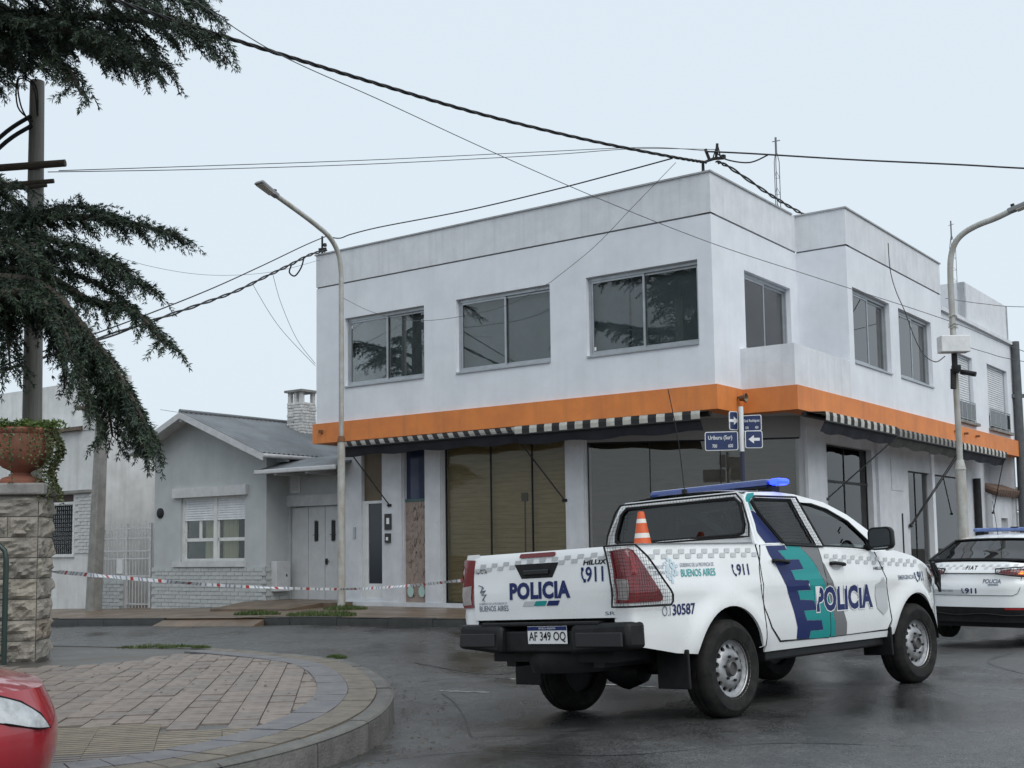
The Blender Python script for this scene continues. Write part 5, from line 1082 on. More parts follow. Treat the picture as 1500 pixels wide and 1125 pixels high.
for sgn, F, Fu in ((-1, RS, UP), (1, LS, UPL)):
    m = MB(); patch(m, blue, F, .06); m.build('blue_livery', NAVYD, tk, recalc=False)
    m = MB(); patch(m, teal1, lambda x, z: F(x, z, .0033), .06); m.build('teal_livery', TEALD, tk, recalc=False)
    m = MB(); patch(m, [(1.555, .90), (1.587, .60), (1.588, .528), (1.663, .528), (1.654, .646), (1.62, .74)], F, .05); m.build('teal_livery', TEALD, tk, recalc=False)
    m = MB(); patch(m, [(1.215, 1.312), (1.345, 1.205), (1.405, 1.145), (1.447, 1.08), (1.497, 1.0), (1.552, .91), (1.52, 1.14), (1.502, 1.302)], F, .05); m.build('grey_livery', GREYD, tk, recalc=False)
    m = MB(); patch(m, [(1.525, 1.17), (1.558, .93), (1.60, .82), (1.625, .745), (1.659, .646), (1.668, .528), (1.867, .53), (1.858, .636), (1.785, .772), (1.634, 1.003), (1.55, 1.15)], F, .05); m.build('grey_livery', GREYD, tk, recalc=False)
    m = MB(); patch(m, [(.755, 1.343), (.70, 1.42), (.675, 1.53), (.68, 1.62), (.757, 1.615), (.79, 1.59), (.985, 1.345)], Fu, .06); m.build('blue_livery', NAVYD, tk, recalc=False)
    m = MB(); patch(m, [(.681, 1.625), (.712, 1.725), (.765, 1.765), (.87, 1.775), (.85, 1.735), (.80, 1.727), (.75, 1.69), (.757, 1.62)], Fu, .05); m.build('teal_livery', TEALD, tk, recalc=False)
    fx = (lambda x, z: F(x, z, .005))
    if sgn < 0:
        text('lettering', 'POLICIA', 1.36, .762, .94, .185, lambda x, z: RS(x, z, .0052), DECALW, tk, spacing=1.06, bold=.085, sub=.07)
        text('lettering', 'POLICIA', 1.36, .762, .94, .185, lambda x, z: RS(x, z, .0066), NAVYD, tk, spacing=1.06, bold=.048, sub=.07)
        T_ = lambda *a, **k: text('lettering', *a, **k)
        T_('911', .215, 1.09, .16, .085, fx, NAVYD, tk, bold=.02); T_('911', 3.22, .965, .15, .085, fx, NAVYD, tk, bold=.03)
        T_('EMERGENCIAS', 2.83, .985, .32, .04, fx, SLATEP, tk, bold=.01)
        T_('GOBIERNO DE LA PROVINCIA DE', -.52, 1.168, .43, .028, fx, SLATEP, tk, bold=.005); T_('BUENOS AIRES', -.518, 1.095, .435, .055, fx, LTEAL, tk, bold=.012)
        T_('MINISTERIO DE', -.89, 1.158, .17, .026, fx, SLATEP, tk); T_('SEGURIDAD', -.84, 1.118, .12, .026, fx, SLATEP, tk)
        T_('O.I', -.78, .815, .10, .075, fx, SLATEP, tk, bold=-.01); T_('30587', -.655, .818, .275, .078, fx, NAVYD, tk, bold=.02)
        T_('HILUX', 2.39, 1.085, .20, .028, fx, BLACK, tk, bold=.02, shear=.2)
        m = MB(); random.seed(4)
        for _ in range(46):
            a, r = random.uniform(0, 2 * PI), .085 * math.sqrt(random.random()); q = random.uniform(.008, .02); cx_, cz_ = -.635 + r * math.cos(a), 1.155 + r * .9 * math.sin(a)
            m.poly([fx(cx_ + q * math.cos(t), cz_ + q * math.sin(t)) for t in (0, 1.3, 2.6, 3.9, 5.2)])
        m.poly([fx(-.65, 1.05), fx(-.62, 1.05), fx(-.628, 1.12), fx(-.642, 1.12)]); m.build('tree_emblem', LBLUE, tk, recalc=False)
        sh = [(2.537, 1.019), (2.475, .975), (2.395, .954), (2.375, .85), (2.40, .74), (2.519, .671), (2.60, .72), (2.60, .95)]
        m = MB(); patch(m, sh, fx, .05); m.build('shield_emblem', PALED, tk, recalc=False)
        for (cx_, cz_) in ((.178, 1.13), (3.185, 1.0)):
            m = MB(); m.tube([fx(cx_ - .018, cz_ + .04), fx(cx_ - .024, cz_ + .01), fx(cx_ - .012, cz_ - .025), fx(cx_ + .014, cz_ - .042)], .004, 4); m.poly([fx(cx_ - .03, cz_ + .045), fx(cx_ - .008, cz_ + .045), fx(cx_ - .008, cz_ + .022), fx(cx_ - .03, cz_ + .022)]); m.poly([fx(cx_ + .005, cz_ - .025), fx(cx_ + .025, cz_ - .035), fx(cx_ + .018, cz_ - .052), fx(cx_, cz_ - .042)]); m.build('phone_symbol', NAVYD, tk, recalc=False)
        ck = MB()                                   # chequered strip along the top of the side
        for k in range(56):
            x = -.86 + k * .074
            if .50 < x < 1.56 or x > 3.28: continue
            zt = 1.302 if x < .6 else 1.245 - .045 * (x - 1.5) / 1.0
            for r in range(2):
                if (k + r) % 2: ck.poly([fx(x, zt - .035 * r), fx(x + .07, zt - .035 * r), fx(x + .055, zt - .035 * (r + 1)), fx(x - .015, zt - .035 * (r + 1))])
        ck.build('chequered_strip', PALED, tk, recalc=False)['kind'] = 'stuff'
# tail lamps wrapping the corner, with wire guard on the right one
for sgn in (-1, 1):
    tl = [(-.135, 1.30), (.02, 1.312), (.06, 1.30), (.31, .965), (.315, .935), (.29, .925), (-.135, .925)]
    m = MB(); patch(m, tl, lambda s, z: unr(s, z, .014, sgn), .05, flange=(0, -sgn * .01, 0)); t_ = m.build('tail_lamp', REDL, tk, smooth=60, recalc=False)
    m = MB(); patch(m, [(-.125, .95), (-.03, .945), (-.02, 1.09), (-.125, 1.10)], lambda s, z: unr(s, z, .018, sgn), .05); m.build('reverse_lens', CLEARL, t_, recalc=False)
    m = MB(); patch(m, [(.02, 1.29), (.05, 1.285), (.10, 1.2), (.05, 1.12), (.0, 1.12)], lambda s, z: unr(s, z, .018, sgn), .05); m.build('bright_lens', mat('red_lens_bright', (.24, .009, .013), .1, coat=1), t_, recalc=False)
    if sgn < 0:
        g = [(-.15, 1.335), (.06, 1.335), (.16, 1.25), (.385, .97), (.39, .92), (.36, .895), (-.15, .90)]
        m = MB(); m.tube([unr(*p, .05, sgn) for p in dens(g, .04) + [g[0]]], .008, 5); gd = m.build('lamp_guard', BLACK, tk, smooth=60)
        m = MB(); s_ = -.15
        while s_ < .39:
            zs = [z for z in [.895 + i * .01 for i in range(46)] if inpoly(s_, z, g)]
            if len(zs) > 1: m.tube([unr(s_, zs[0], .05, sgn), unr(s_, (zs[0] + zs[-1]) / 2, .052, sgn), unr(s_, zs[-1], .05, sgn)], .0014, 3)
            s_ += .026
        z = .905
        while z < 1.335:
            ss_ = [s_ for s_ in [-.15 + i * .01 for i in range(56)] if inpoly(s_, z, g)]
            if len(ss_) > 1: m.tube([unr(q, z, .05, sgn) for q in dens([(ss_[0], 0), (ss_[-1], 0)], .04)[: int((ss_[-1] - ss_[0]) / .04) + 1] for q in [q[0]]] + [unr(ss_[-1], z, .05, sgn)], .0014, 3)
            z += .026
        m.build('guard_mesh', DARKMETAL, gd, recalc=False); gd['kind'] = 'stuff'
# tailgate
def TGm(a, z, o=0): return (RX - .012 - o + .02 * sm(1.28, 1.345, z) - .006 * math.exp(-((z - 1.0) / .1) ** 2), -a, z)
m = MB(); patch(m, [(-.722, .825), (.722, .825), (.722, 1.335), (-.722, 1.335)], TGm, .07, flange=(.05, 0, 0)); tg = m.build('tailgate', WPAINT, tk, smooth=50, recalc=False)
Tg = lambda a, z: TGm(a, z, .004)
m = MB(); m.add([TGm(a, z, .0) for a, z in ((-.26, 1.245), (.20, 1.245), (.13, 1.135), (-.19, 1.135))], [(0, 1, 2, 3)]); m.v = [(p[0] - .003, p[1], p[2]) for p in m.v]; hd = m.build('handle_recess', BLACK, tg)
m = MB(); m.box(RX - .034, RX - .017, -.10, .16, 1.16, 1.20); m.build('handle', mat('gloss_black', (.012, .012, .013), .15), hd, bevel=.008)
m = MB(); patch(m, rrect(-.20, .165, 1.292, 1.325, .014), lambda a, z: TGm(a, z, .012), .05, flange=(.012, 0, 0)); m.build('stop_lamp', mat('dark_red_lens', (.12, .006, .008), .15), tg, recalc=False)
text('lettering', 'POLICIA', -.315, .985, .61, .115, Tg, NAVYD, tg, bold=.05, spacing=1.06); text('lettering', '911', .465, 1.09, .165, .105, Tg, NAVYD, tg, bold=.02); text('lettering', 'BUENOS AIRES', -.665, .895, .32, .042, Tg, SLATEP, tg, bold=.01)
text('lettering', 'GOBIERNO DE LA PROVINCIA DE', -.665, .945, .31, .018, Tg, SLATEP, tg); text('lettering', 'TOYOTA', -.70, 1.19, .13, .036, Tg, BLACK, tg, bold=.02); text('lettering', 'HILUX', .445, 1.212, .22, .034, Tg, BLACK, tg, bold=.035, shear=.2); text('lettering', 'SR', .63, .845, .09, .025, Tg, SLATEP, tg)
m = MB()
for k, (mt_, a) in enumerate(((PALED, -.19), (TEALD, -.07), (NAVYD, .06))):
    q = MB(); q.poly([Tg(a, .925), Tg(a + .115, .925), Tg(a + .14, .962), Tg(a + .025, .962)]); q.build('flag_bar', mt_, tg)
m = MB(); m.tube([Tg(.435, 1.19), Tg(.425, 1.15), Tg(.435, 1.115), Tg(.455, 1.095)], .006, 4); m.poly([Tg(.42, 1.195), Tg(.445, 1.195), Tg(.445, 1.17), Tg(.42, 1.17)]); m.poly([Tg(.44, 1.11), Tg(.465, 1.11), Tg(.465, 1.085), Tg(.44, 1.085)]); m.build('phone_symbol', NAVYD, tg)
random.seed(8); m = MB(); P_c = [(-.66, 1.10), (-.61, 1.08), (-.64, 1.05), (-.59, 1.06), (-.63, 1.02), (-.58, 1.03), (-.62, .99), (-.60, .975)]
m.tube([Tg(*p) for p in P_c], .0035, 4); m.tube([Tg(p[0] - .01, p[1] + .012 * math.sin(i * 2)) for i, p in enumerate(P_c)], .003, 4); m.build('map_emblem', SLATEP, tg)
ck = MB()
for k in range(22):
    a = -.70 + k * .0645
    for r in range(2):
        z_ = 1.282 + .028 * a
        if (k + r) % 2 and not (-.30 < a < .2 and r == 1): ck.poly([Tg(a, z_ - .03 * r), Tg(a + .06, z_ - .03 * r), Tg(a + .05, z_ - .03 * (r + 1)), Tg(a - .01, z_ - .03 * (r + 1))])
ck.build('chequered_strip', PALED, tg, recalc=False)['kind'] = 'stuff'
# rear bumper with plate
bp_ = MB().box(-1.15, -1.0, -.36, .36, .58, .74).build('rear_bumper', BLACK, tk, bevel=.015)
for sgn in (-1, 1):
    m = MB(); m.hexa([(-1.02, sgn * .34, .56), (-1.0, sgn * .905, .60), (-1.17, sgn * .875, .61), (-1.215, sgn * .36, .57), (-1.02, sgn * .34, .795), (-1.0, sgn * .905, .795), (-1.155, sgn * .865, .795), (-1.20, sgn * .36, .775)])
    m.build('bumper_end', BLACK, bp_, bevel=.03, smooth=40)
m = MB(); m.box(-1.165, -1.02, -.6, .6, .775, .805); m.build('step_plate', BLACK, bp_, bevel=.01)
for sgn in (-1, 1):
    m = MB(); m.box(-1.216, -1.195, min(sgn * .42, sgn * .85), max(sgn * .42, sgn * .80), .625, .725); m.build('bumper_pad', mat('bumper_pad', (.016, .0165, .018), .6, bump=.2, bscale=400), bp_, bevel=.006)
Pl = lambda a, z: (-1.165 - .02 * (z - .70), -a, z)
m = MB(); m.poly([Pl(.10 - .2, .645), Pl(.10 + .2, .645), Pl(.10 + .2, .775), Pl(.10 - .2, .775)]); pt_ = m.build('licence_plate', DECALW, bp_)
m = MB(); m.poly([(p[0] - .002, p[1], p[2]) for p in (Pl(-.098, .744), Pl(.298, .744), Pl(.298, .773), Pl(-.098, .773))]); m.build('plate_strip', NAVYD, pt_)
text('lettering', 'AF 349 OQ', -.085, .658, .37, .075, lambda a, z: (Pl(a, z)[0] - .003, -a, z), BLACK, pt_, bold=.01); text('lettering', 'REPUBLICA ARGENTINA', .02, .752, .17, .014, lambda a, z: (Pl(a, z)[0] - .004, -a, z), DECALW, pt_)
# load bed inside, cab back, roof, glass, bonnet and nose
m = MB(); m.box(-1.07, .55, -.76, .76, .90, .94); m.build('bed_floor', BLACK, tk)
for sgn in (-1, 1):
    m = MB(); m.add([(-1.09, sgn * .76, .94), (.55, sgn * .76, .94), (.55, sgn * .76, 1.335), (-1.09, sgn * .76, 1.335)], [(0, 1, 2, 3)]); m.add([(-1.09, sgn * .757, 1.346), (.55, sgn * .757, 1.346), (.55, sgn * .86, 1.346), (-1.09, sgn * .86, 1.346)], [(0, 1, 2, 3)]); m.build('bed_rail', WPAINT, tk)
m = MB(); m.box(.55, .57, -.76, .76, .9, 1.335); m.build('bed_front', WPAINT, tk)
CBk = lambda y, z, o=0: (.60 + max(0, z - 1.33) * .20 + .03 * (y / .8) ** 2 - o, -y, z)
cbo = [(-.80, .95), (.80, .95), (.815, 1.33), (.765, 1.50), (.70, 1.66), (.665, 1.745), (.60, 1.785), (-.60, 1.785), (-.665, 1.745), (-.70, 1.66), (-.765, 1.50), (-.815, 1.33)]
rwin = [(-.68, 1.44), (-.62, 1.415), (.62, 1.415), (.68, 1.44), (.685, 1.50), (.635, 1.68), (.58, 1.73), (-.58, 1.73), (-.635, 1.68), (-.685, 1.50)]
m = MB(); patch(m, cbo, CBk, .09, [rwin], flange=(.03, 0, 0)); m.build('cab_back', WPAINT, tk, smooth=50, recalc=False)
m = MB(); patch(m, rwin, lambda y, z: CBk(y, z, -.01), .15); rg = m.build('rear_window', TINT, tk, recalc=False)
m = MB(); m.tube([CBk(*p, .004) for p in rwin + [rwin[0]]], .016, 5); m.build('window_seal', BLACK, rg, smooth=60)
def guard(F, out, name, step, parent, r=.0013, rim=.009, ring=None):
    m = MB(); m.tube([F(*p) for p in dens(out, .06) + [out[0]]], rim, 5); g = m.build(name, BLACK, parent, smooth=60); m = MB()
    x0, x1 = min(p[0] for p in out), max(p[0] for p in out); y0, y1 = min(p[1] for p in out), max(p[1] for p in out); q = x0 + step
    def runs(vals, test):
        run = []
        for v in vals:
            if test(v): run.append(v)
            else:
                if len(run) > 1: yield run
                run = []
        if len(run) > 1: yield run
    while q < x1:
        for zz in runs([y0 + i * .008 for i in range(int((y1 - y0) / .008) + 1)], lambda v: inpoly(q, v, out) and not (ring and inpoly(q, v, ring))): m.tube([F(q, zz[0]), F(q, zz[-1])], r, 3)
        q += step
    q = y0 + step
    while q < y1:
        for zz in runs([x0 + i * .008 for i in range(int((x1 - x0) / .008) + 1)], lambda v: inpoly(v, q, out) and not (ring and inpoly(v, q, ring))): m.tube([F(zz[0], q), F((zz[0] + zz[-1]) / 2, q), F(zz[-1], q)], r, 3)
        q += step
    m.build('guard_mesh', DARKMETAL, g, recalc=False)['kind'] = 'stuff'; return g
gout = [(-.76, 1.40), (.76, 1.40), (.755, 1.50), (.68, 1.70), (.62, 1.765), (-.62, 1.765), (-.68, 1.70), (-.755, 1.50)]
guard(lambda y, z: CBk(y, z, .045), gout, 'window_guard', .034, rg, ring=[(a * .93, 1.575 + (b - 1.575) * .90) for a, b in rwin])
guard(lambda x, z: (x, -U(x, z) - .035, z), [(1.0, 1.325), (1.60, 1.305), (1.46, 1.745), (.81, 1.74), (.745, 1.70), (.78, 1.60)], 'window_guard', .026, tk)
guard(lambda x, z: (x, U(x, z) + .035, z), [(1.0, 1.325), (1.60, 1.305), (1.46, 1.745), (.81, 1.74), (.745, 1.70), (.78, 1.60)], 'window_guard', .03, tk)
edge = [(.70, 1.775), (.76, 1.785), (1.2, 1.79), (1.5, 1.775), (1.95, 1.712)]
def lerp_poly(P, t):
    L = [0]
    for i in range(1, len(P)): L.append(L[-1] + math.hypot(P[i][0] - P[i - 1][0], P[i][1] - P[i - 1][1]))
    s_ = t * L[-1]
    for i in range(1, len(P)):
        if L[i] >= s_ - 1e-9: q = (s_ - L[i - 1]) / (L[i] - L[i - 1]); return (P[i - 1][0] + (P[i][0] - P[i - 1][0]) * q, P[i - 1][1] + (P[i][1] - P[i - 1][1]) * q)
    return P[-1]
def across(P, crown, bulge, Yf, inset=0):
    def fn(i, j):
        x, z = lerp_poly(P, i); y = (2 * j - 1); ye = Yf(x, z) - inset; k = 1 - abs(y) ** 2.6
        return (x + bulge * (1 - y * y), y * ye, z + crown * k)
    return fn
m = MB(); m.grid(across(edge, .045, .06, U), 12, 16); m.build('roof', WPAINT, tk, smooth=60, recalc=False)
m = MB(); m.grid(across([(1.96, 1.71), (2.3, 1.60), (2.64, 1.445), (2.87, 1.295)], .02, .10, U, .03), 8, 12); m.build('windscreen', CARGLASS, tk, smooth=60, recalc=False)
m = MB(); m.grid(across([(2.86, 1.262), (3.2, 1.205), (3.55, 1.115), (3.80, 1.03), (3.93, .93)], .05, .06, S), 12, 14); m.build('bonnet', WPAINT, tk, smooth=60, recalc=False)
NOSE = lambda y, z: (3.955 + .14 * (1 - (y / .72) ** 2) - .02 * (z - .6) ** 2, y, z)
m = MB(); patch(m, [(-.70, .40), (.70, .40), (.70, .95), (-.70, .95)], NOSE, .1); m.build('front_bumper', WPAINT, tk, smooth=50, recalc=False)
m = MB(); patch(m, [(-.45, .55), (.45, .55), (.50, .9), (-.50, .9)], lambda y, z: (NOSE(y, z)[0] + .006, y, z), .1); m.build('grille', BLACK, tk, recalc=False)
for sgn in (-1, 1):
    hl = [(3.52, .99), (3.80, .90), (3.955, .86), (3.94, .93), (3.80, 1.02), (3.56, 1.09)]
    m = MB(); patch(m, hl, lambda x, z: (x, sgn * (S(x, z) + .006), z), .05); m.build('headlamp', CLEARL, tk, recalc=False)
    m = MB(); pts_ = [(3.50, 1.13), (3.62, 1.13), (3.98, .95), (3.99, .84), (3.62, .93)]
    F = lambda x, z: (x, sgn * (S(x, z) + .07), z)
    guard(F, pts_, 'headlamp_guard', .03, tk, r=.004, rim=.014)
    m = MB(); m.tube([F(3.55, 1.12), F(3.72, 1.02), F(3.95, .90)], .016, 6); m.tube([F(3.52, 1.08), F(3.75, .96)], .012, 6); m.build('guard_brace', BLACK, tk, smooth=60)
# cabin, seats, chassis
m = MB(); m.box(.68, 2.75, -.74, .74, .55, .62); m.box(.70, .78, -.66, .66, .62, 1.40); m.box(2.45, 2.75, -.70, .70, .7, 1.18); m.build('cabin_floor', CABIN, tk)
SEAT = mat('dark_seat', (.03, .031, .034), .8)
for y in (-.38, .38):
    m = MB(); m.hexa([(1.50, y - .24, .65), (1.62, y - .24, .65), (1.62, y + .24, .65), (1.50, y + .24, .65), (1.36, y - .22, 1.38), (1.46, y - .22, 1.38), (1.46, y + .22, 1.38), (1.36, y + .22, 1.38)]); m.box(1.33, 1.42, y - .13, y + .13, 1.40, 1.58); m.box(1.5, 2.0, y - .25, y + .25, .62, .82); m.build('seat', SEAT, tk, bevel=.04)
m = MB(); m.lathe([(.17, -.015), (.185, 0), (.17, .015), (.155, 0), (.17, -.015)], 20, (2.35, .38, 1.15), 'x'); m.build('steering_wheel', BLACK, tk, smooth=60)
m = MB(); m.box(-1.0, 3.7, -.50, -.40, .46, .60); m.box(-1.0, 3.7, .40, .50, .46, .60); m.box(-.9, .45, -.7, .7, .62, .88); m.box(-1.02, -.62, -.62, .62, .50, .70); m.box(.5, 3.6, -.55, .55, .42, .6); m.tube([(-.9, -.3, .50), (.6, -.3, .46)], .05, 8); m.build('chassis', BLACK, tk)
m = MB(); m.tube([(WXO, -.75, .375), (WXO, .75, .375)], .055, 10); m.lathe([(0, -.2), (.1, -.17), (.16, 0), (.1, .17), (0, .2)], 12, (0, .1, .36), 'y'); m.lathe([(.2, -.11), (.34, -.1), (.37, 0), (.34, .1), (.2, .11)], 20, (-.75, 0, .52), 'z'); m.build('rear_axle', BLACK, tk, smooth=50)
# wheels
def make_wheel(root, loc, side, R=.375, W=.235, rimR=.225, holes=14, rim_mat=STEEL, spin=0):
    h = W / 2
    m = MB(); m.lathe([(rimR - .005, -h + .02), (rimR + .02, -h + .005), (R - .06, -h - .004), (R - .018, -h + .018), (R, -h + .045), (R + .001, -.03), (R - .008, -.028), (R - .008, -.02), (R + .002, -.018), (R + .002, .018), (R - .008, .02), (R - .008, .028), (R + .001, .03), (R, h - .045), (R - .018, h - .018), (R - .06, h + .004), (rimR + .02, h - .005), (rimR - .005, h - .02), (rimR - .02, 0), (rimR - .005, -h + .02)], 48, (0, 0, 0), 'y')
    wh = m.build('wheel', RUBBER, root, smooth=35); wh.location = loc; wh.rotation_euler = (0, spin, 0)
    def zr(r):
        t = r / rimR; return side * (h - .03 - .055 * (1 - sm(.45, .62, t)) * 0 - .03 * sm(.55, .8, t) + .02 * sm(.82, .97, t) - (.02 if t < .3 else 0))
    D = lambda a, b: (a, zr(math.hypot(a, b)), b)
    hl_ = []
    for k in range(holes):
        an = 2 * PI * k / holes; c = .165 / .225 * rimR; ca, sa = math.cos(an), math.sin(an); pr = .017 * rimR / .225; pt2 = .0225 * rimR / .225
        hl_.append([(c * ca + pr * math.cos(t) * ca - pt2 * math.sin(t) * sa, c * sa + pr * math.cos(t) * sa + pt2 * math.sin(t) * ca) for t in [i * PI / 5 for i in range(10)]])
    m = MB(); patch(m, arc(0, 0, rimR - .004, 0, 360, 40)[:-1], D, .022, hl_, flange=(0, -side * .02, 0)); rm = m.build('rim', rim_mat, wh, smooth=50, recalc=False)
    m = MB(); m.lathe([(rimR - .012, side * (h - .035)), (rimR + .008, side * (h - .012)), (rimR + .012, side * (h - .02))], 40, (0, 0, 0), 'y'); m.build('rim_lip', rim_mat, wh, smooth=50)
    m = MB(); m.lathe([(.062, side * (h - .05)), (.058, side * (h - .02)), (.05, side * (h - .012)), (.046, side * (h - .03)), (0, side * (h - .03))], 20, (0, 0, 0), 'y'); m.build('hub', mat('hub_grey', (.11, .11, .11), .5, metal=.5), wh, smooth=40)
    for k in range(6): an = k * PI / 3; m = MB(); m.tube([(.095 * math.cos(an), side * (h - .045), .095 * math.sin(an)), (.095 * math.cos(an), side * (h - .012), .095 * math.sin(an))], .011, 6); m.build('wheel_nut', DARKMETAL, wh)
    m = MB(); m.lathe([(0, side * (-h + .06)), (rimR - .01, side * (-h + .06))], 24, (0, 0, 0), 'y'); m.build('brake_drum', BLACK, wh)
    return wh
for (x, sgn) in ((WXO, -1), (WXO, 1), (3.085 + WXO, -1), (3.085 + WXO, 1)):
    wh = make_wheel(tk, (x, sgn * .775, .378), sgn, spin=random.uniform(0, 1))
    if x > 1: wh.rotation_euler = (0, .2, rad(-3))
# light bar and aerial
LB = mat('blue_lightbar', (.012, .035, .17), .2, (.02, .05, .22), 9, coat=1); LBON = mat('lit_blue_lamp', (.02, .05, .9), .2, emit=(.02, .05, 1.0), estr=3.0)
m = MB(); m.box(1.14, 1.34, -.62, .66, 1.845, 1.905); lb = m.build('light_bar', LB, tk, bevel=.025)
m = MB(); m.box(1.15, 1.33, -.74, -.622, 1.846, 1.904); m.build('lit_lamp', LBON, lb, bevel=.03)
m = MB(); m.box(1.16, 1.32, -.6, .6, 1.83, 1.844); m.box(1.18, 1.30, -.64, -.5, 1.76, 1.84); m.box(1.18, 1.30, .5, .64, 1.76, 1.84); m.build('light_bar_base', BLACK, lb)
m = MB(); m.tube([(.82, .02, 1.82), (.82, .02, 1.86)], .025, 8); m.tube(catmull([(.82, .02, 1.86), (.83, .06, 2.3), (.86, .16, 2.78)], 6), .004, 4); m.build('whip_aerial', BLACK, tk)
# traffic cone standing in the load bed
co = thing('traffic_cone', 'orange traffic cone with white bands in the pickup bed', 'traffic cone', (0, 0, 0))
co.matrix_world = Matrix.Translation(torg) @ Matrix.Rotation(tth, 4, 'Z') @ Matrix.Rotation(troll, 4, 'X') @ Matrix.Translation((.22, .045, .942))
CO = mat('cone_orange', (.72, .12, .03), .5, (.60, .10, .03), 9); CW = mat('cone_white', (.72, .70, .66), .5)
cr_ = lambda z: .155 - .128 * z / .715
for (z0, z1, mt_) in ((.03, .30, CO), (.30, .40, CW), (.40, .495, CO), (.495, .535, CW), (.535, .62, CO), (.62, .655, CW), (.655, .715, CO)):
    m = MB(); m.lathe([(cr_(z0), z0), (cr_(z1), z1)] + ([(.015, .718)] if z1 > .71 else []), 24); m.build('cone_band', mt_, co, smooth=50)
m = MB(); m.box(-.19, .19, -.19, .19, 0, .035); m.build('base', CO, co, bevel=.015)

# ============================================================ SEDAN-TYPE CAR BUILDER (police sedan, red car)
def car(root, paint, p, livery=False):
    W, XR_, XF, ZB = p['w'], p['xr'], p['xf'], .24       # half width, rear end, front end, floor
    belt = p['belt']; WBs = p['wb']
    zbelt = lambda x: lerp_x(belt, x)
    def Ys(x, z):
        y = W - .05 * max(0, (z - .75) / .3) ** 2 - .045 * max(0, (.55 - z) / .3) ** 2
        y += .012 * math.exp(-((z - .78) / .04) ** 2)
        for cx in (0, WBs): y += .014 * math.exp(-((math.hypot(x - cx, z - .31) - .37) / .07) ** 2)
        return y - (.10 * max(0, (x - (XF - .9)) / .6) ** 2) - (.05 * max(0, (XR_ + .8 - x) / .5) ** 2)
    kR, kF = .36, p.get('kf', .40)
    Re = lambda y, z: (XR_ + p['rear'](z) + kR * (abs(y) / Ys(XR_ + kR, z)) ** 4.5, y, z)
    Fr = lambda y, z: (XF - p['front'](z) - kF * (abs(y) / Ys(XF - kF, z)) ** 3.2, y, z)
    for sgn in (-1, 1):
        a1 = arc(0, .31, .355, 172, 8, 18); a2 = arc(WBs, .31, .355, 172, 8, 18); xs = [XR_ + kR + .002 + (XF - kF - XR_ - kR - .004) * i / 40 for i in range(41)]
        P = [(XR_ + kR + .002, .30)] + ([(-.40, .27)] if XR_ + kR < -.42 else []) + a1 + [(.42, .2), (WBs - .42, .2)] + a2 + ([(WBs + .4, .27)] if XF - kF > WBs + .42 else []) + [(XF - kF - .002, .28)] + [(x, zbelt(x)) for x in reversed(xs)]
        def sf(x, z, o=0):
            zr_ = p['rear'](z) * sm(XR_ + 1.1, XR_ + kR, x); zf_ = p['front'](z) * sm(XF - 1.1, XF - kF, x); return (x + zr_ - zf_, sgn * (Ys(x, z) + o), z)
        m = MB(); patch(m, P, sf, .07, flange=(0, -sgn * .03, 0)); m.build('body_side', paint, root, smooth=50, recalc=False)
        for dx_ in p['doors']:
            m = MB(); m.tube([sf(dx_ + .03 * (z - .6), z, .001) for z in [.30 + .07 * i for i in range(9)]], .004, 4); m.build('door_seam', BLACK, root, recalc=False)
        for cx in (0, WBs): m = MB(); m.lathe([(.353, sgn * .4), (.353, sgn * (W - .03))], 20, (cx, 0, .31), 'y', a0=0, a1=PI); m.lathe([(.02, sgn * .4), (.353, sgn * .4)], 20, (cx, 0, .31), 'y', a0=0, a1=PI); m.build('wheel_well', BLACK, root, recalc=False)
        # glasshouse side
        gt_ = p['glass']; m = MB(); Gy = lambda x, z: Ys(x, zbelt(x)) - .035 - (z - zbelt(x)) * .40
        side = p['house']; m = MB(); patch(m, side, lambda x, z: (x, sgn * Gy(x, z), z), .09, gt_, flange=(0, -sgn * .02, 0)); m.build('pillar_frame', paint, root, smooth=50, recalc=False)
        for g_ in gt_: m = MB(); patch(m, g_, lambda x, z: (x, sgn * (Gy(x, z) - .01), z), .14); m.build('side_glass', TINT, root, recalc=False)
        m = MB(); N = 30; x0, x1 = side[0][0], side[-1][0]; xs2 = [x0 + (x1 - x0) * i / N for i in range(N + 1)]
        m.add([q for x in xs2 for q in ((x, sgn * (Ys(x, zbelt(x)) - .001), zbelt(x) - .002), (x, sgn * (Gy(x, zbelt(x) + .01) - .005), zbelt(x) + .012))], [(2 * i, 2 * i + 1, 2 * i + 3, 2 * i + 2) for i in range(N)]); m.build('shoulder', paint, root, recalc=False, smooth=60)
        m = MB(); m.lathe([(0, -.1), (.05, -.09), (.07, -.02), (.065, .05)], 12, (p['mir'], sgn * (W + .08), zbelt(p['mir']) + .07), 'x'); m.build('mirror', paint, root, smooth=50)
    Gy = lambda x, z: Ys(x, zbelt(x)) - .035 - (z - zbelt(x)) * .40
    zt = zbelt(XR_ + kR)
    rear_out = [(-W + .0, .30), (W - .0, .30), (W - .0, zt), (W * .5, p['ztail']), (-W * .5, p['ztail']), (-W + .0, zt)]
    rear_out = [(max(-Ys(XR_ + kR, b), min(Ys(XR_ + kR, b), a)), b) for a, b in dens(rear_out, .05)]
    m = MB(); patch(m, rear_out, Re, .06, flange=(.03, 0, 0)); m.build('rear_panel', paint, root, smooth=50, recalc=False)
    zf = zbelt(XF - kF); fo = [(-W, .28), (W, .28), (W, zf), (W * .5, p['znose']), (-W * .5, p['znose']), (-W, zf)]
    fo = [(max(-Ys(XF - kF, b), min(Ys(XF - kF, b), a)), b) for a, b in dens(fo, .05)]
    m = MB(); patch(m, fo, Fr, .06); m.build('front_panel', paint, root, smooth=50, recalc=False)
    Gw = lambda x, z: Gy(x, z)
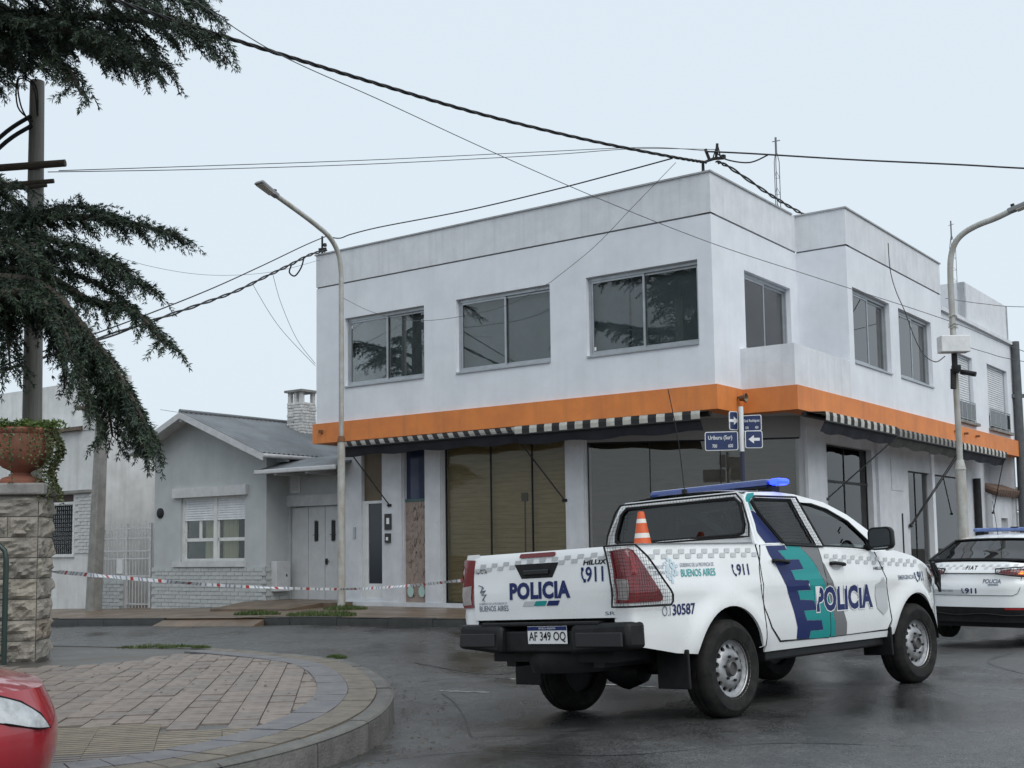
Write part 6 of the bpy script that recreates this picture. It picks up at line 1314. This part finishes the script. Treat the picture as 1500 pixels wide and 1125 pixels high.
    rf = p['roofline']   # rear deck edge -> rear window -> roof -> windscreen -> bonnet, as (x, z) pieces
    def acr(P, crown, bulge, yf):
        def fn(i, j):
            x, z = lerp_poly(P, i); y = 2 * j - 1; return (x + bulge * (1 - y * y), y * yf(x, z), z + crown * (1 - abs(y) ** 2.4))
        return fn
    def lid(x0, z0f, end, kk, crown):
        def fn(i, j):
            y = 2 * j - 1; ye = Ys(kk, zbelt(kk)); xe, _, ze = end(y * ye); x = x0 + (xe - x0) * i
            yy = y * (Ys(x0, zbelt(x0)) * (1 - i) + ye * i); return (x, yy, z0f * (1 - i) + ze * i + crown * (1 - abs(y) ** 2.4) * (1 - i ** 3) * min(1, i * 4 + .35))
        return fn
    def eF(y): return Fr(y, lerp_x([(-W, zf), (-W * .5, p['znose']), (W * .5, p['znose']), (W, zf)], y))
    def eR(y): return Re(y, lerp_x([(-W, zt), (-W * .5, p['ztail']), (W * .5, p['ztail']), (W, zt)], y))
    m = MB(); m.grid(lid(p['rwin'][0][0], zbelt(p['rwin'][0][0]), eR, XR_ + kR, .03), 10, 20); m.build('boot_lid', paint, root, smooth=60, recalc=False)
    m = MB(); m.grid(acr(p['rwin'], .02, -.07, lambda x, z: Gy(x, z) - .005), 10, 14); rw_ = m.build('rear_window', TINT, root, smooth=60, recalc=False)
    Pb = [acr(p['rwin'], .02, -.07, lambda x, z: Gy(x, z) - .0)(i, j) for i, j in [(0, k / 20) for k in range(21)] + [(k / 10, 1) for k in range(11)] + [(1, 1 - k / 20) for k in range(21)] + [(1 - k / 10, 0) for k in range(11)]]
    m = MB(); m.tube([(q[0] - .008, q[1], q[2] + .004) for q in Pb], .016, 5); m.build('window_seal', BLACK, rw_, smooth=60)
    m = MB(); m.grid(acr(p['roof'], .04, 0, Gw), 12, 14); m.build('roof', paint, root, smooth=60, recalc=False)
    m = MB(); m.grid(acr(p['wscr'], .02, .08, lambda x, z: Gy(x, z) - .005), 10, 14); m.build('windscreen', CARGLASS, root, smooth=60, recalc=False)
    m = MB(); m.grid(lid(2.0, zbelt(2.0), eF, XF - kF, .05), 14, 20); m.build('bonnet', paint, root, smooth=60, recalc=False)
    m = MB(); m.box(XR_ + .3, XF - .4, -W + .15, W - .15, .2, .3); m.box(XR_ + .6, XR_ + .66, -.6, .6, .3, .95); m.box(.1, .2, -.6, .6, .3, 1.1); m.box(1.0, 1.1, -.6, -.12, .3, 1.1); m.box(1.0, 1.1, .12, .6, .3, 1.1); m.build('cabin', CABIN, root)
    for x in (0, WBs):
        for sgn in (-1, 1): make_wheel(root, (x, sgn * (W - .115), .305), sgn, R=.305, W=.19, rimR=.19, holes=10, spin=random.uniform(0, 1))
    return Re, Fr, Ys
def lerp_x(P, x):
    if x <= P[0][0]: return P[0][1]
    for a, b in zip(P[:-1], P[1:]):
        if x <= b[0]: t = (x - a[0]) / (b[0] - a[0]); return a[1] + (b[1] - a[1]) * t
    return P[-1][1]
# ---- police sedan
fth = rad(45)
fi = thing('police_sedan', 'white police saloon car with blue light bar at the right edge', 'car', (6.66, 16.79, 0), fth)
rear_f = lambda z: .02 * sm(.9, .6, z) * 0 + .10 * sm(.92, 1.05, z) + .05 * sm(.75, .88, z) - .0 * z + .03 * sm(.45, .3, z)
pf = dict(w=.86, xr=-.90, xf=3.28, wb=2.52, belt=[(-.9, 1.02), (-.4, 1.02), (.3, .98), (2.0, .93), (2.86, .76)], doors=[.42, 1.25], mir=1.95,
    rear=rear_f, front=lambda z: .10 * sm(.45, .75, z), kf=.42, ztail=1.06, znose=.72,
    house=[(-.50, 1.03), (-.2, 1.16), (.15, 1.34), (.45, 1.405), (1.0, 1.42), (1.35, 1.375), (1.7, 1.22), (2.05, .965), (2.0, .94), (.3, .985), (-.4, 1.02)][:8] + [(2.05, .945)],
    glass=[[(.05, 1.03), (.12, 1.24), (.42, 1.355), (.90, 1.375), (.93, 1.0)], [(1.02, .995), (1.0, 1.37), (1.30, 1.335), (1.60, 1.2), (1.85, 1.0)]],
    roofline=None, deck=[(-.80, 1.055), (-.72, 1.075), (-.50, 1.07)], rwin=[(-.52, 1.075), (-.2, 1.19), (.15, 1.345)], roof=[(.15, 1.345), (.45, 1.405), (1.0, 1.42), (1.30, 1.385)], wscr=[(1.32, 1.38), (1.7, 1.215), (2.03, .97)], hood=[(2.0, .945), (2.6, .885), (3.0, .78), (3.2, .70)])
pf['house'] = [(-.50, 1.025), (-.2, 1.16), (.15, 1.34), (.45, 1.40), (1.0, 1.415), (1.35, 1.37), (1.7, 1.215), (2.03, .965), (2.02, .935)]
Re, Fr, Ysf = car(fi, WPAINT, pf)
R_ = lambda a, z, o=.004: (Re(-a, z)[0] - o, -a, z)
m = MB(); patch(m, [(-.80, .28), (.80, .28), (.80, .475), (-.80, .475)], lambda a, z: R_(a, z, .012), .06, flange=(.03, 0, 0)); bb = m.build('black_bumper', BLACK, fi, smooth=50, recalc=False)
m = MB(); patch(m, [(-.80, .445), (-.45, .445), (-.45, .47), (-.80, .47)], lambda a, z: R_(-a, z, .018), .06); m.build('reflector', mat('reflector_red', (.25, .01, .012), .2), bb, recalc=False)
m = MB(); m.tube([R_(a, .38 + .012 * math.sin(a * 9), .018) for a in [-.75 + i * .05 for i in range(31)]], .01, 5); m.build('bumper_crease', BLACK, bb)
ORG = mat('lit_amber_lamp', (.6, .12, .02), .2, emit=(1, .25, .05), estr=1.6)
for sgn in (-1, 1):
    tl = [(sgn * .38, .925), (sgn * .44, .90), (sgn * .62, .885), (sgn * .76, .86), (sgn * .835, .865), (sgn * .835, .975), (sgn * .74, .985), (sgn * .55, .965), (sgn * .40, .955)]
    if sgn < 0: tl = tl[::-1]
    m = MB(); patch(m, tl, lambda a, z: R_(a, z, .012), .04, flange=(.01, 0, 0)); t_ = m.build('tail_lamp', REDL, fi, smooth=60, recalc=False)
    am = [(sgn * .60, .905), (sgn * .75, .895), (sgn * .76, .935), (sgn * .62, .94)]
    m = MB(); patch(m, am, lambda a, z: R_(a, z, .016), .04); m.build('indicator', ORG if sgn > 0 else CLEARL, t_, recalc=False)
    g = [(sgn * .34, .975), (sgn * .70, 1.0), (sgn * .85, .985), (sgn * .85, .86), (sgn * .62, .875), (sgn * .36, .91)]
    guard(lambda a, z: R_(a, z, .05), g, 'lamp_guard', .035, fi, r=.003, rim=.008)
fx = lambda a, z: R_(a, z, .006)
text('lettering', 'FIAT', -.075, .965, .15, .05, fx, BLACK, fi, bold=.025, spacing=1.25); text('lettering', 'POLICIA', .18, .79, .23, .05, fx, SLATEP, fi, bold=.03); text('lettering', '911', -.06, .655, .15, .065, fx, NAVYD, fi, bold=.03); text('lettering', 'BUENOS AIRES', -.45, .672, .22, .028, fx, SLATEP, fi)
m = MB(); m.tube([fx(-.10, .72), fx(-.105, .69), fx(-.09, .665), fx(-.075, .655)], .006, 4); m.tube([fx(.25, .77), fx(.38, .77)], .006, 4); m.build('phone_symbol', NAVYD, fi)
ck = MB()
for k in range(26):
    a = -.62 + k * .05
    if abs(a) < .09: continue
    for r in range(2):
        if (k + r) % 2: ck.poly([fx(a, 1.035 - .032 * r), fx(a + .046, 1.035 - .032 * r), fx(a + .036, 1.003 - .032 * r), fx(a - .01, 1.003 - .032 * r)])
ck.build('chequered_strip', PALED, fi, recalc=False)['kind'] = 'stuff'
m = MB(); m.tube([fx(a, .63 + .0 * a) for a in [-.55 + .05 * i for i in range(23)]] + [fx(.60, .66), fx(.625, .72), fx(.63, .87)], .004, 4); m.tube([fx(a, .915) for a in [-.38 + .04 * i for i in range(20)]], .007, 4); m.build('lid_seam', BLACK, fi)
m = MB(); patch(m, rrect(-.66, .0, .645, .70, .01), lambda a, z: R_(a, z, .0035), .05); m.build('grey_strip', PALED, fi, recalc=False)
m = MB(); m.box(.60, .84, -.60, .60, 1.475, 1.53); lb = m.build('light_bar', mat('pale_blue_lightbar', (.05, .10, .30), .15, (.09, .15, .36), 14, coat=1), fi, bevel=.025)
m = MB(); m.box(.64, .80, -.55, -.45, 1.41, 1.474); m.box(.64, .80, .45, .55, 1.41, 1.474); m.box(.61, .83, -.05, .05, 1.47, 1.54); m.build('light_bar_foot', BLACK, lb)
m = MB(); m.add([(-.30, .42, 1.175), (-.30, .18, 1.178), (-.19, .18, 1.222), (-.19, .42, 1.217)], [(0, 1, 2, 3)]); m.build('window_sticker', PALED, fi)
m = MB(); m.tube([(.3, .1, 1.42), (.22, .12, 1.9)], .004, 4); m.build('whip_aerial', BLACK, fi)
# ---- red car at the lower left
REDP = mat('red_car_paint', (.36, .012, .022), .22, (.31, .010, .02), 2, coat=.8)
rth = rad(26); nose = Vector((-2.24, 5.80, 0))
pr = dict(pf); pr.update(w=.84, xf=3.20, wb=2.45, kf=.34, belt=[(-.9, .98), (.3, .95), (2.0, .88), (2.86, .722)], front=lambda z: .10 * sm(.50, .80, z) + .03 * sm(.40, .28, z), znose=.70, hood=[(2.0, .945), (2.5, .905), (2.86, .83), (3.12, .745)])
ex_r = Vector((math.cos(rth), math.sin(rth), 0)); ey_r = Vector((-math.sin(rth), math.cos(rth), 0))
rc = thing('red_car', 'glossy red car nose with clear headlamp at the lower left', 'car', tuple(nose - ex_r * 3.08 + ey_r * .55 + Vector((0, 0, gz(-3.5, 5.2)))), rth)
Re2, Fr2, Ys2 = car(rc, REDP, pr)
for sgn in (-1, 1):
    def hs_(s, z):
        # unrolled front corner: s>0 back along the side, s<0 round on to the nose
        xk = pr['xf'] - pr['kf']
        if s >= 0:
            x = xk - s; return (x - pr['front'](z) * sm(pr['xf'] - 1.1, xk, x), sgn * (Ys2(x, z) + .012), z)
        y = Ys2(xk, z) + s; q = Fr2(y, z); return (q[0] + .012, sgn * y, z)
    hl = [(.12, .712), (.04, .722), (-.06, .705), (-.15, .66), (-.23, .59), (-.28, .515), (-.19, .525), (-.07, .565), (.04, .615), (.11, .67)]
    m = MB(); patch(m, hl, hs_, .03); m.build('headlamp', mat('clear_headlamp', (.55, .57, .58), .08, (.35, .37, .38), 16, coat=1), rc, smooth=60, recalc=False)
    m = MB(); m.tube([hs_(s, z) for s, z in hl + [hl[0]]], .005, 4); m.build('lamp_seal', BLACK, rc, smooth=60)
    m = MB(); m.tube([hs_(s, .60 - .10 * s) for s in (.0, .1, .2, .3, .4)], .004, 4); m.build('bumper_seam', BLACK, rc)

# ============================================================ CEDARS
random.seed(21)
BARK = mat('cedar_bark', (.075, .062, .05), .9, (.045, .038, .032), 8, stretch=(4, 4, .6), bump=.8, bscale=20)
NEED = [mat('cedar_needles_dark', (.016, .032, .021), .6, (.026, .046, .028), 2.5), mat('cedar_needles_mid', (.030, .055, .030), .6, (.045, .068, .036), 2.5)]
def cedar(name, label, base, height, limbs, extra, seed, lean=(0, 0)):
    random.seed(seed); root = thing(name, label, 'tree', base); bx0 = Vector(base)
    tr = MB(); tr.tube(catmull([(0, 0, -.1), (.05, .02, height * .3), (lean[0] * .6, lean[1] * .6, height * .65), (lean[0], lean[1], height)], 6), [.34 * (1 - .85 * i / 18) for i in range(19)], 12); tr.build('trunk', BARK, root, smooth=60)
    V = []; F = []; MI = []; wood = MB()
    def tuft(p, d, L):
        for _ in range(8):
            dd = (d * .8 + Vector((random.gauss(0, .55), random.gauss(0, .55), random.gauss(-.12, .40)))).normalized(); l = L * random.uniform(.55, 1.15); s_ = dd.cross(Vector((random.gauss(0, 1), random.gauss(0, 1), random.gauss(0, 1)))).normalized() * random.uniform(.0045, .0085)
            b = len(V); V.extend([tuple(p - s_ * .4), tuple(p + dd * l * .55 + s_), tuple(p + dd * l), tuple(p + dd * l * .55 - s_)]); F.append((b, b + 1, b + 2, b + 3)); MI.append(0 if random.random() < .62 else 1)
    def limb(P, r0_, spread, droop, dens_=1.0, tw=(.35, .95)):
        C = catmull(P, 10); N = len(C); wood.tube(C, [r0_ * (1 - .85 * i / (N - 1)) for i in range(N)], 6)
        Ltot = sum((C[i + 1] - C[i]).length for i in range(N - 1)); s_ = 0; nxt = .10 * Ltot
        for i in range(N - 1):
            seg = C[i + 1] - C[i]; l = seg.length; t_ = seg.normalized()
            while nxt <= s_ + l:
                p = C[i] + seg * ((nxt - s_) / l); f = nxt / Ltot; side = t_.cross(Vector((0, 0, 1))).normalized()
                for sd in (-1, 1):
                    if random.random() > .93: continue
                    L = random.uniform(*tw) * spread * .82 * (1.05 - .62 * f); d = (side * sd * random.uniform(.6, 1.0) + t_ * random.uniform(.35, 1.0) + Vector((0, 0, random.uniform(-.15, .45)))).normalized()
                    q = p.copy(); n = max(3, int(L / .052)); W_ = [q.copy()]
                    for k in range(n):
                        d = (d + Vector((random.gauss(0, .05), random.gauss(0, .05), -droop * random.uniform(.04, .13)))).normalized(); q = q + d * .052; W_.append(q.copy())
                        tuft(q, d, .088)
                        if k > 1 and random.random() < .55:
                            e = (d + side * random.choice((-1, 1)) * random.uniform(.5, 1.1) + Vector((0, 0, random.uniform(-.5, .2)))).normalized(); q2 = q.copy()
                            for kk in range(random.randint(2, 6)): e = (e + Vector((0, 0, -droop * .12))).normalized(); q2 = q2 + e * .05; tuft(q2, e, .08)
                    wood.tube(W_[::2] + [W_[-1]], .006, 3)
                for _k in range(2): tuft(p + Vector((random.gauss(0, .05), random.gauss(0, .05), random.uniform(0, .07))), (t_ + Vector((random.gauss(0, .6), random.gauss(0, .6), random.uniform(0, .7)))).normalized(), .09)
                nxt += .088 / dens_ * random.uniform(.8, 1.2)
            s_ += l
    for (P, r, sp, dr, de) in limbs: limb([Vector(p) - bx0 for p in P], r, sp, dr, de)
    for (az, z, L, rise, dr) in extra:
        e = Vector((math.cos(az), math.sin(az), 0)); P = [Vector((0, 0, z)) + e * .1, Vector((0, 0, z + rise * .6)) + e * L * .35, Vector((0, 0, z + rise)) + e * L * .7, Vector((0, 0, z + rise * .6 - .2)) + e * L]
        limb(P, .07, 1.0, dr, .55)
    wood.build('limbs', BARK, root, recalc=False, smooth=60)
    me = bpy.data.meshes.new('crown'); me.from_pydata(V, [], F)
    for q in NEED: me.materials.append(q)
    me.polygons.foreach_set('material_index', MI); o = bpy.data.objects.new('crown', me); COL.objects.link(o); o.parent = root; return root
B_ = (-9.6, 15.6, .1)
tk0 = lambda z: Vector((B_[0], B_[1], z))
X_ = px_at
limbs = [
    # upper mass
    ([tk0(7.6), X_(-60, 40, 15.2), X_(80, 25, 14.9), X_(200, 30, 14.6), X_(325, 58, 14.4)], .10, 1.15, .9, 1.5),
    ([tk0(8.4), X_(-40, -60, 15.6), X_(120, -40, 15.3), X_(240, -20, 15), X_(305, 12, 14.8)], .10, 1.3, .9, 1.3),
    ([tk0(7.2), X_(-40, 85, 15.8), X_(60, 60, 15.8), X_(150, 72, 15.6), X_(245, 100, 15.4)], .09, 1.05, 1.0, 1.5),
    ([tk0(7.0), X_(-40, 60, 15.0), X_(40, 70, 14.6), X_(95, 95, 14.4), X_(118, 138, 14.2)], .06, .85, 1.1, 1.4),
    ([tk0(8.8), X_(-60, -10, 14.6), X_(60, -25, 14.2), X_(180, -10, 14.0), X_(280, 40, 13.8)], .08, 1.15, .9, 1.3),
    ([tk0(8.0), X_(-100, 20, 16.5), X_(20, 25, 16.4), X_(120, 45, 16.2), X_(215, 62, 16)], .08, 1.2, 1.0, 1.4),
    ([tk0(7.0), X_(-70, 60, 16.5), X_(0, 80, 16.2), X_(50, 100, 15.6)], .05, .8, 1.0, 1.3),
    # between the masses, at the very left
    ([tk0(5.9), X_(-60, 262, 15.4), X_(-15, 262, 15.2), X_(30, 275, 15.0)], .05, .7, 1.0, 1.2),
    # middle tiers
    ([tk0(5.4), X_(-60, 330, 15.8), X_(60, 318, 15.5), X_(170, 322, 15.2), X_(262, 346, 14.9)], .09, .8, .9, 1.95),
    ([tk0(5.3), X_(-20, 345, 16.2), X_(60, 312, 16.1), X_(110, 303, 16.0), X_(165, 315, 15.9)], .06, .55, .7, 1.8),
    ([tk0(5.0), X_(-60, 385, 16.2), X_(60, 370, 16.1), X_(140, 385, 15.9), X_(222, 424, 15.6)], .08, .75, 1.0, 1.95),
    ([tk0(4.6), X_(-60, 400, 15.3), X_(60, 405, 15.4), X_(130, 440, 15.3), X_(195, 455, 15.2), X_(244, 508, 15.0)], .10, .72, 1.2, 1.95),
    ([tk0(4.5), X_(-80, 420, 14.5), X_(10, 410, 14.6), X_(70, 425, 14.6), X_(130, 490, 14.6), X_(180, 560, 14.6), X_(222, 640, 14.6)], .11, 1.0, 1.5, 2.0),
    ([tk0(4.4), X_(-60, 430, 15.2), X_(40, 440, 15.1), X_(110, 500, 15.0), X_(150, 560, 15.0), X_(165, 640, 14.9)], .09, .9, 1.6, 1.9),
    ([tk0(4.4), X_(-40, 440, 15.6), X_(60, 450, 15.4), X_(130, 520, 15.3), X_(190, 610, 15.1), X_(215, 660, 15.0)], .07, .62, 1.6, 1.7),
    ([tk0(4.2), X_(-60, 450, 15.6), X_(0, 440, 15.7), X_(60, 470, 15.8), X_(90, 530, 15.8), X_(95, 570, 15.8)], .06, .6, 1.4, 1.3),
    ([tk0(5.0), X_(-80, 350, 15), X_(-20, 345, 14.8), X_(25, 360, 14.6), X_(60, 390, 14.4)], .06, .7, 1.2, 1.8),
    ([tk0(4.5), X_(-60, 425, 14.9), X_(30, 420, 14.9), X_(95, 460, 14.9), X_(140, 530, 14.8), X_(185, 600, 14.8), X_(205, 655, 14.8)], .08, .9, 1.6, 1.9),
    ([tk0(4.3), X_(-50, 440, 14.4), X_(40, 430, 14.3), X_(85, 470, 14.3), X_(115, 540, 14.3), X_(135, 600, 14.3)], .07, .85, 1.6, 1.9),
    ([tk0(4.6), X_(-60, 400, 15.7), X_(70, 395, 15.6), X_(140, 415, 15.5), X_(180, 438, 15.4)], .06, .65, 1.1, 1.95),
    ([tk0(5.0), X_(-60, 365, 15.2), X_(40, 350, 15.2), X_(110, 360, 15.1), X_(190, 395, 15.0)], .06, .75, 1.1, 1.95),
    ([tk0(5.7), X_(-100, 285, 15.9), X_(-40, 275, 15.8), X_(10, 288, 15.7), X_(35, 320, 15.6)], .05, .7, 1.2, 1.95),
    ([tk0(4.4), X_(-100, 430, 15.0), X_(-40, 440, 14.8), X_(5, 470, 14.7), X_(15, 545, 14.6)], .06, .65, 1.5, 1.95),
    ([tk0(7.4), X_(-60, 30, 14.6), X_(40, 35, 14.4), X_(120, 50, 14.2), X_(200, 85, 14.1)], .07, 1.0, 1.0, 1.95),
    ([tk0(4.6), X_(-80, 420, 16), X_(-30, 430, 16), X_(10, 460, 16), X_(20, 500, 16)], .06, .6, 1.2, 1.3),
]
extra = [(rad(a), z, L, ri, .9) for a, z, L, ri in ((100, 5.5, 4.2, .6), (150, 5.0, 4.0, .5), (200, 5.8, 4.2, .5), (250, 6.0, 3.6, .6), (120, 7.5, 3.8, .5), (180, 7.6, 3.6, .5), (80, 7.0, 4.0, .6), (60, 8.5, 3.4, .5), (130, 9.2, 3.0, .5), (220, 8.6, 3.0, .5), (330, 9.6, 2.8, .5), (20, 9.9, 2.8, .4), (270, 9.0, 2.8, .4), (90, 10.4, 2.2, .4), (180, 10.5, 2.0, .4), (0, 11.2, 1.6, .3), (240, 11.4, 1.4, .3))]
cedar('cedar_tree', 'dark cedar with drooping tiered branches at the upper left', B_, 12.5, limbs, extra, 31)
extra2 = [(rad(i * 47 + 11 * (i % 3)), 3.2 + i * .42, 4.6 - i * .17, .5, .9) for i in range(20)]
cedar('cedar_tree', 'second cedar outside the left edge, seen mirrored in the upper windows', (-14.5, 22.5, .1), 12.5, [], extra2, 77)
